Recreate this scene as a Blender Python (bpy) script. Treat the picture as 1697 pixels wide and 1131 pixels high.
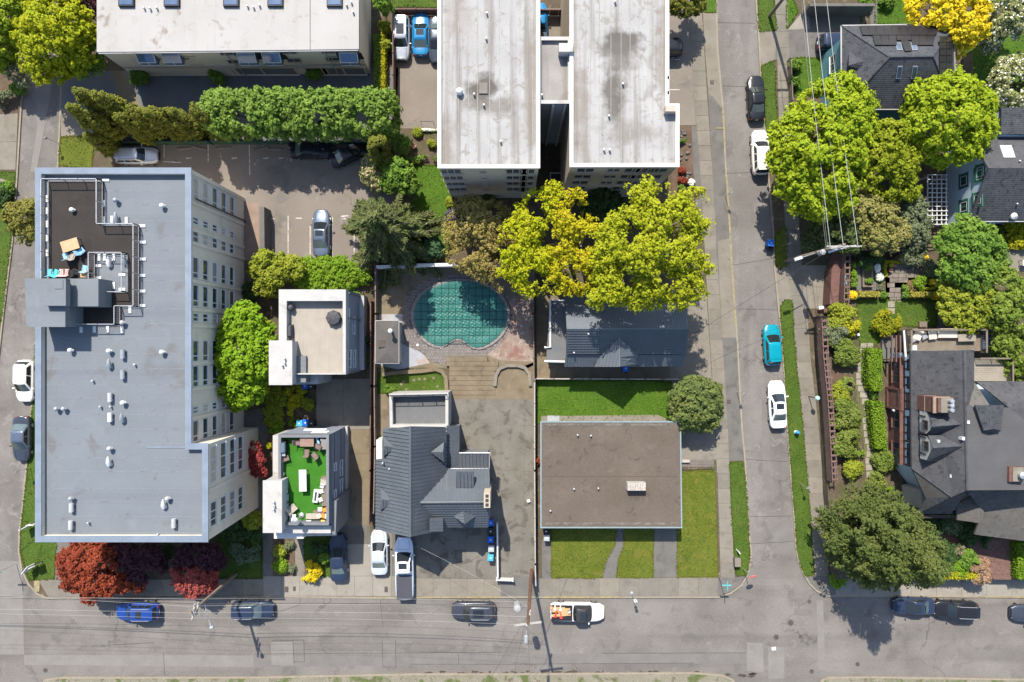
import bpy, math, random
import numpy as np
from mathutils import Vector
for o in list(bpy.data.objects): bpy.data.objects.remove(o)
random.seed(7); rng = np.random.default_rng(7)
SC = bpy.context.scene; COL = SC.collection
S = 15.5          # photo pixels per metre on the ground
H = 73.2          # camera height in metres
CX, CY = 848.5, 565.5
# ---------------------------------------------------------------- camera, sky, sun, exposure
cd = bpy.data.cameras.new('camera'); cam = bpy.data.objects.new('camera', cd); COL.objects.link(cam)
cam.location = (0, 0, H); cam.rotation_euler = (0, 0, 0)
cd.sensor_width = 36; cd.lens = 18 / ((1697 / 2 / S) / H); cd.clip_start = .5; cd.clip_end = 1000
SC.camera = cam
SUN_EL, SUN_AZ = math.radians(50.5), math.radians(-15.5)     # azimuth from +Y towards +X
wd = bpy.data.worlds.new('World'); SC.world = wd; wd.use_nodes = True
nt = wd.node_tree; nt.nodes.clear()
_o = nt.nodes.new('ShaderNodeOutputWorld'); _b = nt.nodes.new('ShaderNodeBackground'); _s = nt.nodes.new('ShaderNodeTexSky')
_s.sky_type = 'NISHITA'; _s.sun_disc = False; _s.sun_elevation = SUN_EL; _s.sun_rotation = SUN_AZ
_b.inputs['Strength'].default_value = .135
nt.links.new(_s.outputs[0], _b.inputs[0]); nt.links.new(_b.outputs[0], _o.inputs[0])
sd = bpy.data.lights.new('sun', 'SUN'); sd.energy = 4.4; sd.angle = math.radians(.5); sd.color = (1, .935, .835)
sun = bpy.data.objects.new('sun', sd); COL.objects.link(sun)
sv = Vector((math.sin(SUN_AZ) * math.cos(SUN_EL), math.cos(SUN_AZ) * math.cos(SUN_EL), math.sin(SUN_EL)))
sun.rotation_euler = (-sv).to_track_quat('-Z', 'Y').to_euler(); sun.location = (0, 0, 120)
SC.view_settings.view_transform = 'Standard'; SC.view_settings.look = 'None'
SC.view_settings.gamma = 1; SC.view_settings.use_curve_mapping = False; SC.view_settings.exposure = .97
SC.render.engine = 'CYCLES'
# ---------------------------------------------------------------- helpers
def W(px, py, h=0.):
    k = (1 - h / H) / S
    return ((px - CX) * k, (CY - py) * k)
def P(px, py, h=0.):
    x, y = W(px, py, h); return (x, y, h)
def PW(pts, h=0.): return [W(a, b, h) for a, b in pts]
def ray(px, py, p0, n):
    """point where the sight line of a photo pixel meets a plane"""
    d = Vector(((px - CX) / S, (CY - py) / S, -H)); o = Vector((0, 0, H)); n = Vector(n)
    t = (Vector(p0) - o).dot(n) / d.dot(n)
    return o + d * t
def plane(a, b, c):
    a, b, c = Vector(a), Vector(b), Vector(c)
    n = (b - a).cross(c - a).normalized()
    if n.z < 0: n = -n
    return a, n
class MB:
    def __init__(s): s.v = []; s.f = []; s.m = []
    def add(s, vs, fs, mi=0):
        o = len(s.v); s.v += [tuple(v) for v in vs]
        s.f += [tuple(i + o for i in f) for f in fs]; s.m += [mi] * len(fs); return s
    def prism(s, poly, z0, z1, mi=0):
        n = len(poly)
        if sum(poly[i][0] * poly[(i + 1) % n][1] - poly[(i + 1) % n][0] * poly[i][1] for i in range(n)) < 0: poly = poly[::-1]
        vs = [(x, y, z0) for x, y in poly] + [(x, y, z1) for x, y in poly]
        return s.add(vs, [tuple(range(n - 1, -1, -1)), tuple(range(n, 2 * n))] + [(i, (i + 1) % n, n + (i + 1) % n, n + i) for i in range(n)], mi)
    def loft(s, rings, mi=0, cap=(True, True)):
        n = len(rings[0]); vs = [p for r in rings for p in r]; fs = []
        for k in range(len(rings) - 1):
            for i in range(n):
                j = (i + 1) % n; fs.append((k * n + i, k * n + j, k * n + n + j, k * n + n + i))
        if cap[0]: fs.append(tuple(range(n - 1, -1, -1)))
        if cap[1]: fs.append(tuple(range((len(rings) - 1) * n, len(rings) * n)))
        return s.add(vs, fs, mi)
    def box(s, cx, cy, z0, lx, ly, lz, rot=0., mi=0, tap=1., bev=0.):
        c, q = math.cos(rot), math.sin(rot)
        def rect(fx, fy, z):
            return [(cx + x * c - y * q, cy + x * q + y * c, z) for x, y in ((-fx, -fy), (fx, -fy), (fx, fy), (-fx, fy))]
        r = [rect(lx / 2, ly / 2, z0)]
        if bev: r += [rect(lx / 2 * tap, ly / 2 * tap, z0 + lz - bev), rect(lx / 2 * tap - bev, ly / 2 * tap - bev, z0 + lz)]
        else: r += [rect(lx / 2 * tap, ly / 2 * tap, z0 + lz)]
        return s.loft(r, mi)
    def ring(s, x, y, z, r, n, ph=0.): return [(x + r * math.cos(ph + 2 * math.pi * i / n), y + r * math.sin(ph + 2 * math.pi * i / n), z) for i in range(n)]
    def lathe(s, x, y, prof, n=12, mi=0):
        return s.loft([s.ring(x, y, z, max(r, .001), n) for r, z in prof], mi)
    def tube(s, pts, r, n=6, mi=0):
        pts = [Vector(p) for p in pts]; R = r if isinstance(r, (list, tuple)) else [r] * len(pts); rings = []
        for i, p in enumerate(pts):
            t = (pts[min(i + 1, len(pts) - 1)] - pts[max(i - 1, 0)]).normalized()
            a = Vector((0, 0, 1)) if abs(t.z) < .9 else Vector((1, 0, 0))
            u = t.cross(a).normalized(); w = t.cross(u)
            rings.append([tuple(p + (u * math.cos(2 * math.pi * k / n) + w * math.sin(2 * math.pi * k / n)) * R[i]) for k in range(n)])
        return s.loft(rings, mi)
    def slab(s, poly, th, mi=0):
        """planar 3-d polygon made into a plate th thick (downwards)"""
        n = len(poly); vs = [tuple(p) for p in poly] + [(p[0], p[1], p[2] - th) for p in poly]
        a = sum(poly[i][0] * poly[(i + 1) % n][1] - poly[(i + 1) % n][0] * poly[i][1] for i in range(n))
        f = [tuple(range(n)), tuple(range(2 * n - 1, n - 1, -1))] + [(i, n + i, n + (i + 1) % n, (i + 1) % n) for i in range(n)]
        if a < 0: f = [x[::-1] for x in f]
        return s.add(vs, f, mi)
    def courses(s, poly, pitch, lip, mi=0, across=False, th=.12):
        """roof plane in overlapping courses; across: ribs that run down the slope"""
        s.slab(poly, th, mi)
        a, n = plane(*poly[:3]); d = Vector((0, 0, -1)) - n * n.dot(Vector((0, 0, -1)))
        d = d.normalized() if d.length > 1e-4 else Vector((0, -1, 0))
        if across: d = n.cross(d).normalized()
        pts = [Vector(p) for p in poly]; vv = [p.dot(d) for p in pts]; v = math.floor(min(vv) / pitch) * pitch; mx = max(vv)
        while v < mx:
            q = clip(clip(pts, d, v, 1), d, v + pitch, -1)
            if len(q) > 2:
                o = [p + n * (.004 + lip * max(0, min(1, (p.dot(d) - v) / pitch))) for p in q]
                if (o[1] - o[0]).cross(o[2] - o[0]).dot(n) < 0: o = o[::-1]
                s.add(o, [tuple(range(len(o)))], mi)
            v += pitch
        return s
def clip(pts, d, v, sg):
    out = []
    for i in range(len(pts)):
        p, q = pts[i], pts[(i + 1) % len(pts)]; a, b = (p.dot(d) - v) * sg, (q.dot(d) - v) * sg
        if a >= 0: out.append(p)
        if (a > 1e-7 and b < -1e-7) or (a < -1e-7 and b > 1e-7): out.append(p + (q - p) * (a / (a - b)))
    return out
ORG = {}
def mk(name, mb, mat, parent=None, smooth=False, kind=None, label=None, angle=.7):
    me = bpy.data.meshes.new(name); o = ORG.get(parent.name, Vector()) if parent else Vector()
    me.from_pydata([(v[0] - o.x, v[1] - o.y, v[2] - o.z) for v in mb.v], [], mb.f)
    mats = mat if isinstance(mat, (list, tuple)) else [mat]
    for m in mats: me.materials.append(m)
    if len(mats) > 1: me.polygons.foreach_set('material_index', mb.m)
    if smooth: me.shade_smooth(); me.set_sharp_from_angle(angle=angle)
    ob = bpy.data.objects.new(name, me); COL.objects.link(ob); ob.parent = parent; ORG[ob.name] = o
    if kind: ob['kind'] = kind
    if label: ob['label'] = label
    return ob
def struct(name, mb, mat, **k): return mk(name, mb, mat, kind='structure', **k)
def thing(name, label, cat, loc=(0, 0, 0), group=None):
    o = bpy.data.objects.new(name, None); COL.objects.link(o); o.location = loc; o.empty_display_size = .3
    o['label'] = label; o['category'] = cat
    if group: o['group'] = group
    ORG[o.name] = Vector(loc); return o
def solo(name, mb, mat, label, cat, group=None, **k):
    """a thing that is one mesh: origin at the middle of its base"""
    a = np.array(mb.v); c = ((a[:, 0].min() + a[:, 0].max()) / 2, (a[:, 1].min() + a[:, 1].max()) / 2, a[:, 2].min())
    mb.v = [tuple(x) for x in (a - np.array(c))]
    ob = mk(name, mb, mat, **k); ob.location = c; ob['label'] = label; ob['category'] = cat; ORG[ob.name] = Vector(c)
    if group: ob['group'] = group
    return ob
def dup(o, loc, rz=0., label=None, parent=None):
    c = o.copy(); COL.objects.link(c); c.parent = parent
    if parent is None:
        c.location = loc; c.rotation_euler = (0, 0, rz); ORG[c.name] = Vector(loc)
        if label: c['label'] = label
    for ch in o.children: dup(ch, None, 0, None, c)
    return c
# ---------------------------------------------------------------- materials
MATS = {}
def M(name, c1, c2=None, scale=.6, rough=.85, fine=.25, fscale=9., bump=.15, metal=0., spec=.25, stain=None, streak=None, crack=None, coat=0., blobs=None):
    if name in MATS: return MATS[name]
    m = bpy.data.materials.new(name); MATS[name] = m; m.use_nodes = True; t = m.node_tree; N = t.nodes; L = t.links
    b = N['Principled BSDF']; b.inputs['Roughness'].default_value = rough; b.inputs['Metallic'].default_value = metal
    b.inputs['Specular IOR Level'].default_value = spec; b.inputs['Coat Weight'].default_value = coat; b.inputs['Coat Roughness'].default_value = .05
    g = N.new('ShaderNodeNewGeometry')
    def noise(sc, det=5, vec=None, dis=0.):
        n = N.new('ShaderNodeTexNoise'); n.inputs['Scale'].default_value = sc; n.inputs['Detail'].default_value = det; n.inputs['Distortion'].default_value = dis
        L.new(vec or g.outputs['Position'], n.inputs['Vector']); return n.outputs['Fac']
    def rng_(src, a, b_, c=0., d=1.):
        r = N.new('ShaderNodeMapRange'); r.inputs[1].default_value = a; r.inputs[2].default_value = b_; r.inputs[3].default_value = c; r.inputs[4].default_value = d
        L.new(src, r.inputs[0]); return r.outputs[0]
    def mix(f, a, b_, mode='MIX'):
        x = N.new('ShaderNodeMix'); x.data_type = 'RGBA'; x.blend_type = mode
        if isinstance(f, float): x.inputs[0].default_value = f
        else: L.new(f, x.inputs[0])
        for i, q in ((6, a), (7, b_)):
            if isinstance(q, tuple): x.inputs[i].default_value = (*q, 1)
            else: L.new(q, x.inputs[i])
        return x.outputs[2]
    c2 = c2 or tuple(min(1, x * 1.25) for x in c1)
    col = mix(rng_(noise(scale), .3, .7), tuple(c1), tuple(c2))
    if streak:
        mp = N.new('ShaderNodeMapping'); mp.inputs['Scale'].default_value = streak[1]; L.new(g.outputs['Position'], mp.inputs[0])
        col = mix(rng_(noise(1, 6, mp.outputs[0]), .48, .72, 0, streak[2]), col, tuple(streak[0]))
    for st in (stain or []):
        col = mix(rng_(noise(st[1], 8, None, st[4] if len(st) > 4 else .4), st[2], st[2] + st[3], 0, st[5] if len(st) > 5 else .85), col, tuple(st[0]))
    for (px, py, hz, rx, ry, bc, bs) in (blobs or []):     # single stains: a wobbly spot round one place
        wn = N.new('ShaderNodeTexNoise'); wn.inputs['Scale'].default_value = .9; wn.inputs['Detail'].default_value = 6; L.new(g.outputs['Position'], wn.inputs['Vector'])
        a1 = N.new('ShaderNodeVectorMath'); a1.operation = 'SUBTRACT'; a1.inputs[1].default_value = (*W(px, py, hz), hz); L.new(g.outputs['Position'], a1.inputs[0])
        a2 = N.new('ShaderNodeVectorMath'); a2.operation = 'MULTIPLY'; a2.inputs[1].default_value = (1 / rx, 1 / ry, 0); L.new(a1.outputs[0], a2.inputs[0])
        a3 = N.new('ShaderNodeVectorMath'); a3.operation = 'LENGTH'; L.new(a2.outputs[0], a3.inputs[0])
        a4 = N.new('ShaderNodeMath'); a4.operation = 'MULTIPLY_ADD'; a4.inputs[1].default_value = 1.7; L.new(wn.outputs['Fac'], a4.inputs[0]); L.new(a3.outputs['Value'], a4.inputs[2])
        col = mix(rng_(a4.outputs[0], 1.25, 1.85, bs, 0), col, tuple(bc))
    if crack:
        v = N.new('ShaderNodeTexVoronoi'); v.feature = 'DISTANCE_TO_EDGE'; v.inputs['Scale'].default_value = crack[1]
        w = N.new('ShaderNodeTexNoise'); w.inputs['Scale'].default_value = 1.1; w.inputs['Detail'].default_value = 4
        L.new(g.outputs['Position'], w.inputs['Vector'])
        av = N.new('ShaderNodeVectorMath'); av.operation = 'MULTIPLY_ADD'; av.inputs[1].default_value = (1.6, 1.6, 1.6)
        L.new(w.outputs['Color'], av.inputs[0]); L.new(g.outputs['Position'], av.inputs[2]); L.new(av.outputs[0], v.inputs['Vector'])
        ml = N.new('ShaderNodeMath'); ml.operation = 'MULTIPLY'
        L.new(rng_(v.outputs['Distance'], 0, crack[2], 1, 0), ml.inputs[0]); L.new(rng_(noise(.12, 2), .52, .64, 0, .6), ml.inputs[1])
        col = mix(ml.outputs[0], col, tuple(crack[0]))
    f = noise(fscale, 4); fr = rng_(f, .25, .75, 1 - fine, 1 + fine)
    gr = N.new('ShaderNodeCombineColor')
    for i in range(3): L.new(fr, gr.inputs[i])
    col = mix(1., col, gr.outputs[0], 'MULTIPLY')
    L.new(col, b.inputs['Base Color'])
    if bump:
        bp = N.new('ShaderNodeBump'); bp.inputs['Strength'].default_value = bump; bp.inputs['Distance'].default_value = .05
        L.new(f, bp.inputs['Height']); L.new(bp.outputs[0], b.inputs['Normal'])
    return m
def LEAF(name, c1, c2, c3=None, tr=.3):
    if name in MATS: return MATS[name]
    c3 = c3 or tuple(x * .6 for x in c1)
    c1, c2, c3 = [(min(.85, c[0] * 1.42), min(.85, c[1] * 1.34), min(.8, c[2] * 1.25)) for c in (c1, c2, c3)]
    m = bpy.data.materials.new(name); MATS[name] = m; m.use_nodes = True; t = m.node_tree; N = t.nodes; L = t.links; N.clear()
    g = N.new('ShaderNodeNewGeometry'); n = N.new('ShaderNodeTexNoise'); n.inputs['Scale'].default_value = .55; n.inputs['Detail'].default_value = 5
    L.new(g.outputs['Position'], n.inputs['Vector'])
    r = N.new('ShaderNodeMapRange'); r.inputs[1].default_value = .3; r.inputs[2].default_value = .7; L.new(n.outputs['Fac'], r.inputs[0])
    a = N.new('ShaderNodeMix'); a.data_type = 'RGBA'; a.inputs[6].default_value = (*c1, 1); a.inputs[7].default_value = (*c2, 1); L.new(r.outputs[0], a.inputs[0])
    b = N.new('ShaderNodeMix'); b.data_type = 'RGBA'; L.new(a.outputs[2], b.inputs[6]); b.inputs[7].default_value = (*(c3 or tuple(x * .55 for x in c1)), 1)
    q = N.new('ShaderNodeMapRange'); q.inputs[1].default_value = .55; q.inputs[2].default_value = 1.; q.inputs[4].default_value = .8; L.new(g.outputs['Random Per Island'], q.inputs[0]); L.new(q.outputs[0], b.inputs[0])
    d = N.new('ShaderNodeBsdfPrincipled'); d.inputs['Roughness'].default_value = .6; d.inputs['Specular IOR Level'].default_value = .08; L.new(b.outputs[2], d.inputs['Base Color'])
    tl = N.new('ShaderNodeBsdfTranslucent'); L.new(b.outputs[2], tl.inputs[0])
    x = N.new('ShaderNodeMixShader'); x.inputs[0].default_value = tr; L.new(d.outputs[0], x.inputs[1]); L.new(tl.outputs[0], x.inputs[2])
    o = N.new('ShaderNodeOutputMaterial'); L.new(x.outputs[0], o.inputs[0]); return m
def paint(name, c, rough=.25, metal=.0): return M(name, c, tuple(x * 1.06 for x in c), 2, rough, .03, 20, 0, metal, .35, coat=.2)
def plain(name, c, rough=.6, metal=0., fine=.12): return M(name, c, tuple(min(1, x * 1.15) for x in c), 1.5, rough, fine, 7, .05, metal)
# ---------------------------------------------------------------- foliage
def leafmesh(name, cen, nor, size, mat, parent, asp=1.5, kind=None, along=None):
    n = len(cen)
    if along is None:
        r = rng.normal(size=(n, 3))
    else: r = along
    t1 = r - nor * (r * nor).sum(1, keepdims=True); t1 /= np.linalg.norm(t1, axis=1, keepdims=True) + 1e-9
    t2 = np.cross(nor, t1); a = (size * asp / 2)[:, None]; b = (size / 2)[:, None]
    lift = nor * (size * .18)[:, None]
    v = np.empty((n, 4, 3)); v[:, 0] = cen - t1 * a; v[:, 1] = cen + t2 * b + lift; v[:, 2] = cen + t1 * a; v[:, 3] = cen - t2 * b + lift
    v = v.reshape(-1, 3) - np.array(ORG.get(parent.name, Vector()) if parent else (0, 0, 0))
    me = bpy.data.meshes.new(name); me.vertices.add(4 * n); me.vertices.foreach_set('co', v.astype(np.float32).ravel())
    me.loops.add(4 * n); me.loops.foreach_set('vertex_index', np.arange(4 * n, dtype=np.int32))
    me.polygons.add(n); me.polygons.foreach_set('loop_start', np.arange(0, 4 * n, 4, dtype=np.int32))
    me.update(calc_edges=True); me.validate()
    me.materials.append(mat)
    ob = bpy.data.objects.new(name, me); COL.objects.link(ob); ob.parent = parent
    ORG[ob.name] = ORG.get(parent.name, Vector()) if parent else Vector()
    if kind: ob['kind'] = kind
    return ob
def sph(n, zmin=-1.):
    z = rng.uniform(zmin, 1, n); a = rng.uniform(0, 2 * np.pi, n); q = np.sqrt(1 - z * z)
    return np.stack([q * np.cos(a), q * np.sin(a), z], 1)
def crownpts(lobes, rc, leaf, dens=1., pw=2., cover=1.6, up=.6, zmin=-.35, rag=.0):
    """clumps of leaves over the outside of a set of ellipsoids"""
    C, Nn, Z = [], [], []
    for li, (x, y, z, rx, ry, rz) in enumerate(lobes):
        r = (rx + ry + rz) / 3
        nc = max(6, int(4 * math.pi * r * r * .65 / (rc * rc) * cover * .55))
        d = sph(nc, zmin); q = d / (np.abs(d) ** pw).sum(1, keepdims=True) ** (1 / pw)
        c = np.array([x, y, z]) + q * np.array([rx, ry, rz]) * rng.uniform(.72 - .25 * rag, 1.0 + .28 * rag, (nc, 1))
        keep = np.ones(nc, bool)
        if rag: g = np.sin(c[:, 0] * 1.7 + 1.3 * np.sin(c[:, 1] * 1.1)) + np.sin(c[:, 1] * 1.9 + 1.1 * np.sin(c[:, 2] * 1.3)) + .6 * np.sin(c[:, 2] * 2.1 + c[:, 0]); keep = g > 1.1 * rag - 1.9
        for lj, (x2, y2, z2, a2, b2, c2) in enumerate(lobes):
            if lj != li: keep &= ((((c - np.array([x2, y2, z2])) / np.array([a2, b2, c2])) ** 2).sum(1) > .5)
        c = c[keep]; d = d[keep]; m = len(c)
        if not m: continue
        k = max(5, int(2.6 * dens * rc * rc * 3.14 / (leaf * leaf)))
        e = sph(m * k, -.45); cc = np.repeat(c, k, 0); dd = np.repeat(d, k, 0)
        rr = rc * np.repeat(rng.uniform(.6 - .2 * rag, 1.2 + .35 * rag, m), k)[:, None]
        p = cc + e * rr * rng.uniform(.55, 1.05, (m * k, 1)) * np.array([1, 1, .8])
        nn = e * .8 + dd * .3 + rng.normal(size=e.shape) * .45 + np.array([0, 0, up]); nn /= np.linalg.norm(nn, axis=1, keepdims=True)
        C.append(p); Nn.append(nn); Z.append(leaf * rng.uniform(.65, 1.35, m * k))
    return np.concatenate(C), np.concatenate(Nn), np.concatenate(Z)
LEAFCOUNT = [0]
def tree(name, label, cat, base, lobes, mat, rc=.42, leaf=.2, trunk=.2, bark=None, z0=0., dens=1., pw=2., group=None, stem='trunk', up=.6, extra=None, flat=1., rag=.35):
    """lobes: (px, py, radius px, centre height[, rz metres]) as seen in the photograph"""
    bx, by = W(*base, z0); t = thing(name, label, cat, (bx, by, z0), group)
    L = []
    for l in lobes:
        x, y = W(l[0], l[1], l[3]); r = l[2] / S * (1 - l[3] / H); L.append((x, y, l[3], r, r, l[4] if len(l) > 4 else r * .8 * flat))
    bark = bark or MATS['bark']; mb = MB(); hc = L[0][2]
    tops = sorted(L, key=lambda l: -l[3])[:5]
    top = (bx * .5 + L[0][0] * .5, by * .5 + L[0][1] * .5, z0 + (hc - z0) * .55)
    mb.tube([(bx, by, z0 - .1), (bx * .8 + top[0] * .2, by * .8 + top[1] * .2, z0 + (hc - z0) * .25), top], [trunk * 1.35, trunk, trunk * .75], 8)
    for l in tops:
        e = (l[0] + rng.normal() * .2, l[1] + rng.normal() * .2, l[2] + l[5] * .35)
        m_ = tuple((top[i] + e[i]) / 2 + rng.normal() * .25 for i in range(3))
        mb.tube([top, m_, e], [trunk * .6, trunk * .42, trunk * .12], 6)
        for q in range(3):
            d = sph(1, 0.)[0]; e2 = (l[0] + d[0] * l[3] * .85, l[1] + d[1] * l[4] * .85, l[2] + d[2] * l[5] * .8)
            mb.tube([m_, tuple((m_[i] + e2[i]) / 2 + rng.normal() * .15 for i in range(3)), e2], [trunk * .35, trunk * .22, trunk * .06], 5)
    mk(stem, mb, bark, t, smooth=True)
    c, n, s = crownpts(L, rc, leaf, dens, pw, up=up, rag=rag); ok = c[:, 2] > z0 + .03
    c, n, s = c[ok], n[ok], s[ok]
    LEAFCOUNT[0] += len(c)
    leafmesh('crown', c, n, s, mat, t)
    if extra:
        k = rng.random(len(c)) < extra[1]; leafmesh('blossom', c[k] + n[k] * .05, n[k], s[k] * extra[2], extra[0], t, asp=1.)
    return t
def shrub(name, label, px, py, r, h, mat, rc=.22, leaf=.13, z0=0., group=None, cat='shrub', dens=1., pw=2.2, ry=None, **k):
    """one low rounded shrub; r in px, h in metres"""
    x, y = W(px, py, z0 + h * .6); t = thing(name, label, cat, (x, y, z0), group); R = r / S; Ry = (ry or r) / S
    mb = MB()
    for i in range(4):
        a = i * 1.6 + rng.random(); mb.tube([(x, y, z0 - .05), (x + math.cos(a) * R * .3, y + math.sin(a) * Ry * .3, z0 + h * .4), (x + math.cos(a) * R * .6, y + math.sin(a) * Ry * .6, z0 + h * .75)], [.05, .035, .012], 5)
    mk('stem', mb, MATS['bark'], t)
    rr = min(R, Ry); L = [(x, y, z0 + h * .45, R * .74, Ry * .74, h * .46)]
    for i in range(int(5 + R * 3)):
        a = i * 2.4 + rng.uniform(-.6, .6); q = rng.uniform(.4, .78)
        L.append((x + math.cos(a) * R * q, y + math.sin(a) * Ry * q, z0 + h * rng.uniform(.35, .66), rr * rng.uniform(.25, .46), rr * rng.uniform(.25, .46), h * rng.uniform(.25, .42)))
    c, n, s = crownpts(L, rc * .85, leaf, dens * .85, pw, rag=.7); ok = c[:, 2] > z0 + .02; LEAFCOUNT[0] += int(ok.sum())
    leafmesh('foliage', c[ok], n[ok], s[ok], mat, t); return t
def hedge(name, label, poly, h, mat, rc=.16, leaf=.11, z0=0., group=None, wob=.08, dens=1., cat='hedge'):
    """clipped hedge over a px polygon (its top outline): leaves over top and sides, stems inside"""
    pw_ = PW(poly, z0 + h); a = np.array(pw_); lo, hi = a.min(0), a.max(0); c0 = a.mean(0)
    t = thing(name, label, cat, (c0[0], c0[1], z0), group)
    n = len(pw_); area = abs(sum(pw_[i][0] * pw_[(i + 1) % n][1] - pw_[(i + 1) % n][0] * pw_[i][1] for i in range(n))) / 2
    def inside(p):
        r = np.zeros(len(p), bool)
        for i in range(n):
            (x1, y1), (x2, y2) = pw_[i], pw_[(i + 1) % n]
            k = ((y1 > p[:, 1]) != (y2 > p[:, 1])) & (p[:, 0] < (x2 - x1) * (p[:, 1] - y1) / (y2 - y1 + 1e-12) + x1); r ^= k
        return r
    kk = 3.2 * dens / (leaf * leaf); p = rng.uniform(lo, hi, (int(kk * (hi - lo).prod()), 2)); p = p[inside(p)]
    z = z0 + h + wob * 2 * (np.sin(p[:, 0] * 3.1) * np.sin(p[:, 1] * 3.7 + 1) * .5) + rng.normal(size=len(p)) * wob
    C = [np.column_stack([p, z])]; Nn = [np.tile([0, 0, 1.], (len(p), 1)) + rng.normal(size=(len(p), 3)) * .55]
    for i in range(n):
        (x1, y1), (x2, y2) = pw_[i], pw_[(i + 1) % n]; l = math.hypot(x2 - x1, y2 - y1); m = int(kk * l * h * .6)
        if m < 1: continue
        u = rng.random(m); q = np.column_stack([x1 + (x2 - x1) * u, y1 + (y2 - y1) * u, z0 + h * rng.random(m)]); nn = np.array([y2 - y1, x1 - x2, 0]) / l
        if nn[:2] @ (np.array([(x1 + x2) / 2, (y1 + y2) / 2]) - c0) < 0: nn = -nn
        q += nn * rng.normal(size=(m, 1)) * wob - nn * .03; C.append(q); Nn.append(nn + rng.normal(size=(m, 3)) * .5)
    C = np.concatenate(C); Nn = np.concatenate(Nn); Nn /= np.linalg.norm(Nn, axis=1, keepdims=True)
    mb = MB()
    for i in range(n):
        x, y = (pw_[i][0] * .7 + c0[0] * .3, pw_[i][1] * .7 + c0[1] * .3); mb.tube([(x, y, z0 - .05), (x, y, z0 + h * .85)], [.05, .02], 5)
    q = [(c0[0] + (x - c0[0]) * .9, c0[1] + (y - c0[1]) * .9) for x, y in pw_]; mb.prism(q, z0 + h * .3, z0 + h * .84)
    mk('branches', mb, MATS['twigs'], t); LEAFCOUNT[0] += len(C)
    leafmesh('foliage', C, Nn, leaf * rng.uniform(.7, 1.3, len(C)), mat, t); return t
def conifer(name, label, base, h, R, mat, z0=0., zlow=.8, group=None, step=.38, dens=1., droop=.25, leaf=.2, prof=.85):
    bx, by = W(*base, z0); t = thing(name, label, 'tree', (bx, by, z0), group); mb = MB()
    mb.tube([(bx, by, z0 - .1), (bx, by, z0 + h * .5), (bx, by, z0 + h)], [.28, .17, .03], 8); C, D, Z = [], [], []; z = zlow
    while z < h - .1:
        L = R * (1 - z / h) ** prof + .15; nb = 7 if L > 1.2 else 5; ph = rng.uniform(0, 6)
        for i in range(nb):
            a = ph + i * 6.283 / nb + rng.normal() * .15; l = L * rng.uniform(.6, 1.25); up = .12 if z < h * .7 else .5
            tip = (bx + math.cos(a) * l, by + math.sin(a) * l, z0 + z + l * (up - droop))
            mb.tube([(bx, by, z0 + z), (bx + math.cos(a) * l * .6, by + math.sin(a) * l * .6, z0 + z + l * up * .5), tip], [.05, .035, .01], 4)
            m = int(l * 55 * dens); u = np.sqrt(rng.uniform(.04, 1.05, m)); sp = (1 - u * .9) * l * .24
            lat = rng.normal(size=m) * sp * .55; x = u * l
            p = np.column_stack([bx + math.cos(a) * x - math.sin(a) * lat, by + math.sin(a) * x + math.cos(a) * lat, z0 + z + x * up * .8 - u * u * l * droop - np.abs(lat) * .25 + rng.normal(size=m) * .07])
            dv = np.column_stack([math.cos(a) * np.ones(m) - math.sin(a) * np.sign(lat) * .7, math.sin(a) * np.ones(m) + math.cos(a) * np.sign(lat) * .7, -.35 * np.ones(m)]) + rng.normal(size=(m, 3)) * .25
            C.append(p); D.append(dv); Z.append(leaf * rng.uniform(.6, 1.3, m))
        z += step * rng.uniform(.85, 1.15)
    mk('trunk', mb, MATS['bark'], t, smooth=True); C = np.concatenate(C); D = np.concatenate(D); Z = np.concatenate(Z)
    n = rng.normal(size=C.shape) * .5 + np.array([0, 0, 1.]); n /= np.linalg.norm(n, axis=1, keepdims=True); LEAFCOUNT[0] += len(C)
    leafmesh('crown', C, n, Z, mat, t, asp=3.4, along=D); return t
# ---------------------------------------------------------------- materials of the place
ASP = M('asphalt', (.12, .108, .097), (.172, .158, .143), .22, .9, .2, 9, .25, streak=((.092, .084, .077), (.035, .55, 1), .6), stain=[((.085, .078, .072), .5, .56, .12, .6, .5), ((.2, .187, .17), .9, .6, .14, 1.2, .45)], crack=((.05, .046, .042), .11, .011))
ASPV = M('asphalt_cross', (.12, .109, .099), (.172, .159, .145), .22, .9, .2, 9, .25, streak=((.095, .087, .08), (.55, .03, 1), .65), stain=[((.085, .078, .072), .5, .56, .12, .6, .5), ((.21, .198, .182), .9, .58, .14, 1.2, .55)], crack=((.05, .046, .042), .13, .012))
ASP2 = M('asphalt_lot', (.15, .128, .108), (.185, .16, .135), .3, .9, .16, 12, .25, stain=[((.09, .085, .085), .35, .58, .14, .5, .5), ((.24, .21, .175), .8, .62, .12, 1, .5)], crack=((.05, .045, .04), .16, .01))
ASPD = M('asphalt_dark', (0.1, 0.105, 0.11), (0.13, 0.132, 0.132), .4, .9, .16, 12, .2, stain=[((.14, .1, .085), .3, .55, .15, .5, .5)], crack=((.03, .03, .03), .2, .01))
ASPW = M('asphalt_worn', (0.112, 0.102, 0.085), (0.158, 0.145, 0.124), .45, .92, .22, 10, .3, stain=[((.06, .053, .043), .7, .53, .1, 1, .6), ((.17, .152, .122), .5, .6, .12, 1.5, .5)], crack=((.055, .05, .04), .35, .02))
CON = M('concrete', (0.155, 0.138, 0.11), (0.19, 0.17, 0.14), .7, .9, .13, 12, .15, stain=[((.105, .092, .075), 1.1, .55, .15, .6, .5)])
CONB = M('concrete_aged', (.135, .122, .1), (.17, .153, .127), .7, .9, .13, 12, .15, stain=[((.1, .09, .075), 1.1, .55, .15, .6, .5)])
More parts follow.
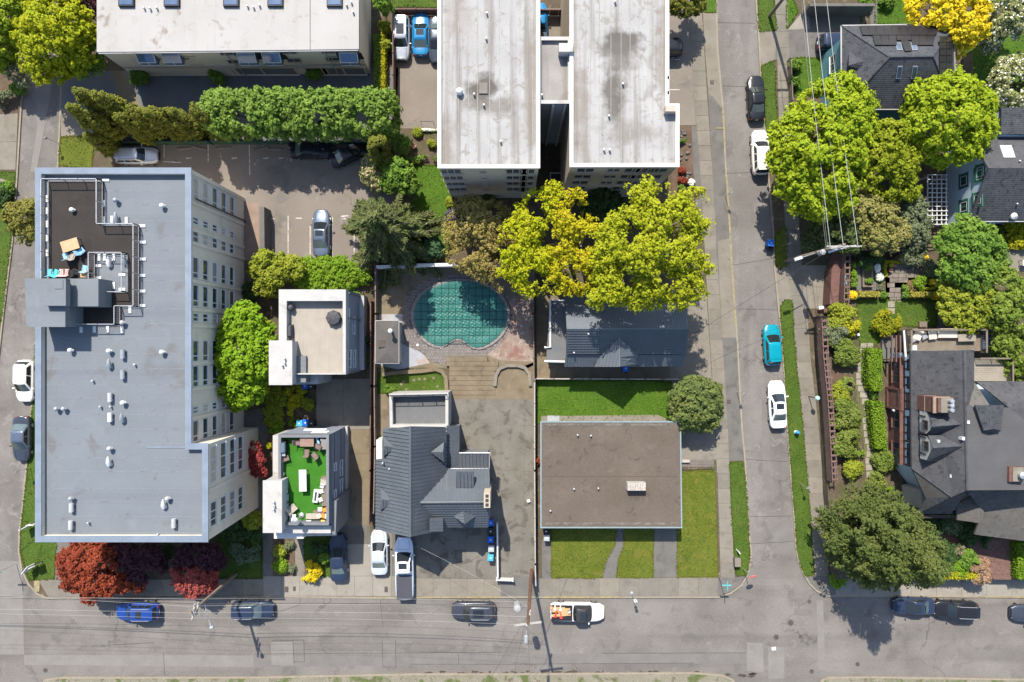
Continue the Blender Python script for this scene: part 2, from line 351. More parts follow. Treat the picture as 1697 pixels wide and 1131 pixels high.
CON2 = M('concrete_pale', (0.2, 0.182, 0.152), (0.235, 0.215, 0.185), .7, .9, .12, 12, .15, stain=[((.13, .115, .095), .9, .56, .15, .6, .5)])
CON3 = M('concrete_tan', (0.135, 0.106, 0.068), (0.17, 0.137, 0.092), .6, .9, .14, 10, .15, stain=[((.085, .066, .045), .8, .54, .15, .8, .6), ((.19, .16, .115), 1.2, .6, .1, .6, .5)])
CONG = M('concrete_grey', (0.1, 0.095, 0.086), (0.13, 0.123, 0.112), .7, .9, .14, 12, .15, stain=[((.07, .064, .057), .9, .54, .15, .6, .6)])
JOINT = M('joint_dirt', (.1, .085, .065), (.14, .12, .09), 2, .95)
KERB = M('kerb_stone', (0.2, 0.172, 0.125), (0.25, 0.215, 0.165), 1.5, .9, .15, 9, .1)
YEL = M('yellow_paint', (0.215, 0.175, 0.088), (0.27, 0.225, 0.125), 2, .8, .2, 8, .05, stain=[((.16, .14, .11), 2.5, .5, .15)])
GRASS = M('grass', (0.036, 0.068, 0.006), (0.052, 0.09, 0.009), .5, .9, .38, 6, .9, stain=[((.085, .095, .018), .8, .55, .18, .9, .75), ((.028, .056, .006), 2.2, .52, .2, .8, .6), ((.12, .1, .045), 1.7, .68, .08, 1, .6)])
GRASSB = M('grass_bright', (0.038, 0.085, 0.004), (0.052, 0.105, 0.006), .5, .9, .38, 6, .9, stain=[((.08, .115, .012), 1.1, .54, .2, .9, .75), ((.028, .066, .004), 2.4, .54, .18, .8, .7), ((.1, .1, .03), 2.8, .66, .08, 1, .5)])
GRASSD = M('grass_dry', (0.068, 0.088, 0.007), (0.09, 0.105, 0.011), .4, .9, .38, 6, .9, stain=[((.125, .11, .022), .7, .55, .15, 1, .75), ((.04, .072, .005), 1.4, .5, .2, .8, .75), ((.16, .12, .06), 1.6, .68, .08, 1, .6)])
DIRT = M('soil', (0.07, 0.053, 0.035), (0.105, 0.08, 0.055), .8, .95, .35, 12, .6, stain=[((.05, .06, .02), .8, .5, .15, .8, .7), ((.2, .15, .11), 1.5, .58, .15)])
BARK_G = M('bark_mulch', (0.085, 0.054, 0.037), (0.125, 0.085, 0.06), .8, .95, .4, 14, .7, stain=[((.06, .07, .025), 1.0, .55, .15)])
PINKG = M('pink_gravel', (0.2, 0.145, 0.11), (0.25, 0.19, 0.15), 1.2, .95, .3, 18, .5)
WORN = M('worn_red_deck', (0.2, 0.15, 0.12), (0.25, 0.2, 0.165), .9, .9, .15, 12, .15, stain=[((.17, .075, .055), .6, .45, .16, .8, .75), ((.3, .26, .21), 1.8, .55, .15), ((.15, .1, .08), 2.2, .6, .1)])
WHITEP = M('worn_white_paint', (0.24, 0.25, 0.265), (0.29, 0.3, 0.31), 1.5, .8, .1, 8, .05, stain=[((.3, .2, .15), 1.2, .56, .1, .6, .7)])
LINE = M('road_paint', (.42, .4, .36), (.5, .48, .44), 3, .85, .25, 9, .05, stain=[((.17, .15, .13), 2.5, .5, .15)])
PAVER = M('grey_paver', (0.125, 0.108, 0.096), (0.16, 0.14, 0.125), 1, .9, .15, 10, .15)
BRICK = M('red_brick', (0.105, 0.05, 0.04), (0.15, 0.078, 0.062), 2.2, .9, .25, 12, .25)
bark = M('bark', (0.15, 0.12, 0.095), (0.22, 0.18, 0.145), 2, .95, .3, 14, .5); twigs = M('twigs', (.045, .04, .022), (.07, .06, .03), 2, .95, .3, 12, .4)
TAR = M('tar_seal', (.055, .05, .046), (.075, .07, .064), 2, .85)
IRON = M('cast_iron', (.07, .055, .048), (.1, .08, .07), 4, .7, .2, 12, .1, .3)
# ---------------------------------------------------------------- ground sheets
LAWNS = []
def sheet(name, px, mat, z=0., th=.1, kind='structure', h=None):
    if mat in (GRASS, GRASSB, GRASSD): LAWNS.append((PW(px, z if h is None else h), z, mat))
    return mk(name, MB().prism(PW(px, z if h is None else h), z - th, z), mat, kind=kind)
big = MB().prism([(-160, -130), (160, -130), (160, 130), (-160, 130)], -.6, -.2); struct('ground', big, GRASSD)
ROADZ = -.12
VERGE = M('dry_verge', (.16, .145, .105), (.2, .18, .135), .6, .95, .3, 8, .4, stain=[((.06, .085, .015), .55, .5, .12, 1, .85), ((.1, .08, .055), 1.2, .58, .1)])
sheet('road', [(-300, 930), (2000, 930), (2000, 1190), (-300, 1190)], ASP, ROADZ, .06)
sheet('road', [(-60, -250), (120, -250), (102, 120), (100, 180), (96, 270), (80, 560), (66, 700), (58, 790), (60, 930), (-120, 930), (-80, 560)], ASPV, ROADZ, .06)
sheet('road', [(1180, -250), (1275, -250), (1285, 200), (1310, 540), (1340, 800), (1350, 930), (1200, 930), (1200, 540), (1180, 200)], ASPV, ROADZ, .06)
sheet('road', [(-60, 1190), (70, 1190), (70, 1400), (-60, 1400)], ASP, ROADZ, .06); sheet('road', [(1230, 1190), (1365, 1190), (1365, 1400), (1230, 1400)], ASP, ROADZ, .06)
KL = [(1187, -200), (1187, 0), (1189, 80), (1198, 179), (1203, 285), (1209, 370), (1216, 485), (1222, 565), (1227, 662), (1230, 714), (1235, 765), (1239, 850), (1244.5, 915), (1243, 935), (1239, 954), (1228, 971), (1210, 984), (1191, 990)]
KB = [(1191, 990), (1048, 990), (891, 990), (845, 990), (646, 991), (446, 989), (318, 991), (130, 992), (79, 992)]
KLL = [(79, 992), (62, 985), (47, 968), (36, 945), (31, 915), (32, 880), (36, 850), (42, 790), (50, 700), (62, 560), (80, 400), (96, 270), (100, 180), (102, 120), (104, -200)]
block = KL + KB[1:] + KLL[1:]
sheet('plot', block, DIRT, -.02, .3)
KR = [(1253, -200), (1253, 0), (1257, 51), (1260, 108), (1267, 205), (1273, 285), (1282, 388), (1284, 445), (1291, 517), (1296, 560), (1302, 663), (1309, 766), (1315, 841), (1319, 905), (1323, 928), (1330, 948), (1342, 968), (1354, 980), (1371, 988)]
KR2 = [(1371, 988), (1500, 988.5), (1697, 990), (1900, 992)]
sheet('plot', KR + KR2[1:] + [(1900, -200)], DIRT, -.02, .3)
KW = [(46, -200), (45, 110), (35, 170), (28, 290), (20, 400), (5, 520), (-8, 640), (-30, 900), (-60, 960)]
sheet('plot', KW + [(-250, 960), (-250, -200)], DIRT, -.02, .3)
KS1 = [(60, 1180), (62, 1150), (74, 1128), (100, 1124), (425, 1123.5), (692, 1118), (840, 1118), (1148, 1116), (1199, 1120), (1215, 1128), (1226, 1150), (1228, 1200)]
sheet('plot', KS1 + [(1228, 1300), (60, 1300)], VERGE, -.01, .3)
KS2 = [(1355, 1200), (1356, 1140), (1362, 1129), (1372, 1124), (1440, 1123), (1697, 1127), (1900, 1130)]
sheet('plot', KS2 + [(1900, 1300), (1355, 1300)], VERGE, -.01, .3)
def strip(pl, w, off=0.):
    """outline of a band along a world polyline"""
    L, R = [], []
    for i, p in enumerate(pl):
        a, b = pl[max(i - 1, 0)], pl[min(i + 1, len(pl) - 1)]; dx, dy = b[0] - a[0], b[1] - a[1]; l = math.hypot(dx, dy) or 1
        nx, ny = -dy / l, dx / l; L.append((p[0] + nx * (off + w / 2), p[1] + ny * (off + w / 2))); R.append((p[0] + nx * (off - w / 2), p[1] + ny * (off - w / 2)))
    return L, R
def band(mb, px, w, z0, z1, off=0., h=0., mi=0):
    L, R = strip(PW(px, h), w, off)
    for i in range(len(L) - 1): mb.prism([L[i], L[i + 1], R[i + 1], R[i]], z0, z1, mi)
    return mb
for kpx in (KL + KB[1:] + KLL[1:], KR + KR2[1:], KW, KS1, KS2): struct('kerb', band(MB(), kpx, .17, -.2, .012), KERB)
def yellow(px): struct('kerb_paint', band(MB(), px, .18, -.1, .017), YEL)
for px in ([(1203.5, 290), (1209, 370), (1216, 485), (1220, 540)], [(700, 990.3), (830, 990)], [(900, 990), (960, 990), (1030, 990)], [(615, 990.8), (640, 991)], [(1622, 989.3), (1697, 990)], [(1198, 179), (1201, 240)]): yellow(px)
struct('kerb_paint', band(MB(), [(1186, 213), (1200, 213)], .12, -.05, .06), YEL)
def slabs(name, A, B, n, mat, z=.02, gap=.03, skip=(), base=JOINT, m=1):
    """paving between two px polylines, n slabs along and m across; every slab is a part"""
    def at(pl, t):
        d = [0]
        for i in range(len(pl) - 1): d.append(d[-1] + math.hypot(pl[i + 1][0] - pl[i][0], pl[i + 1][1] - pl[i][1]))
        t *= d[-1]
        for i in range(len(pl) - 1):
            if t <= d[i + 1] + 1e-6:
                u = (t - d[i]) / (d[i + 1] - d[i]); return (pl[i][0] + (pl[i + 1][0] - pl[i][0]) * u, pl[i][1] + (pl[i + 1][1] - pl[i][1]) * u)
    a, b = [W(*at(A, i / n)) for i in range(n + 1)], [W(*at(B, i / n)) for i in range(n + 1)]
    root = struct(name, MB().prism(a + b[::-1], z - .12, z - .02), base)
    for i in range(n):
        if i in skip: continue
        for j in range(m):
            def pt(k, t): return (a[k][0] + (b[k][0] - a[k][0]) * t, a[k][1] + (b[k][1] - a[k][1]) * t)
            q = [pt(i, j / m), pt(i + 1, j / m), pt(i + 1, (j + 1) / m), pt(i, (j + 1) / m)]; c = (sum(p[0] for p in q) / 4, sum(p[1] for p in q) / 4); r = []
            for p in q:
                l = math.hypot(p[0] - c[0], p[1] - c[1]); r.append((c[0] + (p[0] - c[0]) * (1 - gap * .7 / l), c[1] + (p[1] - c[1]) * (1 - gap * .7 / l)))
            mk('slab', MB().prism(r, z - .1, z + rng.uniform(-.006, .006)), mat if not isinstance(mat, list) else mat[int(rng.integers(len(mat)))], root)
    return root
# pavements
slabs('pavement', [(1140, -30), (1146, 80), (1150, 160), (1160, 285), (1168, 420), (1176, 560), (1185, 700), (1190, 850), (1194, 958)], [(1160, -30), (1167, 80), (1172, 160), (1181, 285), (1188, 420), (1197, 560), (1206, 700), (1212, 850), (1218, 958)], 40, [CON, CON, CONB])
sheet('verge_paving', [(1165, 22), (1188, 22), (1190, 80), (1199, 179), (1196, 180), (1174, 150), (1168, 80)], CON, .005)
sheet('verge_paving', [(1172, 132), (1195, 132), (1203, 285), (1209, 370), (1216, 485), (1222, 565), (1227, 662), (1230, 714), (1234, 764), (1208, 764), (1206, 700), (1197, 560), (1188, 420), (1181, 285)], CONG, 0)
sheet('verge_paving', [(1189, 400), (1210, 395), (1216, 485), (1222, 560), (1197, 560)], CON, .005)
sheet('verge_paving', [(1173, 148), (1191, 152), (1195, 166), (1176, 158)], CON, .006)
sheet('grass_verge', [(1160, -60), (1186, -60), (1187, 21), (1166, 20)], GRASSB, .01)
sheet('grass_verge', [(1209, 767), (1230, 765), (1236, 800), (1239, 850), (1242.5, 915), (1241, 935), (1237, 954), (1220, 953), (1213, 860)], GRASS, .02)
sheet('grass_verge', [(1254, -60), (1285, -60), (1283, 20), (1288, 50), (1258, 52)], GRASS, .01)
sheet('grass_verge', [(1262, 110), (1283, 100), (1291, 265), (1275, 285), (1269, 205)], GRASS, .01)
sheet('grass_verge', [(1284, 388), (1303, 374), (1305, 440), (1292, 446), (1285, 435)], GRASSD, .01)
sheet('grass_verge', [(1293, 510), (1300, 498), (1313, 497), (1316, 560), (1330, 700), (1342, 841), (1349, 953), (1334, 955), (1325, 930), (1320.5, 905), (1316, 841), (1310, 766), (1303, 663), (1297, 560)], GRASS, .02)
slabs('pavement', [(1283, -30), (1287, 60), (1290, 180), (1297, 300), (1304, 440), (1314, 520), (1319, 600), (1330, 700), (1343, 850), (1350, 955)], [(1303, -30), (1307, 60), (1312, 180), (1320, 300), (1329, 440), (1338, 520), (1344, 600), (1356, 700), (1368, 850), (1374, 955)], 36, [CON, CONB, CONB])
sheet('verge_paving', [(1257, 52), (1288, 52), (1284, 100), (1262, 108)], CON, .004)
sheet('verge_paving', [(1285, 445), (1306, 440), (1314, 497), (1299, 498), (1292, 516)], CON, .004)
sheet('verge_paving', [(1274, 288), (1297, 285), (1303, 374), (1283, 388)], DIRT, .004)
slabs('pavement', [(63, 961), (130, 961), (436, 960)], [(80, 990), (130, 990), (436, 987)], 11, [CON, CONB, CONB])
slabs('pavement', [(436, 955), (560, 955), (648, 955)], [(436, 988), (560, 988), (648, 989)], 7, CON2)
slabs('pavement', [(690, 958), (830, 960)], [(690, 989), (830, 989)], 5, CON)
sheet('pavement', [(648, 955), (690, 958), (690, 989), (648, 989)], CON, .015)
sheet('pavement', [(830, 950), (895, 958), (895, 988.5), (830, 988.5)], CONG, .01)
slabs('pavement', [(895, 959), (1190, 957)], [(895, 988.5), (1190, 988.5)], 9, [CON, CONB, CONB])
sheet('pavement', [(1190, 958), (1218, 958), (1236, 954), (1226, 970), (1208, 982), (1190, 988)], CONG, .005)
sheet('pavement', [(1350, 955), (1374, 955), (1385, 958), (1385, 987), (1371, 987), (1355, 979), (1343, 967), (1334, 955)], CONG, .005)
slabs('pavement', [(1385, 958), (1697, 961), (1760, 961)], [(1385, 987), (1697, 988.5), (1760, 988.5)], 9, CON2)
sheet('yellow_ramp_tile', [(56, 962), (66, 962), (65, 981), (56, 981)], YEL, .035)
# far side of the left street
sheet('dirt_verge', [(-20, 60), (42, 110), (33, 172), (20, 190), (-20, 190)], BARK_G, .0)
slabs('pavement', [(-6, 190), (-8, 282)], [(30, 188), (26, 282)], 2, CON)
sheet('grass_verge', [(-30, 285), (25, 285), (18, 400), (4, 520), (-30, 640)], GRASS, .01)
sheet('grass_verge', [(100, 228), (155, 225), (153, 279), (98, 275)], GRASSD, .01)
sheet('grass_verge', [(62, 500), (80, 500), (80, 800), (60, 961), (48, 961), (34, 915), (35, 880), (38, 850), (44, 790), (52, 700)], GRASS, .01)
sheet('grass_verge', [(62, 890), (94, 890), (90, 960), (48, 961), (34, 915)], GRASS, .014)
sheet('path', [(94, 895), (118, 895), (110, 961), (91, 961)], CONG, .01)
# the court, car parks and yards of the middle block
sheet('court', [(102, 130), (170, 118), (660, 112), (656, 234), (190, 234), (155, 224), (101, 226)], ASPD, 0)
sheet('driveway', [(101, 180), (152, 180), (205, 232), (155, 224), (101, 226)], CON, .006)
sheet('path', [(186, 118), (205, 118), (243, 194), (198, 180)], CON3, .006)
sheet('car_park', [(190, 236), (660, 236), (660, 442), (425, 432), (405, 432), (405, 330), (330, 300), (190, 300)], ASP2, .0)
for x0, y0, x1, y1 in ((477.5, 358, 477.5, 432), (514, 372, 514, 432), (551, 360, 551, 434), (587, 380, 587, 434), (272, 238, 272, 262), (345, 240, 345, 268), (413, 240, 414, 290), (483, 240, 482, 268), (270, 268, 300, 270), (448, 363, 455, 363), (490, 362, 500, 362)):
    struct('parking_line', band(MB(), [(x0, y0), (x1, y1)], .09, -.02, .008), LINE)
for x, y in ((312, 262), (388, 262), (465, 262), (440, 262)): mk('parking_mark', MB().prism(PW([(x - 4, y), (x + 5, y - 1), (x + 5, y + 1), (x - 4, y + 2)]), -.02, .008), LINE, kind='structure')
mk('parking_mark', MB().prism(PW([(565, 358), (577, 357), (577, 359), (565, 360)]), -.02, .008).prism(PW([(567, 362), (573, 362), (573, 364), (567, 364)]), -.02, .008), LINE, kind='structure')
for x, y, a in ((306, 247, .1), (330, 246, -.2), (370, 246, .1), (433, 247, .2), (455, 248, 0)):    # concrete wheel stops
    solo('wheel_stop', MB().box(*W(x, y), 0, 1.6, .18, .13, a, bev=.03), CON, {306: 'leftmost', 330: 'second', 370: 'middle', 433: 'fourth', 455: 'rightmost'}[x] + ' concrete wheel stop in the shade under the cypresses and hedge', 'wheel stop', 'wheel stops under the tall hedge')
sheet('gravel_bed', [(404, 335), (428, 337), (430, 432), (404, 432)], PINKG, .01)
sheet('path', [(388, 690), (432, 676), (446, 715), (440, 740), (405, 740)], CONG, .006)
sheet('path', [(404, 784), (436, 784), (436, 896), (404, 880)], CONG, .004)
# east car park between the white roofed blocks
sheet('car_park', [(652, 14), (960, 14), (960, 215), (652, 215)], ASP2, .0)
for x in (682, 709, 737): struct('parking_line', band(MB(), [(x, 22), (x, 98)], .09, -.02, .008), LINE)
sheet('lawn', [(672, 274), (742, 274), (752, 300), (745, 420), (690, 420)], GRASSB, .01)
sheet('lawn', [(652, -60), (730, -60), (730, 12), (652, 12)], GRASS, .01)
sheet('garden_bed', [(656, 213), (728, 213), (728, 274), (656, 274)], DIRT, .02)
sheet('car_park', [(1095, -30), (1140, -30), (1146, 80), (1150, 160), (1154, 208), (1095, 208)], ASP2, .0)
for y in (99, 149, 179): struct('parking_line', band(MB(), [(1108, y), (1127, y)], .09, -.02, .008), LINE)
sheet('garden_bed', [(1112, 209), (1146, 209), (1150, 300), (1160, 330), (1112, 330)], BARK_G, .03)
sheet('path', [(1146, 209), (1154, 209), (1160, 285), (1166, 400), (1158, 400), (1150, 300)], CONG, .0)
# pool terrace, steps and the yard below
sheet('pool_terrace', [(622, 442), (884, 442), (884, 610), (622, 610)], CON3, .0)
for a, b in (((622, 495), (667, 495)), ((667, 470), (667, 520)), ((622, 471), (667, 471)), ((727, 455), (729, 472)), ((752, 452), (753, 466)), ((667, 474), (690, 503)), ((650, 452), (700, 452))): struct('joint', band(MB(), [a, b], .05, -.02, .007), JOINT)
sheet('worn_deck', [(838, 500), (884, 480), (884, 600), (832, 598), (818, 594), (806, 588), (820, 575), (835, 555)], WORN, .012)
sheet('worn_deck', [(628, 521), (667, 521), (667, 570), (690, 578), (704, 590), (712, 602), (660, 613), (628, 605)], WHITEP, .012)
sheet('lot', [(745, 655), (886, 600), (886, 962), (685, 962), (685, 870), (745, 870)], ASPW, .0)
sheet('lot', [(620, 700), (645, 655), (760, 655), (760, 960), (648, 956), (648, 890), (622, 890)], ASPW, -.006)
sheet('path', [(622, 650), (646, 650), (640, 710), (634, 740), (622, 760)], CON3, .004)
sheet('lot', [(815, 650), (824, 612), (838, 607), (860, 607), (872, 612), (884, 606), (884, 662), (750, 662), (748, 655)], CON3, .005)
for a, b in (((690, 935), (760, 938)), ((760, 880), (762, 960)), ((760, 700), (884, 706)), ((884, 782), (770, 776)), ((830, 662), (830, 960)), ((870, 662), (866, 950))): struct('joint', band(MB(), [a, b], .04, -.03, .009), JOINT)
# driveway beside the turf roofed house
slabs('driveway', [(524, 628), (578, 715), (580, 890), (577, 890)][:1] + [(524, 712)], [(614, 628), (614, 712)], 2, CON, m=2, z=.01)
slabs('driveway', [(570, 712), (570, 872)], [(612, 712), (612, 872)], 4, CON3, z=.01)
slabs('driveway', [(560, 872), (560, 902)], [(614, 872), (614, 902)], 7, CONG, z=.012, gap=.06, m=12)
slabs('driveway', [(572, 902), (572, 955)], [(616, 902), (616, 955)], 2, CON2, z=.01)
sheet('driveway', [(616, 880), (649, 880), (649, 955), (616, 955)], CON, .008)
sheet('driveway', [(649, 880), (690, 880), (690, 958), (649, 956)], CONG, .008)
sheet('lawn', [(503, 890), (550, 890), (552, 956), (520, 956), (505, 930)], GRASS, .012)
sheet('garden_bed', [(452, 890), (488, 890), (488, 960), (452, 960)], BARK_G, .012)
sheet('path', [(488, 885), (505, 885), (505, 960), (490, 960)], CON, .01)
sheet('path', [(436, 880), (453, 880), (453, 960), (436, 960)], CONG, .01)
sheet('lawn', [(360, 890), (434, 890), (434, 958), (360, 958)], GRASS, .008)
sheet('lawn', [(624, 622), (648, 618), (728, 614), (738, 622), (741, 648), (624, 652)], GRASS, .01)
# yard of the tiled house, lawns of the brown roofed house
sheet('yard', [(889, 480), (945, 480), (945, 612), (889, 612)], CON3, .0)
sheet('yard', [(889, 605), (1110, 605), (1110, 630), (889, 630)], CON3, .004)
sheet('yard', [(1110, 480), (1170, 480), (1178, 600), (1183, 690), (1100, 690), (1100, 630), (1110, 610)], CON, .0)
sheet('lawn', [(890, 630), (1112, 632), (1112, 700), (1130, 706), (890, 702)], GRASSB, .012)
sheet('path', [(897, 690), (1090, 688), (1108, 696), (1112, 706), (897, 706)], CON, .02)
sheet('concrete_pad', [(907, 689), (927, 689), (927, 701), (907, 701)], WHITEP, .03)
sheet('lawn', [(913, 868), (1022, 868), (1018, 905), (1004, 930), (998, 958), (914, 958)], GRASSD, .012)
sheet('lawn', [(1034, 868), (1083, 868), (1083, 957), (1022, 958), (1026, 925), (1034, 905)], GRASSD, .012)
sheet('path', [(1022, 868), (1034, 868), (1034, 905), (1025, 930), (1020, 958), (997, 958), (1003, 930), (1018, 903)], CONG, .01)
sheet('path', [(1083, 868), (1122, 868), (1122, 957), (1083, 957)], CONG, .01)
sheet('lawn', [(1122, 782), (1180, 779), (1187, 784), (1189, 850), (1192, 956), (1122, 957)], GRASSD, .014)
sheet('path', [(1118, 706), (1184, 706), (1188, 762), (1128, 762)], CON, .006)
sheet('path', [(898, 895), (914, 895), (914, 960), (898, 960)], CONG, .01)
struct('garden_edge', band(MB(), [(1130, 777), (1165, 776), (1180, 775), (1187, 784), (1189, 850), (1192, 956)], .22, -.05, .1), DIRT)
r = struct('path', MB().prism(PW([(1130, 762), (1183, 762), (1183, 774), (1130, 774)]), -.05, .0), JOINT)
for i in range(12):
    for j in range(3): mk('paver', MB().box(*W(1132.5 + i * 4.4, 764 + j * 4.2), -.02, .25, .24, .04), PAVER, r)
# driveway, lawn and garage apron east of the right street
sheet('driveway', [(1303, 52), (1345, 14), (1425, 14), (1425, 95), (1310, 96), (1284, 100), (1288, 52)], CONG, .003)
sheet('driveway', [(1305, 50), (1340, 8), (1342, 48)], CON2, .012)
sheet('lawn', [(1303, -20), (1322, 15), (1322, 20), (1304, 48)], GRASSB, .01)
sheet('lawn', [(1316, 96), (1366, 97), (1366, 150), (1316, 160)], GRASSB, .01)
sheet('lawn', [(1450, -10), (1520, 0), (1520, 40), (1450, 40)], GRASSB, .01)
sheet('path', [(1442, -10), (1454, -10), (1454, 45), (1442, 45)], CONG, .012)
sheet('lawn', [(1600, 30), (1800, 30), (1800, 180), (1600, 180)], GRASSB, .006)
slabs('garage_apron', [(1326, 440), (1332, 512)], [(1378, 440), (1378, 512)], 2, CON, z=.02, m=2)
# marks on the roads: patches, tar seams, manholes
def patch(px, mat, z=.005): return sheet('road_patch', px, mat, ROADZ + z, .01)
PA = M('patch_pale', (0.155, 0.143, 0.13), (0.18, 0.168, 0.152), .8, .9, .12, 12, .15); PB = M('patch_grey', (0.125, 0.116, 0.106), (0.15, 0.14, 0.129), .8, .9, .12, 12, .15)
patch([(449, 1064), (485, 1064), (486, 1103), (450, 1102)], PA); patch([(485, 1062), (503, 1062), (504, 1098), (487, 1098)], PB, .006)
patch([(633, 1062), (655, 1063), (655, 1107), (633, 1106)], PB); patch([(1238, 1065), (1264, 1066), (1266, 1115), (1238, 1112)], PA)
patch([(1273, 1072), (1300, 1073), (1300, 1125), (1274, 1125)], PA, .006); patch([(1353, 995), (1364, 995), (1368, 1110), (1356, 1110)], PA, .007)
patch([(420, 1083), (840, 1083), (840, 1102), (420, 1106)], PB, .003); patch([(40, 1086), (420, 1086), (420, 1106), (40, 1102)], PA, .003); patch([(840, 1084), (1240, 1083), (1240, 1100), (840, 1100)], PB, .003)
patch([(0, 930), (36, 930), (40, 1085), (0, 1085)], PA, .003)
for px in ([(60, 145), (88, 130), (70, 230), (60, 285), (50, 285), (62, 210)],): patch(px, PA)
for x, y, w, l in ((1232, 40, 14, 60), (1238, 160, 10, 90), (1258, 500, 12, 120), (1268, 720, 12, 160), (1295, 890, 30, 60), (1330, 1015, 30, 14)): patch([(x - w / 2, y - l / 2), (x + w / 2, y - l / 2 + 3), (x + w / 2 + 3, y + l / 2), (x - w / 2 + 2, y + l / 2 - 2)], PB, .003)
seams = MB()
for px in ([(449, 1063), (503, 1062)], [(485, 1062), (487, 1100)], [(503, 1062), (504, 1098)], [(487, 1098), (504, 1098)], [(633, 1062), (634, 1106)], [(655, 1062), (656, 1108)], [(633, 1106), (656, 1107)], [(450, 1018), (496, 1004), (497, 993)], [(1190, 37), (1252, 38)], [(1198, 142), (1262, 144)], [(1203, 287), (1272, 285)], [(1216, 512), (1290, 514)], [(1212, 440), (1283, 428)], [(1235, 762), (1308, 766)], [(1245, 902), (1318, 898)], [(1316, 856), (1243, 857)], [(630, 995), (634, 1040)], [(680, 1102), (840, 1102)], [(840, 1102), (1150, 1100)], [(760, 1085), (760, 1102)], [(420, 1085), (830, 1082)], [(1000, 1084), (1238, 1083)], [(270, 1085), (272, 1120)], [(150, 1072), (255, 1066)]):
    L, R = strip(PW(px), .045)
    for i in range(len(L) - 1): seams.prism([L[i], L[i + 1], R[i + 1], R[i]], ROADZ - .02, ROADZ + .011)
mk('tar_seams', seams, TAR, kind='structure')
def manhole(px, py, r, lab):
    x, y = W(px, py); t = thing('manhole_cover', lab, 'manhole cover', (x, y, ROADZ), 'manhole covers in the crossing')
    mk('frame', MB().lathe(x, y, [(r, ROADZ - .05), (r, ROADZ + .012), (r * .78, ROADZ + .014)], 20), CONG, t)
    mb = MB().lathe(x, y, [(r * .75, ROADZ - .03), (r * .75, ROADZ + .018), (r * .5, ROADZ + .022)], 20)
    for k in range(6): a = k * 1.047; mb.box(x + math.cos(a) * r * .35, y + math.sin(a) * r * .35, ROADZ + .02, r * .5, .04, .01, a)
    mk('lid', mb, IRON, t)
for px, py, r, lab in ((1311, 1033, .37, 'largest dark manhole cover in the middle of the crossing'), (1287, 1057, .34, 'dark manhole cover at the left of the crossing'), (1327, 1056, .24, 'small iron cover right of the largest manhole cover'), (1342, 998, .26, 'pale manhole cover near the right corner kerb'), (1422, 1102, .28, 'lone manhole cover low in the right hand street'), (1346, 1114, .27, 'dark manhole cover nearest the bottom corner kerb'), (74, 1112, .28, 'manhole cover at the bottom left corner of the street')): manhole(px, py, r, lab)
for px, py, gx, gy, lab in ((1180, 137, .42, .42, 'rusty square cover on the verge near the right tall block'), (1208, 666, .4, .4, 'square cover on the verge beside the ball shaped evergreen'), (475, 977, .4, .6, 'left rusty cover in the pavement before the turf roofed house'), (488, 976, .3, .5, 'smaller right rusty cover before the turf roofed house'), (640, 977, .35, .6, 'brown cover in the pavement left of the long pickup truck'), (1360, 966, .4, .6, 'dark square cover at the right street corner')):
    solo('utility_cover', MB().box(*W(px, py), -.02, gx, gy, .055, 0, bev=.01), IRON, lab, 'utility cover', 'square covers in the pavements')
# wear along the southern kerb
v = MB()
for i in range(60):
    x = 690 + rng.random() * 560; y = 1119 - rng.random() * 5 + (4 if x > 1190 else 0); a = rng.uniform(2, 9)
    v.prism(PW([(x - a, y), (x, y - rng.uniform(1, 4)), (x + a, y - .5), (x, y + 2)]), ROADZ - .02, ROADZ + .008 + rng.random() * .003)
mk('gutter_leaf_litter', v, M('leaf_litter', (.04, .035, .028), (.07, .06, .045), 2, .95, .3, 12, .5), kind='stuff')
# ================================================================ buildings
GREYM = M('grey_membrane', (0.128, 0.143, 0.158), (0.145, 0.16, 0.175), .25, .75, .04, 6, .04, stain=[((.105, .095, .085), .3, .6, .1, 1.4, .55), ((.165, .18, .2), .4, .6, .15, .8, .5), ((.1, .09, .08), 1.3, .68, .06, 1.5, .6)], streak=((.11, .122, .14), (.02, .9, 1), .5))
CAPM = M('pale_metal_cap', (0.14, 0.17, 0.21), (0.171, 0.207, 0.256), 1, .5, .05, 5, .02)
STUC = M('beige_stucco', (0.58, 0.51, 0.41), (0.62, 0.55, 0.45), .5, .9, .08, 10, .1, stain=[((.38, .35, .3), .35, .58, .15, 1, .5)])
STUC2 = M('tan_stucco', (0.36, 0.3, 0.235), (0.4, 0.34, 0.27), .5, .9, .08, 10, .1)
DECKM = M('dark_deck', (0.026, 0.022, 0.02), (0.037, 0.032, 0.029), .4, .9, .15, 12, .15, stain=[((.05, .045, .04), .5, .58, .2, .8, .5)])
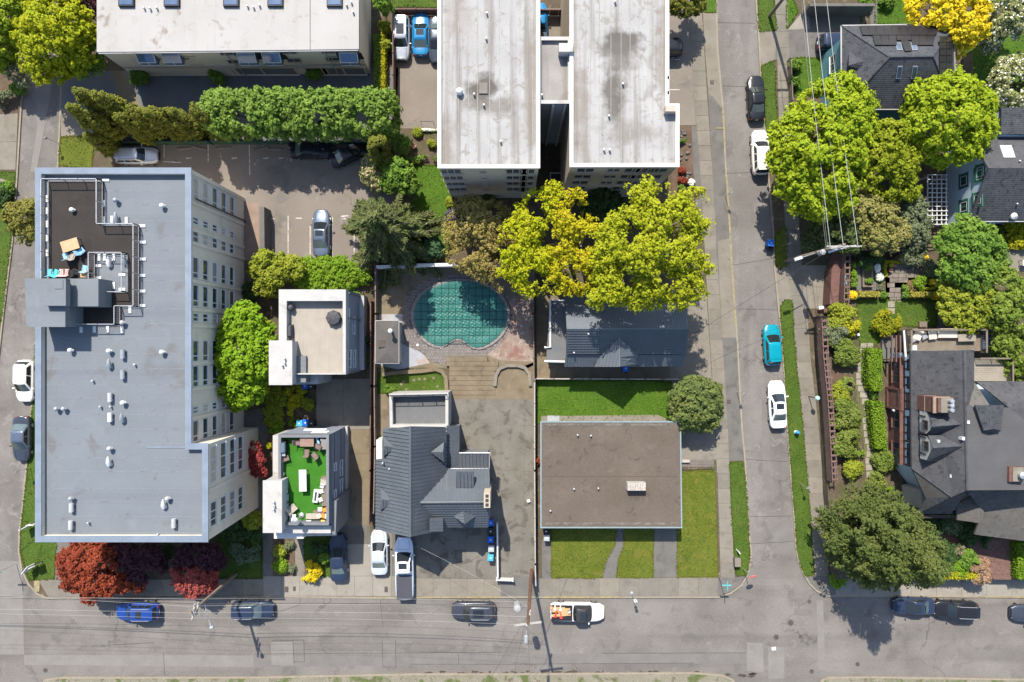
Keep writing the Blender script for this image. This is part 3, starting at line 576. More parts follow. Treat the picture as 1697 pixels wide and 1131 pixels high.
WROOF = M('white_roof', blobs=[(1026, 72, 12.75, 2.25, 1.54, (.075, .066, .055), .92), (1026, 95, 12.75, 1.95, 2.24, (.11, .1, .087), .8), (1014, 168, 12.75, 1.20, 3.08, (.085, .077, .064), .88), (1036, 218, 12.75, 2.40, 1.40, (.17, .155, .135), .6), (1060, 222, 12.75, 2.10, 1.12, (.17, .155, .135), .6), (801, 150, 12.75, 1.65, 1.68, (.07, .06, .05), .9), (823, 175, 12.75, 2.40, 1.26, (.12, .105, .088), .7), (780, 170, 12.75, 1.35, 0.84, (.13, .115, .1), .6), (738, 245, 12.75, 1.20, 3.50, (.16, .13, .1), .6), (960, 180, 12.75, 1.05, 5.60, (.16, .13, .1), .6), (880, 150, 12.75, 0.90, 7.00, (.17, .14, .11), .55), (1100, 90, 12.75, 0.75, 7.00, (.17, .14, .115), .6), (760, 30, 12.75, 1.35, 4.20, (.2, .17, .15), .5)], c1=(.265, .26, .252), c2=(.325, .32, .31), scale=.3, rough=.8, fine=.07, fscale=8, bump=.06, streak=((.135, .118, .1), (1.6, .06, 1), .9), stain=[((.12, .1, .085), .3, .6, .16, .9, .75), ((.19, .17, .145), 1.1, .55, .12, 1.2, .7), ((.1, .085, .07), 2.4, .66, .08, 1, .6)])
WROOF2 = M('white_roof_clean', (0.3, 0.29, 0.275), (0.33, 0.32, 0.305), .3, .8, .05, 8, .04, streak=((.27, .25, .225), (.8, .05, 1), .6), stain=[((.16, .12, .095), .35, .64, .07, 1.6, .7), ((.25, .225, .195), .9, .58, .14, 1, .5)])
WHITE = plain('white_paint', (0.5, 0.5, 0.49), .55, fine=.05); OFFW = M('offwhite_plaster', (0.34, 0.33, 0.315), (0.39, 0.38, 0.365), .8, .8, .06, 8, .05, stain=[((.22, .2, .175), .6, .58, .12, 1, .6)])
CREAM = M('cream_terrace', (0.27, 0.24, 0.2), (0.3, 0.27, 0.23), 1.2, .85, .05, 14, .05, streak=((.22, .195, .16), (6, .3, 1), .4))
SLATE_WALL = M('bluegrey_panel', (0.19, 0.215, 0.26), (0.22, 0.245, 0.29), .6, .7, .05, 8, .04)
WGREY = plain('warm_grey_panel', (0.13, 0.137, 0.145), .7)
CHAR = M('charcoal_tile', (0.06, 0.071, 0.083), (0.078, 0.09, 0.103), .5, .55, .12, 8, .1, spec=.4, stain=[((.1, .11, .12), 2.5, .6, .12, .6, .5)])
CHARD = M('charcoal_tile_back', (0.1, 0.115, 0.13), (0.12, 0.135, 0.15), .5, .5, .08, 8, .05, spec=.4)
SHIN = M('slate_shingle', (0.044, 0.046, 0.053), (0.064, 0.067, 0.074), 1.2, .9, .3, 9, .4, stain=[((.022, .024, .028), 3, .56, .1), ((.075, .074, .074), 2.5, .62, .1, .3, .5)])
SHIN2 = M('grey_shingle', (0.052, 0.052, 0.056), (0.07, 0.07, 0.074), 1., .9, .22, 10, .35, stain=[((.03, .03, .034), 2.5, .56, .12)])
SHIN3 = M('brown_grey_shingle', (0.09, 0.083, 0.074), (0.11, 0.103, 0.094), 1., .9, .22, 10, .35, stain=[((.065, .058, .054), 2.5, .56, .12)])
BROOF = M('brown_gravel_roof', (0.09, 0.072, 0.056), (0.11, 0.09, 0.072), .35, .95, .16, 10, .25, stain=[((.055, .045, .038), .8, .58, .12, 1, .6), ((.13, .11, .09), .5, .58, .15, .8, .6)])
GLASS = M('window_glass', (.02, .03, .036), (.035, .05, .058), .5, .08, .05, 5, 0, 0., .6)
GLASSB = M('sky_glass', (.06, .1, .17), (.1, .15, .24), .8, .06, .05, 5, 0, .2, .8); BLIND = plain('window_blind', (.4, .33, .26), .7)
DARK = plain('dark_recess', (.035, .035, .037), .9); TRIMD = plain('dark_timber', (.045, .035, .03), .8)
TEAL = plain('teal_siding', (0.1, 0.22, 0.25), .7); BLUEW = M('blue_render', (0.4, 0.5, 0.56), (0.44, 0.54, 0.6), .6, .85, .05, 12, .08)
GREENT = plain('green_trim', (.03, .11, .075), .6); METAL = plain('galvanised_metal', (.42, .43, .44), .4, .6); BLACKM = plain('black_metal', (.02, .02, .022), .5, .3)
WOODD = M('weathered_decking', (0.125, 0.1, 0.075), (0.17, 0.14, 0.107), 1.2, .9, .2, 10, .2); WOODB = M('brown_fence_wood', (.11, .065, .055), (.15, .095, .08), 1.5, .9, .25, 10, .3)
TURF = M('green_turf', (0.027, 0.12, 0.008), (0.037, 0.145, 0.013), .8, .95, .18, 14, .6)
SOLARM = M('solar_cell', (.012, .011, .016), (.02, .018, .024), 1, .3, .05, 6, 0, 0, .5)
PANES = [GLASS] * 6 + [M('green_glass', (.03, .055, .05), (.06, .09, .08), .7, .08, .05, 5, 0, 0., .7)] * 3 + [BLIND, plain('grey_curtain', (.2, .2, .2), .8), plain('dim_curtain', (.1, .09, .08), .8)]
def inset(poly, d):
    n = len(poly); out = []
    a = sum(poly[i][0] * poly[(i + 1) % n][1] - poly[(i + 1) % n][0] * poly[i][1] for i in range(n)); s = 1 if a > 0 else -1
    for i in range(n):
        p0, p, p1 = Vector(poly[i - 1]), Vector(poly[i]), Vector(poly[(i + 1) % n]); e0 = (p - p0).normalized(); e1 = (p1 - p).normalized()
        n0, n1 = Vector((-e0.y, e0.x)) * s, Vector((-e1.y, e1.x)) * s; b = n0 + n1; q = p + b * (d / max(.2, 1 + n0.dot(n1))); out.append((q.x, q.y))
    return out
def centre(poly): return (sum(p[0] for p in poly) / len(poly), sum(p[1] for p in poly) / len(poly))
def flat_building(t, out, h, hr, th, wallm, roofm, capm, z0=0., bottom=None):
    """walls, flat roof and parapet cap of a building with world outline out"""
    ins = inset(out, th); mid = inset(out, -.11); mi2 = inset(out, th + .03)
    mb = MB(); n = len(out); zb = z0 if bottom is None else bottom
    mb.loft([[(x, y, zb) for x, y in out], [(x, y, h - .08) for x, y in out], [(x, y, h - .08) for x, y in ins], [(x, y, hr - .2) for x, y in ins]], cap=(False, False))
    mk('wall', mb, wallm, t); mk('flat_roof', MB().prism(ins, hr - .25, hr), roofm, t)
    mk('parapet_cap', MB().loft([[(x, y, h - .1) for x, y in mid], [(x, y, h) for x, y in mid], [(x, y, h) for x, y in mi2], [(x, y, h - .1) for x, y in mi2]], cap=(False, False)), capm, t)
def win(t, c, n, w, h, frame=None, pane=None, mull=(), fr=.06, name='window', tilt=0., proud=.05, hm=()):
    """window on a wall: c centre on the wall, n outward normal (world x, y); mull: fractions of vertical bars"""
    frame = frame or WHITE; pane = pane or GLASS; n = Vector((n[0], n[1], 0)).normalized(); u = Vector((-n.y, n.x, 0)); z = Vector((0, 0, 1)); c = Vector(c)
    def bx(mb, a0, a1, b0, b1, d0, d1):
        q = []
        for d in (d0, d1): q.append([tuple(c + u * a + z * b + n * d) for a, b in ((a0, b0), (a1, b0), (a1, b1), (a0, b1))])
        mb.loft(q)
    mb = MB(); bx(mb, -w / 2 - .04, w / 2 + .04, -h / 2, -h / 2 + fr, -.05, proud + .08); bx(mb, -w / 2, w / 2, h / 2 - fr, h / 2, -.05, proud)
    bx(mb, -w / 2, -w / 2 + fr, -h / 2 + fr, h / 2 - fr, -.05, proud); bx(mb, w / 2 - fr, w / 2, -h / 2 + fr, h / 2 - fr, -.05, proud)
    for m in mull: bx(mb, w * (m - .5) - fr / 2, w * (m - .5) + fr / 2, -h / 2 + fr, h / 2 - fr, -.05, proud - .005)
    for m in hm: bx(mb, -w / 2 + fr, w / 2 - fr, h * (m - .5) - fr / 2, h * (m - .5) + fr / 2, -.05, proud - .01)
    f = mk(name, mb, frame, t); mp = MB(); bx(mp, -w / 2 + fr, w / 2 - fr, -h / 2 + fr, h / 2 - fr, -.04, .015); mk('pane', mp, pane, f); return f
VENTM = [WHITE, plain('aged_white_metal', (.33, .33, .33), .5), plain('zinc_grey', (.24, .26, .28), .45, .2)]
def vent(t, x, y, z, kind='dome', rot=0.):
    if kind == 'dome':
        mb = MB().lathe(x, y, [(.12, z), (.12, z + .3), (.21, z + .33), (.21, z + .48), (.15, z + .58), (.04, z + .62)], 12)
        mb.tube([(x + .04, y, z + .45), (x + .16, y, z + .38), (x + .2, y, z + .26)], .1, 8)
    elif kind == 'cyl':
        mb = MB().tube([(x, y + .4, z + .3), (x, y - .4, z + .3)], .2, 12); mb.box(x, y + .25, z, .3, .1, .3); mb.box(x, y - .25, z, .3, .1, .3)
    elif kind == 'goose':
        mb = MB().tube([(x, y + .55, z + .5), (x - .02, y + .3, z + .48), (x - .04, y, z + .36), (x - .06, y - .2, z + .25), (x, y - .22, z)], [.05, .14, .22, .2, .18], 10)
    else:
        mb = MB().lathe(x, y, [(.09, z), (.09, z + .35), (.075, z + .36), (.01, z + .36)], 8)
    return mk('vent', mb, VENTM[int(rng.integers(3))] if kind != 'pipe' else METAL, t, smooth=True)
def railing(t, pts, z, h=1.05, mat=None, gap=.16, posts=1.6, name='railing', r=.018, top=.03, close=False):
    mb = MB(); pts = pts + ([pts[0]] if close else [])
    for i in range(len(pts) - 1):
        a, b = pts[i], pts[i + 1]; l = math.hypot(b[0] - a[0], b[1] - a[1]); rot = math.atan2(b[1] - a[1], b[0] - a[0]); mx, my = (a[0] + b[0]) / 2, (a[1] + b[1]) / 2
        mb.box(mx, my, z + h - .05, l, top * 2, .05, rot); mb.box(mx, my, z + .12, l, .035, .035, rot)
        for k in range(int(l / gap) + 1):
            u = k * gap / l; mb.box(a[0] + (b[0] - a[0]) * u, a[1] + (b[1] - a[1]) * u, z + .1, r, r, h - .12, rot)
        m = max(1, round(l / posts))
        for k in range(m + 1):
            u = k / m; mb.box(a[0] + (b[0] - a[0]) * u, a[1] + (b[1] - a[1]) * u, z, .06, .06, h, rot)
    return mk(name, mb, mat or METAL, t)
# ---------------------------------------------------------------- large apartment house on the left
h1, r1 = 12.3, 11.75
o1 = PW([(62, 280), (315, 280), (315, 737), (343, 737), (343, 897), (60, 897)], h1); o1[0] = (o1[5][0], o1[0][1])
b1 = thing('apartment_house', 'long L-shaped apartment house with flat blue-grey membrane roof, roof deck and beige stucco side', 'building', (*centre(o1), 0))
flat_building(b1, o1, h1, r1, .42, STUC, GREYM, CAPM)
xw = o1[1][0]; n = (1, 0)
def zx(px, x): return H * (1 - x * S / (px - CX))          # height at which a plane x=const shows at px
cols1 = [(313, 37), (366, 13), (392, 20), (444, 36), (490, 37), (526, 15), (582, 36), (624, 36), (680, 13), (715, 36)]
for yp, ln in cols1:
    k = (1 - zx(322, xw) / H) / S; Y = (CY - yp) * k; w = ln * k
    for fi, z in enumerate((11.35, 9.35, 7.35, 5.35, 3.35)):
        win(b1, (xw, Y, z), n, w, 1.05, mull=((.27,) if w > 1.5 else (.5,)), fr=.09, pane=PANES[int(rng.integers(len(PANES)))])
for yp in (287, 336, 381, 403, 466, 513, 540, 603, 646, 694):
    k = (1 - zx(319, xw) / H) / S; mk('pilaster', MB().box(xw + .05, (CY - yp) * k, 0, .1, .3, 12.1), STUC, b1)
xa = o1[4][0]; k = .842 / S
for yp, ln in ((771, 62), (854, 42)):
    for z in (11.1, 9.0, 6.9, 4.9): win(b1, (xa, (CY - yp) * k, z), n, ln * k, 1.15, mull=(.3, .62), fr=.09, pane=PANES[int(rng.integers(len(PANES)))])
mk('pilaster', MB().box(xa + .05, (CY - 812) * k, 0, .1, .3, 12.1), STUC, b1)
mk('roof_seam', MB().box(*W(277, 741.5, r1), r1, 3.6, .12, .05), CAPM, b1)
mk('downpipe', MB().tube([(xw + .2, (CY - 330) * k, .1), (xw + .2, (CY - 330) * k, 11.6)], .07, 8), BLACKM, b1)
rs_ = MB()
for i in range(25):
    y = 292 + i * 24.6 + rng.uniform(-2, 2); x2_ = 339 if y > 745 else 311; A_ = W(67, y, r1); B_ = W(x2_, y, r1); rs_.box((A_[0] + B_[0]) / 2, A_[1], r1 - .01, B_[0] - A_[0], .05, .016)
mk('roof_seam', rs_, M('lap_seam', (.15, .165, .185), (.17, .185, .205), 1, .8, stain=[((.09, .088, .085), 1.2, .55, .1)]), b1)
# roof deck
zd = r1 + .12; db = MB()
def D(x0, y0, x1, y1): db.prism(PW([(x0, y0), (x1, y0), (x1, y1), (x0, y1)], zd), r1 - .05, zd)
D(81, 301, 158, 538); D(158, 301, 171, 421); D(171, 374, 231, 421); D(212, 421, 231, 508); D(158, 485, 212, 508); D(158, 508, 200, 538)
deck = mk('roof_deck', db, DECKM, b1)
railing(deck, PW([(81, 538), (81, 301), (171, 301), (171, 374), (231, 374), (231, 508), (200, 508), (200, 538), (120, 538)], zd), zd, mat=METAL)
railing(deck, PW([(158, 488), (158, 421), (212, 421), (212, 485), (185, 485)], zd), zd, mat=METAL)
for px, py, a in [(236, 375, 0), (237, 402, 0), (237, 430, 0), (236, 457, 0), (236, 483, 0), (236, 507, 0), (176, 299, 0), (172, 338, 1), (172, 365, 1), (186, 364, 1), (210, 366, 1), (165, 427, 1), (174, 427, 1), (189, 427, 1), (163, 441, 0), (203, 456, 0), (163, 461, 0), (203, 480, 0), (189, 474, 1), (216, 514, 1), (179, 546, 1), (203, 547, 1), (135, 546, 1), (157, 546, 1), (79, 330, 1), (79, 350, 1), (79, 372, 1), (79, 395, 1), (79, 420, 1)]:
    mk('ballast_block', MB().box(*W(px, py, r1), r1, .62 if not a else .26, .26 if not a else .62, .1, 0, bev=.02), WHITE, b1)
# stair house on the roof
sh = r1 + 2.7; qs = PW([(42, 463), (107, 463), (107, 541), (45, 541)], sh); stair = mk('stair_house', MB().prism(qs, r1 - .1, sh - .1), GREYM, b1)
mk('roof', MB().prism(inset(qs, -.06), sh - .1, sh), GREYM, stair)
qs = PW([(107, 462), (163, 462), (163, 508), (107, 508)], r1 + 2.1); st2 = mk('stair_house', MB().prism(qs, r1 - .1, r1 + 2.1), GREYM, b1)
q = PW([(72, 462), (109, 462), (109, 507), (72, 507)], sh + .6); mk('lift_overrun', MB().prism(q, sh, sh + .6), GREYM, stair)
mk('hatch', MB().prism(PW([(90, 464), (104, 464), (104, 479), (90, 479)], sh + .65), sh + .58, sh + .65), GREYM, stair)
mk('door', MB().box(*W(118, 524, r1 + 1), zd, .08, 1.0, 2.05), WHITE, st2)
for px, py, kd in [(119, 348, 'dome'), (191, 332, 'dome'), (192, 362, 'goose'), (268, 341, 'dome'), (116, 581, 'dome'), (180, 582, 'dome'), (181, 605, 'goose'), (202, 587, 'cyl'), (202, 621, 'cyl'), (268, 584, 'dome'), (93, 678, 'dome'), (105, 678, 'dome'), (181, 659, 'cyl'), (181, 692, 'cyl'), (203, 668, 'dome'), (202, 695, 'goose'), (181, 744, 'dome'), (180, 767, 'goose'), (117, 827, 'dome'), (117, 842, 'cyl'), (277, 827, 'dome'), (271, 838, 'goose'), (116, 871, 'cyl'), (287, 868, 'cyl'), (180, 436, 'goose'), (206, 433, 'goose'), (202, 535, 'dome'), (221, 605, 'pipe'), (151, 632, 'pipe'), (164, 675, 'pipe'), (144, 868, 'pipe'), (260, 887, 'pipe'), (181, 675, 'pipe')]:
    vent(b1, *W(px, py, r1 + .4), r1, kd)
# ---------------------------------------------------------------- white roofed row at top left
h2 = 6.5; o2 = PW([(162, -90), (593, -90), (593, 80), (162, 85)], h2)
b2 = thing('apartment_row', 'low apartment row at the top left with bright white roof and skylights', 'building', (*centre(o2), 0))
mk('wall', MB().prism(inset(o2, .05), 0, h2 - .35), STUC, b2); mk('flat_roof', MB().prism(inset(o2, -.1), h2 - .3, h2), WROOF2, b2)
mk('gutter', MB().box((o2[2][0] + o2[3][0]) / 2, (o2[2][1] + o2[3][1]) / 2 - .15, h2 - .22, o2[2][0] - o2[3][0], .14, .14, math.atan2(o2[2][1] - o2[3][1], o2[2][0] - o2[3][0])), OFFW, b2)
yw = (o2[2][1] + o2[3][1]) / 2 + .05; ns = (0, -1)
def onY(px, py, y0): p = ray(px, py, (0, y0, 0), (0, 1, 0)); return p
mk('wall_band', MB().box((o2[0][0] + o2[1][0]) / 2, yw - .1, 2.3, o2[1][0] - o2[0][0] - .3, .25, .25), STUC2, b2)
for px in (246, 288, 412, 453, 580):
    x = onY(px, 93, yw).x; zc = 5.0; w = 1.75
    f = win(b2, (x, yw - .02, zc), ns, w + .8, 1.25, frame=DARK, pane=DARK, fr=.05, proud=.03, name='bay_recess')
    g = MB().add([(x - w / 2, yw - .05, zc + .75), (x + w / 2, yw - .05, zc + .75), (x + w / 2, yw - .75, zc + .1), (x - w / 2, yw - .75, zc + .1), (x - w / 2, yw - .05, zc - .7), (x + w / 2, yw - .05, zc - .7), (x + w / 2, yw - .75, zc - .5), (x - w / 2, yw - .75, zc - .5)], [(3, 2, 1, 0), (7, 6, 2, 3), (4, 7, 3, 0), (6, 5, 1, 2), (4, 5, 6, 7)])
    bw = mk('bay_window', g, GLASSB, b2); fm = MB()
    for a, b in (((x - w / 2, yw - .06, zc + .78), (x + w / 2, yw - .06, zc + .78)), ((x - w / 2, yw - .77, zc + .12), (x + w / 2, yw - .77, zc + .12)), ((x - w / 2, yw - .06, zc + .78), (x - w / 2, yw - .77, zc + .12)), ((x + w / 2, yw - .06, zc + .78), (x + w / 2, yw - .77, zc + .12)), ((x - w / 2, yw - .77, zc - .5), (x + w / 2, yw - .77, zc - .5)), ((x, yw - .77, zc - .5), (x, yw - .77, zc + .12))): fm.tube([a, b], .045, 4)
    mk('frame', fm, WHITE, bw)
for px, py in ((224, 105), (309, 90), (324, 104), (375, 88), (388, 102), (479, 86), (487, 100), (543, 85), (551, 98)):
    p = onY(px, py, yw); win(b2, (p.x, yw, p.z), ns, 1.35, .8, frame=STUC2, mull=(.5,), fr=.06)
for px, w in ((283, 6.6), (435, 7.2), (570, 4.6)): p = onY(px, 118, yw); win(b2, (p.x, yw, 1.15), ns, w, 2.1, frame=STUC, pane=plain('garage_door', (.13, .15, .16), .7), mull=(.5,), name='garage_door', fr=.12)
for px in (361, 520): p = onY(px, 110, yw); win(b2, (p.x, yw, 1.3), ns, 2.3, 2.6, frame=STUC2, pane=DARK, name='entrance', fr=.15); mk('downpipe', MB().tube([(p.x + 2.1, yw - .12, 0), (p.x + 2.1, yw - .12, h2 - .3)], .06, 6), STUC2, b2)
for px in (211, 286, 384, 457, 555):
    x, y = W(px, 3, h2); s = mk('skylight', MB().box(x, y, h2, 1.55, 1.15, .28, 0, tap=.95), BLACKM, b2); mk('pane', MB().box(x, y, h2 + .28, 1.3, .95, .06, 0, tap=.9), GLASSB, s)
for px, py in ((240, 15), (250, 16), (261, 15), (411, 12), (421, 14), (431, 11), (575, 10), (583, 6), (586, 22)): vent(b2, *W(px, py, h2), h2, 'pipe')
mk('roof_seam', MB().box(*W(514, 40, h2), h2, .05, 5, .02), IRON, b2); mk('roof_seam', MB().box(*W(356, 40, h2), h2, .03, 5, .02), OFFW, b2)
# ---------------------------------------------------------------- twin white roofed towers
h3, r3 = 13., 12.75
oL = PW([(727, -110), (893, -110), (893, 277), (727, 277)], h3); oR = PW([(948, -110), (1107, -110), (1107, 174), (1124, 174), (1124, 275), (946, 275)], h3); oR[0] = (oR[5][0], oR[0][1])
b3 = thing('apartment_tower', 'left of two tall blocks with weathered white roofs, next to the walled car park', 'building', (*centre(oL), 0), 'twin tall apartment blocks')
flat_building(b3, oL, h3, r3, .2, STUC2, WROOF, WHITE)
b3r = thing('apartment_tower', 'right of two tall blocks with white roof and large dark ponding stains', 'building', (*centre(oR), 0), 'twin tall apartment blocks')
flat_building(b3r, oR, h3, r3, .2, STUC2, WROOF, WHITE)
def ylev(y0, zs, cols, t, mat=GLASS):
    for z in zs:
        for x, w, hh in cols: win(t, (x, y0, z), ns, w, hh, frame=STUC2, pane=mat, mull=(.33, .66) if w > 1.6 else (.5,), fr=.07)
FL = (11.5, 9.1, 6.7, 4.3)
ylev(oL[2][1], FL, [(W(743, 0, h3)[0] + .1, 1.9, 1.4), (W(856, 0, h3)[0], 1.9, 1.4), (W(876, 0, h3)[0], 1.2, 1.4)], b3); ylev(oL[2][1], (11.3, 8.9, 6.5, 4.1), [(W(799, 0, h3)[0], .6, .5)], b3)
ylev(oR[4][1], FL, [(W(973, 0, h3)[0], 1.6, 1.4), (W(1021, 0, h3)[0], 1.2, 1.1), (W(1053, 0, h3)[0], 1.5, 1.4), (W(1074, 0, h3)[0], 1.7, 1.5), (W(1098, 0, h3)[0], 1.5, 1.4)], b3r)
for z in FL: mk('balcony', MB().box(W(743, 0, h3)[0] + .15, oL[2][1] - .12, z - .95, 2.0, .25, .25), STUC2, b3)
for z in FL: mk('balcony', MB().box(W(1074, 0, h3)[0], oR[4][1] - .12, z - .95, 1.9, .25, .25), STUC2, b3r)
STAIN = M('drain_grime', (.13, .118, .1), (.2, .187, .165), .6, .9, .15, 8, .05)
for t_, xa_, xb_, ya_, yb_ in ((b3, 731, 889, -60, 273), (b3r, 951, 1104, -60, 271)):
    sm_ = MB()
    for i in range(9):
        x = xa_ + (xb_ - xa_) * (i + rng.uniform(.3, .7)) / 9; A_, B_ = W(x, ya_, r3), W(x, yb_, r3); sm_.prism([(A_[0], B_[1]), (A_[0] + .05, B_[1]), (A_[0] + .05, A_[1]), (A_[0], A_[1])], r3 - .01, r3 + .006)
    mk('roof_seam', sm_, M('seam_grime', (.2, .185, .165), (.3, .29, .27), 1.2, .9), t_)
dr = MB().box(*W(801, 147, r3), r3, .75, .95, .12); mk('drain_hatch', dr, STAIN, b3)
for px, py in ((762, 154), (786, 158), (802, 176), (806, 66), (807, 24), (830, 236)): vent(b3, *W(px, py, r3), r3, 'pipe')
mk('vent', MB().lathe(*W(762, 154, r3), [(.25, r3), (.25, r3 + .3), (.33, r3 + .35), (.2, r3 + .6), (.02, r3 + .65)], 12), WHITE, b3)
for px, py in ((1019, 5), (1032, 141), (1009, 194), (1001, 250), (1010, 250)): vent(b3r, *W(px, py, r3), r3, 'pipe')
mk('parapet_bracket', MB().box(*W(1108, 129, h3), h3 - .3, .2, .3, .3), WHITE, b3r); mk('parapet_bracket', MB().box(*W(1108, 154, h3), h3 - .3, .2, .3, .3), WHITE, b3r)
mk('roof_box', MB().box(*W(1111, 181, h3 + .4), r3, .9, .5, .8), STUC2, b3r)
# connecting stair block
hc = 12.6; oc = PW([(892.5, 63), (949, 63), (949, 170), (892.5, 170)], hc); oc = [(oL[1][0] + .02, oc[0][1]), (oR[5][0] - .02, oc[0][1]), (oR[5][0] - .02, oc[2][1]), (oL[1][0] + .02, oc[2][1])]
bc = thing('stair_block', 'grey stair block bridging the gap between the two tall white roofed blocks', 'building', (*centre(oc), 0))
flat_building(bc, oc, hc, hc - .35, .18, WGREY, M('grey_roof', (.2, .19, .175), (.27, .255, .24), .5, .85, .1, 8, .08, streak=((.14, .125, .11), (1.3, .1, 1), .6), stain=[((.13, .115, .1), .5, .56, .14, 1, .6)]), OFFW)
mk('roof_box', MB().box(*W(938, 80, hc + .6), hc - .35, 1.25, .75, 1.1), OFFW, bc)
for px in (917, 937): x = W(px, 170, hc)[0]; mk('downpipe', MB().tube([(x, oc[2][1] - .15, 0), (x, oc[2][1] - .15, hc - .2)], .13, 8), OFFW, bc)
mk('recess_panel', MB().box((W(917, 0, hc)[0] + W(937, 0, hc)[0]) / 2, oc[2][1] - .03, .2, .9, .06, hc - .6), SLATE_WALL, bc); vent(bc, *W(898, 157, hc), hc - .35, 'pipe')
lf = thing('light_well_hatch', 'white framed dark basement hatch at the foot of the gap between the tall blocks', 'hatch', (*W(924, 297), 0)); mk('frame', MB().loft([[(*p, 0) for p in PW([(911, 287), (936, 287), (936, 308), (911, 308)])], [(*p, .25) for p in PW([(911, 287), (936, 287), (936, 308), (911, 308)])], [(*p, .25) for p in PW([(912.5, 288.5), (934.5, 288.5), (934.5, 306.5), (912.5, 306.5)])], [(*p, .0) for p in PW([(912.5, 288.5), (934.5, 288.5), (934.5, 306.5), (912.5, 306.5)])]], cap=(False, False)), WHITE, lf); mk('cover', MB().prism(PW([(912, 288), (935, 288), (935, 307), (912, 307)]), 0, .1), DARK, lf)
# ---------------------------------------------------------------- upper modern white house
h4 = 7.4; o4 = PW([(462, 480), (573, 480), (573, 621), (462, 637)], h4); o4[2] = (o4[1][0], o4[2][1]); o4[3] = (o4[0][0], o4[2][1])
b4 = thing('modern_house', 'modern white house with cream roof terrace and covered grill, above the turf roofed house', 'house', (*centre(o4), 0))
f4 = 6.5; mk('wall', MB().prism(inset(o4, .02), 0, f4 - .05), SLATE_WALL, b4)
ix = PW([(475, 499), (568, 499), (568, 619), (475, 630)], h4); ix[2] = (ix[1][0], ix[2][1]); ix[3] = (ix[0][0], ix[2][1])
mk('parapet', MB().loft([[(x, y, f4 - .3) for x, y in o4], [(x, y, h4) for x, y in o4], [(x, y, h4) for x, y in ix], [(x, y, f4 - .3) for x, y in ix]], cap=(False, False)), OFFW, b4)
mk('terrace_floor', MB().prism(ix, f4 - .2, f4), CREAM, b4); mk('screen', MB().box((ix[1][0]), (ix[0][1] + ix[2][1]) / 2 + .1, f4, .1, ix[0][1] - ix[2][1] + .2, .75), WGREY, b4)
tw = PW([(447, 566), (483, 566), (483, 637), (447, 637)], 8.4); mk('tower', MB().prism(tw, 0, 8.3), OFFW, b4); mk('tower_roof', MB().prism(inset(tw, -.08), 8.3, 8.42), OFFW, b4)
mk('side_block', MB().prism(PW([(483, 590), (507, 590), (507, 634), (483, 634)], 6.9), 0, 6.9), WGREY, b4); mk('low_roof', MB().prism(PW([(483, 618), (527, 622), (527, 637), (483, 638)], 5.4), 0, 5.4), OFFW, b4)
xe = o4[1][0]
for px, py, w, hh in ((577, 522, 1.2, .6), (586, 540, 1.7, .7), (579, 595, 1.75, .9), (587, 595, 1.75, .75)): z = zx(px, xe); win(b4, (xe - .02, (CY - py) * (1 - z / H) / S, z), n, w, hh, mull=(.5,))
for py in (486, 528, 618): z = 3.5; mk('wall_fin', MB().box(xe + .08, (CY - py) * (1 - 6.5 / H) / S, 0, .2, .12, 6.6), WGREY, b4)
mk('wall_base', MB().box(xe + .25, (o4[0][1] + o4[2][1]) / 2, 0, .5, o4[0][1] - o4[2][1] - .4, 1.6), OFFW, b4)
for px, py in ((473, 595), (473, 602), (469, 606)): vent(b4, *W(px, py, 8.4), 8.42, 'pipe')
# ---------------------------------------------------------------- turf roofed house
h5, f5 = 7.3, 6.35
o5 = PW([(461, 721), (545, 721), (545, 871), (461, 871)], h5)
b5 = thing('turf_roof_house', 'modern grey house with bright green artificial turf roof terrace full of furniture', 'house', (*centre(o5), 0))
i5 = inset(o5, .26); mk('wall', MB().prism(inset(o5, .02), 0, f5 - .05), SLATE_WALL, b5)
mk('parapet', MB().loft([[(x, y, f5 - .3) for x, y in o5], [(x, y, h5) for x, y in o5], [(x, y, h5) for x, y in i5], [(x, y, f5 - .3) for x, y in i5]], cap=(False, False)), WGREY, b5)
mk('turf', MB().prism(i5, f5 - .2, f5), TURF, b5)
tw = PW([(437, 798), (466, 798), (466, 882), (437, 882)], 8.4); mk('tower', MB().prism(tw, 0, 8.3), OFFW, b5); mk('tower_roof', MB().prism(inset(tw, -.08), 8.3, 8.42), OFFW, b5)
mk('side_ledge', MB().prism(PW([(452, 722), (461, 722), (461, 800), (452, 800)], 5.6), 0, 5.6), OFFW, b5)
mk('rear_ledge', MB().prism(PW([(462, 872), (548, 872), (548, 884), (462, 884)], 6.5), 0, 6.5), OFFW, b5); mk('rear_ledge', MB().prism(PW([(454, 884), (503, 884), (503, 893), (454, 893)], 5.8), 0, 5.8), WHITE, b5); mk('gutter', MB().prism(PW([(503, 884), (557, 882), (557, 888), (503, 889)], 5.9), 5.6, 5.9), OFFW, b5)
xe5 = o5[1][0]
mk('side_block', MB().prism(PW([(548, 830), (558, 830), (556, 886), (548, 886)], 6.2), 0, 6.2), WGREY, b5)
mk('foundation', MB().box(xe5 + .12, (o5[0][1] + o5[2][1]) / 2, 0, .25, o5[0][1] - o5[2][1], .9), OFFW, b5)
for z in (5.2, 2.6): mk('panel_joint', MB().box(xe5, (o5[0][1] + o5[2][1]) / 2, z, .03, o5[0][1] - o5[2][1], .06), DARK, b5)
for px, py, w, hh in ((565, 776, 1.6, .75), (565, 809, 1.8, .75), (555, 774, .8, .55), (555, 819, .85, .55), (553, 842, .9, .8)): z = zx(px, xe5); win(b5, (xe5, (CY - py) * (1 - z / H) / S, z), n, w, hh, mull=(.5,) if w > 1 else ())
yn = o5[0][1]
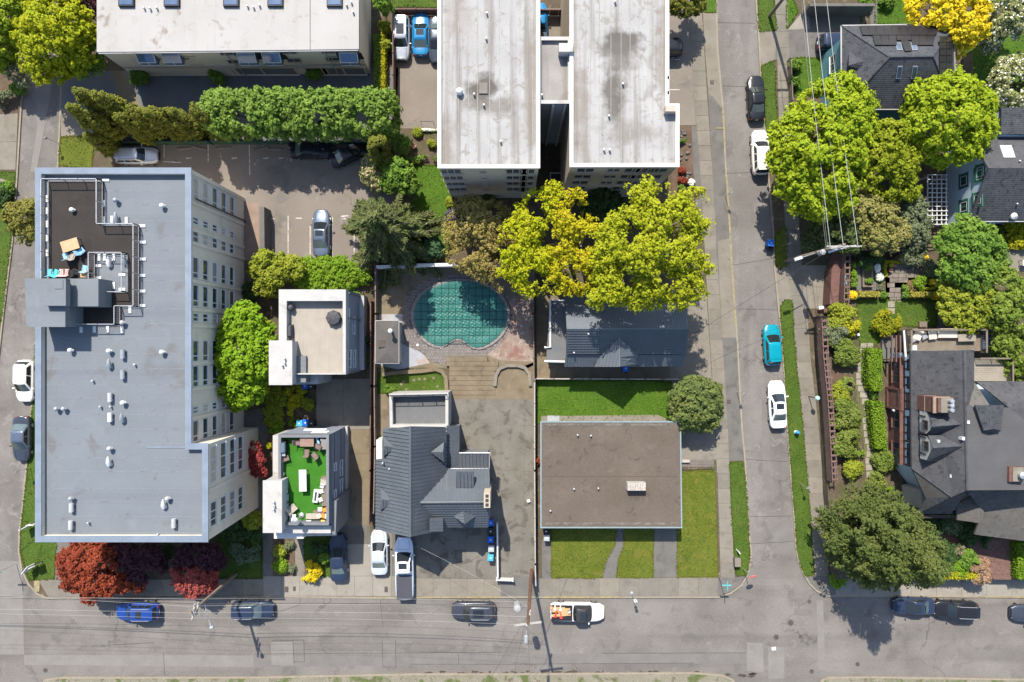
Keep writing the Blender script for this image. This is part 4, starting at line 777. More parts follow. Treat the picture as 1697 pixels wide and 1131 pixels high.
for px, py, w in ((522, 713, 2.2), (530, 717, 1.6)): p = onY(px, py, yn); win(b5, (p.x, yn, p.z), (0, 1), w, .55, pane=GLASSB)
for px, py in ((455, 832), (456, 838), (455, 844)): vent(b5, *W(px, py, 8.4), 8.42, 'pipe')
# ---------------------------------------------------------------- charcoal tiled gabled house
EV, RG = 5.0, 8.1
b6 = thing('gabled_house', 'charcoal tile roofed house with crossing gables, small dormers and a walled rear terrace', 'house', (*W(715, 800), 0))
def roof(t, poly, mat, pitch=.36, lip=.1, name='roof', across=True, **k): k['across'] = across; return mk(name, MB().courses(poly, pitch, lip, **k), mat, t)
R1, R2 = P(680, 707, RG), P(680, 890, RG); X = P(697, 833, 7.3); Xe = P(812, 832, 7.3)
mk('wall', MB().prism(PW([(634, 712), (734, 712), (734, 868), (634, 868)], 4.6), 0, 4.6), WGREY, b6)
mk('wall', MB().prism(PW([(734, 782), (808, 782), (808, 866), (734, 866)], 4.6), 0, 4.5), WGREY, b6)
roof(b6, [R1, P(635, 712, 5.4), P(635, 760, 5.4), P(623, 762, EV), P(623, 878, EV), R2], CHAR); roof(b6, [R1, R2, P(734, 879, EV), P(734, 873, EV), X, P(739, 786, EV + .3), P(739, 708, EV + .3)], CHAR)
roof(b6, [X, Xe, P(811, 777, EV), P(739, 778, EV), P(739, 786, EV + .3)], CHAR); roof(b6, [X, P(734, 873, EV), P(809, 873, EV), Xe], CHAR, across=False)

rb = MB(); nn = plane(X, P(734, 873, EV), P(809, 873, EV))[1]
for i in range(17): u = (i + .7) / 17; a = Vector(X).lerp(Vector(Xe), u); b = Vector(P(734, 873, EV)).lerp(Vector(P(809, 873, EV)), u); rb.tube([a + nn * .06, b + nn * .06], .035, 4)
mk('pantile_ribs', rb, CHAR, b6, kind='stuff')
for a, b in ((R1, R2), (X, Xe)): mk('ridge_cap', MB().tube([a, b], .14, 8), CHAR, b6)
mk('valley', MB().tube([P(739, 786, EV + .32), (X[0], X[1], X[2] + .02), P(734, 873, EV + .05)], .07, 6), CHAR, b6)
mk('gable_wall', MB().add([P(634, 868, 4.55), P(728, 868, 4.55), (R2[0], W(680, 872, 7.4)[1], 7.4)], [(0, 1, 2)]).add([P(812, 784, 4.45), P(812, 868, 4.45), P(809, 832, 6.9)], [(0, 1, 2)]), WGREY, b6)
for q in ([P(739, 706, 4.2), P(761, 706, 3.9), P(761, 777, 3.9), P(739, 777, 4.2)], [P(761, 751, 4.3), P(811, 751, 4.3), P(811, 776, 3.9), P(761, 776, 3.9)]): roof(b6, q, CHAR, th=.2, name='lean_to_roof', across=True)
mk('lean_to_wall', MB().prism(PW([(737, 710), (759, 710), (759, 775), (737, 775)], 3.7), 0, 3.7).prism(PW([(761, 754), (808, 754), (808, 775), (761, 775)], 3.7), 0, 3.65), WGREY, b6)
mk('flashing', MB().tube([P(739, 706, 4.35), P(739, 777, 4.35), P(811, 777, 4.1), P(812, 751, 4.4), P(761, 751, 4.4)], .06, 5), WHITE, b6)
def dormer(t, tip, oa, ob, front, hz, mat, rise=.5):
    a, b, c = P(*tip, hz + rise * .9), P(*oa, hz), P(*ob, hz); f = P(*front, hz + rise); d = mk('dormer', MB().courses([a, b, f], .3, .07, th=.1, across=True).courses([a, f, c], .3, .07, th=.1, across=True), mat, t)
    mk('dormer_face', MB().add([b, f, c, (c[0], c[1], c[2] - .9), (b[0], b[1], b[2] - .9)], [(0, 1, 2, 3, 4)]), WGREY, d)
dormer(b6, (654, 742), (635, 723), (635, 757), (637, 740), 6.0, CHAR); dormer(b6, (654, 831), (630, 808), (630, 846), (632, 828), 5.9, CHAR); dormer(b6, (714, 750), (736, 733), (736, 766), (734, 750), 6.3, CHAR)
dormer(b6, (768, 845), (749, 853), (791, 853), (770, 869), 6.0, CHAR, .6); roof(b6, [P(756, 783, 6.9), P(785, 783, 6.9), P(785, 808, 6.4), P(756, 808, 6.4)], CHAR, th=.4, name='shed_dormer'); roof(b6, [P(712, 861, 6.8), P(734, 860, 6.4), P(734, 881, 6.4), P(712, 881, 6.8)], CHAR, th=.5, name='shed_dormer')
ch = mk('chimney', MB().box(*W(807, 830, 8.6), 4.5, .6, 1.4, 4.0), STUC2, b6)
for i in (-1, 0, 1): mk('flue', MB().box(W(807, 830, 8.6)[0], W(807, 830, 8.6)[1] + i * .42, 8.5, .3, .28, .06), DARK, ch)
for px, py in ((645, 778), (634, 768), (666, 879), (698, 873)): vent(b6, *W(px, py, 6.3), 6.0, 'pipe')
mk('side_stair', MB().box(*W(629, 748, 2), 0, .6, 2.4, 2.2), WHITE, b6)
ot = PW([(645, 653), (743, 651), (743, 709), (646, 709)], 3.7); it = inset(ot, .3)
mk('terrace_parapet', MB().loft([[(x, y, 0) for x, y in ot], [(x, y, 3.7) for x, y in ot], [(x, y, 3.7) for x, y in it], [(x, y, 2.6) for x, y in it]], cap=(False, False)), OFFW, b6); mk('terrace_floor', MB().prism(it, 2.6, 2.8), ASPD, b6)
railing(b6, [((ot[0][0] + it[0][0]) / 2, (ot[0][1] + it[0][1]) / 2), ((ot[1][0] + it[1][0]) / 2, (ot[1][1] + it[1][1]) / 2)], 3.7, .7, BLACKM, gap=.14, posts=1.5, r=.03)
# ---------------------------------------------------------------- brown flat roofed house
h7 = 2.75; o7 = PW([(897, 700), (1127, 700), (1129, 874), (897, 874)], h7)
b7 = thing('flat_roof_house', 'low square house with brown gravel roof and one white brick chimney', 'house', (*centre(o7), 0))
mk('wall', MB().prism(inset(o7, .5), 0, h7 - .3), OFFW, b7); mk('flat_roof', MB().prism(o7, h7 - .3, h7), BROOF, b7)
mk('gutter', MB().loft([[(x, y, h7 - .2) for x, y in inset(o7, -.1)], [(x, y, h7 + .03) for x, y in inset(o7, -.1)], [(x, y, h7 + .03) for x, y in inset(o7, .03)], [(x, y, h7 - .2) for x, y in inset(o7, .03)]], cap=(False, False)), plain('pale_blue_trim', (0.17, 0.22, 0.235), .6), b7)
mk('roof_seam', MB().box(*W(1012, 790, h7), h7, 14, .05, .012), IRON, b7); mk('roof_ridge', MB().box(*W(1013, 868, h7), h7, 13.6, .25, .02), M('roof_moss', (.07, .06, .05), (.16, .14, .12), 2, .95), b7); mk('roof_ridge', MB().box(*W(1012, 704, h7), h7, 13.6, .22, .02), MATS['roof_moss'], b7)
cx, cy = W(1055, 807, 3.6); ch = mk('chimney', MB().box(cx, cy, h7 - .1, 1.85, .78, 1.0, -.0), OFFW, b7)
for i in range(7): mk('cap_brick', MB().box(cx - .75 + i * .25, cy, h7 + .9, .22, .74, .1, 0, bev=.015), M('cap_brick', (.3, .26, .22), (.4, .36, .32), 2, .9), ch)
for px, py in ((957, 721), (979, 722), (951, 810), (991, 809), (912, 846)): vent(b7, *W(px, py, h7), h7, 'pipe')
# ---------------------------------------------------------------- ribbed roof house under the yellow trees
b8 = thing('tiled_house', 'long grey house under overhanging trees, ribbed metal back roof and tiled front with gable', 'house', (*W(1040, 560), 0))
A0, A1 = P(939, 545, 6.6), P(1140, 544, 6.6); E0, E1 = P(936, 489, 4.), P(1139, 489, 4.); F0, F1 = P(939, 587, 4.5), P(1137, 587, 4.5); G0, G1 = P(935, 608, 3.5), P(1130, 607, 3.5)
mk('wall', MB().prism(PW([(940, 495), (1132, 495), (1132, 598), (940, 598)], 3.8), 0, 3.6), WGREY, b8); roof(b8, [A0, A1, E1, E0], CHARD, .27, .05, across=True); roof(b8, [A0, F0, F1, A1], CHAR, .33, .09, across=False)
rb = MB(); nn = plane(A0, F0, A1)[1]
for i in range(64):
    u = (i + .5) / 64; a = Vector(A0).lerp(Vector(A1), u); b = Vector(F0).lerp(Vector(F1), u); rb.tube([a + nn * .05, b + nn * .05], .035, 4)
mk('pantile_ribs', rb, CHAR, b8, kind='stuff')
roof(b8, [P(938, 588, 4.3), G0, P(982, 608, 3.5), P(996, 588, 4.3)], CHAR, .33, .06, across=True, name='pent_roof'); roof(b8, [P(1056, 588, 4.3), P(1056, 608, 3.5), G1, P(1137, 588, 4.3)], CHAR, .33, .06, across=True, name='pent_roof')
T, T2 = P(1026.5, 553, 5.95), P(1026.5, 608, 5.9); roof(b8, [T, P(996, 588, 4.45), P(983, 608, 3.6), T2], CHARD, .3, .06, name='gable_roof'); roof(b8, [T, T2, P(1055, 608, 3.6), P(1057, 588, 4.45)], CHARD, .3, .06, name='gable_roof')
for a, b in ((A0, A1), (T, T2)): mk('ridge_cap', MB().tube([a, b], .1, 6), CHARD, b8)
for a, b in ((T, P(983, 608, 3.65)), (T, P(1057, 608, 3.65))): mk('gable_trim', MB().tube([a, b], .05, 5), TRIMD, b8)
mk('gable_wall', MB().add([(P(986, 604, 3.5)), P(1052, 604, 3.5), (T2[0], P(1026, 602, 5.5)[1], 5.4)], [(0, 1, 2)]), WGREY, b8)
mk('gable_wall', MB().add([P(940, 495, 3.8), P(940, 586, 4.2), P(940, 545, 6.3)], [(0, 1, 2)]).add([P(1136, 495, 3.8), P(1136, 586, 4.2), P(1136, 544, 6.3)], [(0, 1, 2)]), WGREY, b8)
vent(b8, *W(951, 585, 4.6), 4.6, 'pipe'); vent(b8, *W(975, 554, 6.1), 6.0, 'pipe'); vent(b8, *W(994, 527, 5.6), 5.4, 'pipe')
q = PW([(912, 497), (938, 497), (938, 600), (905, 600)], 2.6); mk('porch_roof', MB().prism(q, 2.3, 2.6), ASPD, b8)
mk('porch_edge', MB().tube([P(936, 498, 2.75), P(912, 498, 2.75), P(912, 576, 2.75), P(902, 576, 2.75)], .12, 6), WHITE, b8); mk('porch_edge', MB().tube([P(902, 599, 2.75), P(936, 600, 2.75)], .12, 6), WHITE, b8)
mk('porch_wall', MB().prism(inset(q, .2), 0, 2.3), WGREY, b8)
# ---------------------------------------------------------------- pool shed
osd = PW([(622, 532), (661, 532), (661, 603), (622, 603)], 2.8)
bs = thing('pool_shed', 'small grey felt roofed shed with a white flue beside the pool', 'shed', (*centre(osd), 0)); mk('wall', MB().prism(inset(osd, .12), 0, 2.65), OFFW, bs)
cxs = W(641, 0, 3.)[0]; cA, cB = (cxs, W(0, 552, 3.)[1], 3.05), (cxs, W(0, 584, 3.)[1], 3.05); c4 = [(*p, 2.75) for p in osd]
FELT = M('felt_roof', (0.077, 0.072, 0.068), (0.0939, 0.0878, 0.083), .8, .95, .12, 10, .2)
for q in ([c4[0], c4[1], cA], [c4[1], c4[2], cB, cA], [c4[2], c4[3], cB], [c4[3], c4[0], cA, cB]): mk('roof', MB().slab(q, .08), FELT, bs)
mk('eaves_trim', MB().tube(c4 + [c4[0]], .05, 4), OFFW, bs); mk('flue', MB().lathe(*W(648, 549, 3.6), [(.12, 2.9), (.12, 4.0), (.26, 4.02), (.2, 4.2), (.02, 4.3)], 12), WHITE, bs)
mk('skylight', MB().box(*W(633, 570, 3), 2.85, .75, .75, .2), IRON, bs)
# ================================================================ houses east of the right street
# ---------------------------------------------------------------- hip roofed house with solar panels
b9 = thing('solar_house', 'dark hip roofed house with rows of black solar panels and four skylights', 'house', (*W(1470, 110), 0))
e9, g9 = 5.6, 8.6; A, B, C, D_ = P(1394, 43, e9), P(1581, 40, e9), P(1583, 182, e9), P(1394, 182, e9); r0, r1_ = P(1474, 95, g9), P(1546, 94, g9)
mk('wall', MB().prism(PW([(1404, 55), (1570, 52), (1572, 170), (1404, 170)], e9), 0, e9 - .15), TEAL, b9)
for q in ([r0, A, D_], [r0, r1_, B, A], [r1_, C, B], [r0, D_, C, r1_]): mk('roof', MB().courses(q, .19, .02, th=.2), SHIN, b9)
for a, b in ((r0, r1_), (r0, A), (r0, D_), (r1_, B), (r1_, C)): mk('ridge_cap', MB().tube([a, b], .09, 6), SHIN, b9)
g0, g1 = P(1407, 109, 7.0), P(1444, 99, 7.1); mk('cross_gable', MB().courses([g0, g1, P(1416, 80, 6.1), P(1407, 82, 5.9)], .19, .02, th=.15).courses([g0, P(1407, 127, 5.9), P(1427, 130, 6.2), P(1457, 100, 7.15), g1], .19, .02, th=.15), SHIN, b9)
mk('gutter', MB().tube([A, B, C, D_, A], .08, 6), OFFW, b9)
top = plane(r0, r1_, B); sid = plane(r1_, C, B); bot = plane(r0, D_, C)
def onroof(t, px4, pl, mat, name, th=.08, off=.08, sub=None, fr=.03):
    q = [ray(x, y, pl[0] + pl[1] * (off + th), pl[1]) for x, y in px4]; c = sum(q, Vector()) / 4
    o = mk(name, MB().loft([[tuple(p - pl[1] * th) for p in q], [tuple(p) for p in q]]), mat, t)
    if sub: mk(sub[0], MB().loft([[tuple(c + (p - c) * .86) for p in q], [tuple(c + (p - c) * .86 + pl[1] * .015) for p in q]]), sub[1], o)
    return o
for row, (x0, x1, y0, y1, n_, sk) in enumerate(((1424.5, 1557, 42.5, 58.5, 10, 3.2), (1446, 1550, 58.5, 75, 8, 2.6))):
    for i in range(n_):
        if row == 1 and 3 <= i <= 4: y1_ = 67
        else: y1_ = y1
        w = (x1 - x0) / n_; a = x0 + i * w; s = (6 - i * 1.3) if row == 0 else (5 - i * 1.2)
        onroof(b9, [(a + .5, y0 + .4), (a + w - .4, y0 + .4), (a + w - .4 + s * .8, y1_ - .4), (a + .5 + s * .8, y1_ - .4)], top, SOLARM, 'solar_panel', .05, .1)
onroof(b9, [(1493, 67), (1505, 67), (1512, 84), (1500, 85)], top, SOLARM, 'solar_panel', .05, .1)
for i in range(6):
    for j in range(2): onroof(b9, [(1558 + j * 11, 60 + i * 11), (1568 + j * 11, 60 + i * 11), (1568 + j * 11, 70 + i * 11), (1558 + j * 11, 70 + i * 11)], sid, SOLARM, 'solar_panel', .05, .1)
for x in (1489, 1514): onroof(b9, [(x - 4.5, 71), (x + 4.5, 71), (x + 7, 83), (x - 2, 83)], top, METAL, 'skylight', .1, .02, ('pane', GLASSB))
for x in (1488, 1513): onroof(b9, [(x, 110), (x + 8, 110), (x + 5, 131), (x - 3, 131)], bot, METAL, 'skylight', .1, .02, ('pane', GLASS))
mk('bay', MB().prism(PW([(1386, 90), (1404, 82), (1404, 128), (1386, 118)], 3.5), 0, 4.2), TEAL, b9); xw9 = W(1386, 0, 3.5)[0]; win(b9, (xw9, W(0, 104, 3)[1], 2.8), (-1, 0), 1.7, 1.3, mull=(.5,))
# ---------------------------------------------------------------- blue house with green window trim
b10 = thing('blue_house', 'pale blue house with green window surrounds, dark shingle roof and white pergola', 'house', (*W(1640, 270), 0))
xg = W(1568, 0)[0]; g0, g1 = (xg - .35, W(0, 279, 7)[1], 7.), (xg + 14, W(0, 279, 7)[1], 7.); yS, yN = W(0, 367, 4.2)[1], W(0, 224, 4.2)[1]
mk('wall', MB().prism([(xg, yS + .3), (xg + 13, yS + .3), (xg + 13, yN - .3), (xg, yN - .3)], 0, 4.1), BLUEW, b10); mk('gable_wall', MB().add([(xg, yS + .3, 4.05), (xg, yN - .3, 4.05), (xg, g0[1], 6.75)], [(0, 2, 1)]), BLUEW, b10)
mk('roof', MB().courses([g0, g1, (g1[0], yS, 4.2), (g0[0], yS, 4.2)], .19, .02, th=.2), SHIN, b10); mk('roof', MB().courses([g1, g0, (g0[0], yN, 4.2), (g1[0], yN, 4.2)], .19, .02, th=.2), SHIN2, b10); mk('roof', MB().courses([P(1659, 179, 5.6), P(1780, 179, 5.6), P(1780, 226, 5.2), P(1659, 222, 5.2)], .19, .02, th=.3), SHIN, b10); mk('wall', MB().prism(PW([(1662, 183), (1775, 183), (1775, 224), (1662, 224)], 5.2), 0, 5.0), BLUEW, b10)  # darker shingle on the south slope puts its shade into the colour
mk('gutter', MB().tube([(g0[0], yS, 4.15), (g1[0], yS, 4.15)], .08, 6), WHITE, b10)
plN = plane(g0, g1, (g0[0], yN, 4.2)); onroof(b10, [(1657, 241), (1676, 241), (1683, 261), (1664, 261)], plN, WHITE, 'skylight', .1, .02, ('pane', plain('frosted_pane', (.55, .56, .58), .3)))
for py, z in ((300, 2.9), (343, 2.9), (290, 5.2), (331, 5.0), (285, 5.4)):
    Y = (CY - py) * (1 - z / H) / S; f = win(b10, (xg - .01, Y, z), (-1, 0), 1.5, 1.35, frame=GREENT, pane=GLASS, fr=.18, mull=(.5,))
    mk('sash', MB().box(xg - .06, Y, z - .5, .02, .9, .06).box(xg - .06, Y, z + .44, .02, .9, .06).box(xg - .06, Y - .45, z - .5, .02, .06, 1).box(xg - .06, Y + .45, z - .5, .02, .06, 1), WHITE, f)
for px, py in ((1656, 319), (1673, 285), (1690, 337), (1677, 272)): vent(b10, *W(px, py, 5.6), 5.0 if py > 300 else 6.4, 'pipe')
mk('roof_fan', MB().lathe(*W(1683, 358, 4.9), [(.25, 4.3), (.3, 4.7), (.35, 4.75), (.1, 5.0), (.02, 5.05)], 12), WHITE, b10); mk('roof_fan', MB().lathe(*W(1641, 245, 5), [(.2, 4.5), (.25, 4.9), (.1, 5.2), (.02, 5.2)], 12), WHITE, b10)
pg = thing('pergola', 'white lattice pergola against the gable of the pale blue house', 'pergola', (*W(1552, 330), 0)); q = PW([(1537, 290), (1571, 290), (1571, 372), (1537, 372)], 2.6)
for x, y in inset(q, .15): mk('post', MB().box(x, y, 0, .12, .12, 2.5), WHITE, pg)
for i in range(12): y = q[0][1] + (q[2][1] - q[0][1]) * i / 11; mk('slat', MB().box((q[0][0] + q[1][0]) / 2, y, 2.5, q[1][0] - q[0][0], .07, .1), WHITE, pg)
for i in range(5): x = q[0][0] + (q[1][0] - q[0][0]) * (i + .2) / 4.4; mk('slat', MB().box(x, (q[0][1] + q[2][1]) / 2, 2.4, .07, q[0][1] - q[2][1], .1), WHITE, pg)
# ---------------------------------------------------------------- half timbered house
GZ = 1.2          # the garden terrace behind the retaining wall
sheet('garden_terrace', [(1377, 442), (1404, 442), (1404, 430), (1900, 430), (1900, 960), (1385, 960), (1372, 820), (1366, 660), (1356, 525), (1377, 512)], DIRT, GZ, 1.5, h=GZ)
b11 = thing('half_timbered_house', 'large half timbered house with brick base, steep dark shingle roofs and tall brick chimney', 'house', (*W(1600, 720, GZ), GZ))
def PH(px, py, h): return P(px, py, h)
eL = 6.; rh = 9.6
K0, K1 = PH(1509, 582, eL), PH(1511, 776, eL); Q0, Q1 = PH(1598, 581, rh), PH(1603, 813, rh); M0 = PH(1614, 580, 8.4); M1 = PH(1614, 672, 8.4); Z0 = PH(1535, 827, 6.0); Z1 = PH(1577, 824, 8.4)
roofm = MB().courses([Q0, K0, K1, Z1, Q1], .19, .02, th=.2); mk('roof', roofm, SHIN2, b11); mk('roof', MB().courses([K1, Z0, Z1], .19, .02, th=.2), SHIN3, b11); mk('roof', MB().courses([Q0, PH(1601, 676, rh), M1, M0], .19, .02, th=.2), SHIN2, b11)
mk('ridge_cap', MB().tube([Q0, Q1], .12, 6), SHIN2, b11); mk('hip_cap', MB().tube([K1, Z1], .08, 6), SHIN, b11)
mk('roof', MB().courses([PH(1602, 673, rh - .05), Q1, PH(1760, 812, 9.0), PH(1760, 745, 9.2), PH(1672, 676, 9.4)], .19, .012, th=.2), M('low_slope_roof', (0.07, 0.068, 0.069), (0.082, 0.08, 0.081), .7, .9, .1, 10, .15), b11)
mk('roof', MB().courses([PH(1618, 633, 7.2), PH(1760, 632, 7.2), PH(1760, 745, 9.2), PH(1672, 676, 9.4)], .19, .02, th=.2), SHIN2, b11); mk('roof', MB().courses([PH(1615, 634, 8.0), PH(1640, 672, 9.3), PH(1606, 673, 9.5)], .19, .02, th=.15), SHIN3, b11)
d = mk('dormer', MB().courses([PH(1616, 672, 10.), PH(1646, 672, 10.4), PH(1646, 711, 10.4), PH(1630, 714, 9.9)], .19, .02, th=.2).courses([PH(1646, 672, 10.4), PH(1663, 672, 10.), PH(1659, 714, 9.9), PH(1646, 711, 10.4)], .19, .02, th=.2).courses([PH(1630, 714, 9.9), PH(1646, 711, 10.4), PH(1659, 714, 9.9), PH(1646, 720, 9.4)], .19, .02, th=.1), SHIN, b11)
# lower south roofs
mk('roof', MB().courses([PH(1603, 815, 9.3), Z1, Z0, PH(1520, 852, 4.8), PH(1576, 852, 4.8)], .19, .02, th=.2), SHIN, b11); mk('eaves_board', MB().box(*W(1547, 856.5, 4.6), 4.4, 3.5, .3, .2), TRIMD, b11)
mk('porch_gable', MB().courses([PH(1586, 835, 5.4), PH(1624, 816, 6.6), PH(1624, 867, 6.4), PH(1586, 862, 5.2)], .19, .02, th=.2).courses([PH(1624, 816, 6.6), PH(1630, 835, 6.0), PH(1630, 855, 5.9), PH(1624, 867, 6.4)], .19, .02, th=.2), SHIN3, b11)
mk('roof', MB().courses([PH(1604, 814, 9.2), PH(1760, 813, 9.0), PH(1630, 850, 5.6)], .19, .02, th=.15), SHIN, b11)
mk('roof', MB().courses([PH(1628, 849, 5.7), PH(1740, 798, 7.4), PH(1760, 905, 5.6), PH(1615, 886, 4.6)], .19, .02, th=.2), SHIN3, b11)
WX = W(1511, 0, eL)[0] + .35; BX = W(1497, 0, 4.0)[0]; yA, yB = W(0, 586, 5)[1], W(0, 772, 5)[1]
mk('wall', MB().prism([(WX, yA), (W(1612, 0, 6)[0], yA), (W(1612, 0, 6)[0], W(0, 640, 6)[1]), (W(1690, 0, 6)[0], W(0, 640, 6)[1]), (W(1690, 0, 6)[0], W(0, 800, 6)[1]), (W(1545, 0, 5.5)[0], W(0, 815, 5.5)[1]), (WX, yB)], GZ, 6.0), BLUEW, b11)
mk('wall', MB().prism(PW([(1525, 815), (1600, 800), (1600, 845), (1528, 845)], 4.5), GZ, 4.6).prism(PW([(1628, 800), (1760, 800), (1760, 880), (1628, 872)], 4.4), GZ, 4.5), plain('cream_render', (.34, .32, .28), .85), b11)
mk('brick_wall', MB().prism([(BX, yA - .5), (WX + .2, yA - .5), (WX + .2, yB), (BX, yB)], GZ, 3.9), BRICK, b11); mk('brick_coping', MB().box((BX + WX) / 2 - .1, (yA + yB) / 2 - .25, 3.9, WX - BX + .5, yA - yB - .3, .12), BRICK, b11)
tm = MB()
yy = yA
for i in range(15): y = yA + (yB - yA) * i / 14; tm.box(WX - .04, y, 3.9, .1, .16, 2.1)
for z in (4.1, 5.1, 5.9): tm.box(WX - .03, (yA + yB) / 2, z, .1, yA - yB, .14)
mk('timber_frame', tm, TRIMD, b11)
for py, w in ((617, 2.3), (690, 2.5), (750, 2.2)): win(b11, (BX, W(0, py, 2.8)[1], 2.7), (-1, 0), w, 1.5, frame=BRICK, mull=(.33, .66), fr=.12)
for py in (605, 635, 700, 720, 745, 760): win(b11, (WX - .05, W(0, py, 5)[1], 5.25), (-1, 0), 1.1, .8, frame=TRIMD, pane=GLASSB, fr=.07)
yc = W(0, 661, 3.)[1]; mk('chimney_base', MB().box(BX + .1, yc, GZ, .7, 2.25, 2.95).box(BX - .28, yc + 1.0, GZ, .12, .18, 2.95).box(BX - .28, yc - 1.0, GZ, .12, .18, 2.95).box(BX - .28, yc, GZ, .12, 1.8, .5).box(BX - .28, yc, GZ + 2.4, .12, 1.8, .55), BRICK, b11)
XF = 39.5; yc = W(0, 669.5, 8.)[1]; ch = mk('chimney', MB().box(XF + .75, yc, 4.5, 1.5, 1.45, 4.6).box(XF + .85, yc, 9.1, 1.3, 1.3, .35), BRICK, b11); mk('band', MB().box(XF + .73, yc, 7.6, 1.54, 1.5, .1).box(XF + .73, yc, 9.0, 1.6, 1.55, .12), M('stone_band', (.2, .15, .11), None, 2), ch)
mk('cap', MB().box(XF + .95, yc, 9.45, 1.15, 1.4, .15, bev=.03), CON, ch)
for i in (-1, 0, 1): mk('chimney_pot', MB().lathe(XF + 1.1, yc + i * .42, [(.18, 9.6), (.15, 9.95), (.22, 10.0), (.18, 10.15), (.02, 10.17)], 10), METAL, ch)
cx, cy = W(1683, 786, 9.6); ch = mk('chimney', MB().box(cx, cy, 7, 1.3, 1.4, 2.7), BRICK, b11); mk('cap', MB().box(cx + .1, cy, 9.7, 1.0, 1.3, .12), CON, ch); mk('chimney_pot', MB().lathe(cx + .25, cy, [(.28, 9.8), (.28, 10.2), (.34, 10.25), (.05, 10.35)], 12), METAL, ch)
plW = plane(Q0, K0, K1)
def gdormer(f, b, na, nb, sa, sb, zf):
    F, Bk = P(*f, zf + 1.2), ray(*b, plW[0], plW[1]); NA, NB, SA, SB = P(*na, zf), ray(*nb, plW[0], plW[1]), P(*sa, zf), ray(*sb, plW[0], plW[1])
    d = mk('dormer', MB().courses([F, NA, NB, Bk], .19, .02, th=.12).courses([F, Bk, SB, SA], .19, .02, th=.12), SHIN, b11); x = F[0] + .12
    mk('dormer_face', MB().add([(x, NA[1] - .1, zf - 1.1), (x, SA[1] + .1, zf - 1.1), (x, SA[1] + .1, zf), (x, F[1], zf + 1.1), (x, NA[1] - .1, zf)], [(0, 1, 2, 3, 4)]), OFFW, d)
    win(d, (x - .02, F[1], zf - .1), (-1, 0), .9, .8, frame=TRIMD, mull=(.5,), fr=.1, name='dormer_window'); mk('dormer_timber', MB().box(x - .03, F[1] - .8, zf - 1.1, .06, .14, 1).box(x - .03, F[1] + .8, zf - 1.1, .06, .14, 1), TRIMD, d)
gdormer((1546, 707.5), (1593, 704), (1537, 681), (1562, 683), (1538, 721), (1556, 719), 7.9); gdormer((1547, 743), (1595, 740), (1538, 722), (1560, 722), (1536, 765), (1553, 764), 7.9)
for px, py, z in ((1576, 789, 8.4), (1555, 732, 8.6), (1596, 727, 9.6), (1604, 700, 9.6), (1578, 668, 9.2)): mk('vent', MB().box(*W(px, py, z), z - .7, .22, .3, .8), WHITE, b11)
mk('wall_light', MB().lathe(BX - .3, W(0, 660, 2)[1] - 1.2, [(.1, 2.6), (.14, 2.9), (.02, 3.0)], 8), WHITE, b11)
# timber deck at the north end with its furniture
dz = 3.6; dq = PW([(1502, 547), (1625, 547), (1625, 582), (1502, 582)], dz); dk = mk('terrace_deck', MB().prism(inset(dq, .05), GZ, dz - .06), TRIMD, b11)
for i in range(11): y = dq[0][1] + (dq[2][1] - dq[0][1]) * (i + .5) / 11; mk('deck_board', MB().box((dq[0][0] + dq[1][0]) / 2, y, dz - .06, dq[1][0] - dq[0][0], .19, .06), WOODD, dk)
railing(dk, [dq[3], dq[0], dq[1], (dq[1][0], dq[1][1] - 2.3)], dz, .95, WOODD, gap=.2, posts=2, r=.05, top=.09, name='rail')
dz2 = 4.2; dq2 = PW([(1614, 594), (1668, 594), (1668, 632), (1614, 632)], dz2); dk2 = mk('balcony_deck', MB().prism(dq2, dz2 - .3, dz2 - .05).box(*inset(dq2, .4)[1], GZ, .15, .15, dz2 - GZ - .3), TRIMD, b11)
for i in range(11): y = dq2[0][1] + (dq2[2][1] - dq2[0][1]) * (i + .5) / 11; mk('deck_board', MB().box((dq2[0][0] + dq2[1][0]) / 2, y, dz2 - .05, dq2[1][0] - dq2[0][0], .2, .05), M('pale_decking', (0.2, 0.175, 0.14), (0.244, 0.213, 0.171), 1.2, .9, .2, 10, .2), dk2)
railing(dk2, [dq2[0], dq2[1], dq2[2]], dz2, .95, WOODD, gap=.12, posts=1.6, r=.04, top=.08, name='rail'); mk('flashing', MB().box(*W(1614, 605, 8.5), 8.2, .06, 3, .12), OFFW, b11)
dq3 = PW([(1476, 556), (1500, 552), (1500, 600), (1478, 600)], 3.2); mk('porch', MB().prism(dq3, GZ, 1.5), CONG, b11)
for i in range(4): x = dq3[0][0] + .15 + i * .42; mk('porch_beam', MB().box(x, (dq3[0][1] + dq3[2][1]) / 2, 3.1, .12, dq3[0][1] - dq3[2][1], .16), WOODB, b11)
mk('porch_post', MB().box(dq3[0][0] + .1, dq3[0][1] - .1, 1.5, .14, .14, 1.6).box(dq3[0][0] + .1, dq3[2][1] + .2, 1.5, .14, .14, 1.6), WOODB, b11); mk('downpipe', MB().tube([P(1498, 548, 5), P(1501, 592, 5)], .1, 6), WHITE, b11)
mk('glass_roof', MB().prism(PW([(1623, 545), (1642, 545), (1642, 578), (1623, 578)], 3.4), 3.3, 3.4), GLASSB, b11)
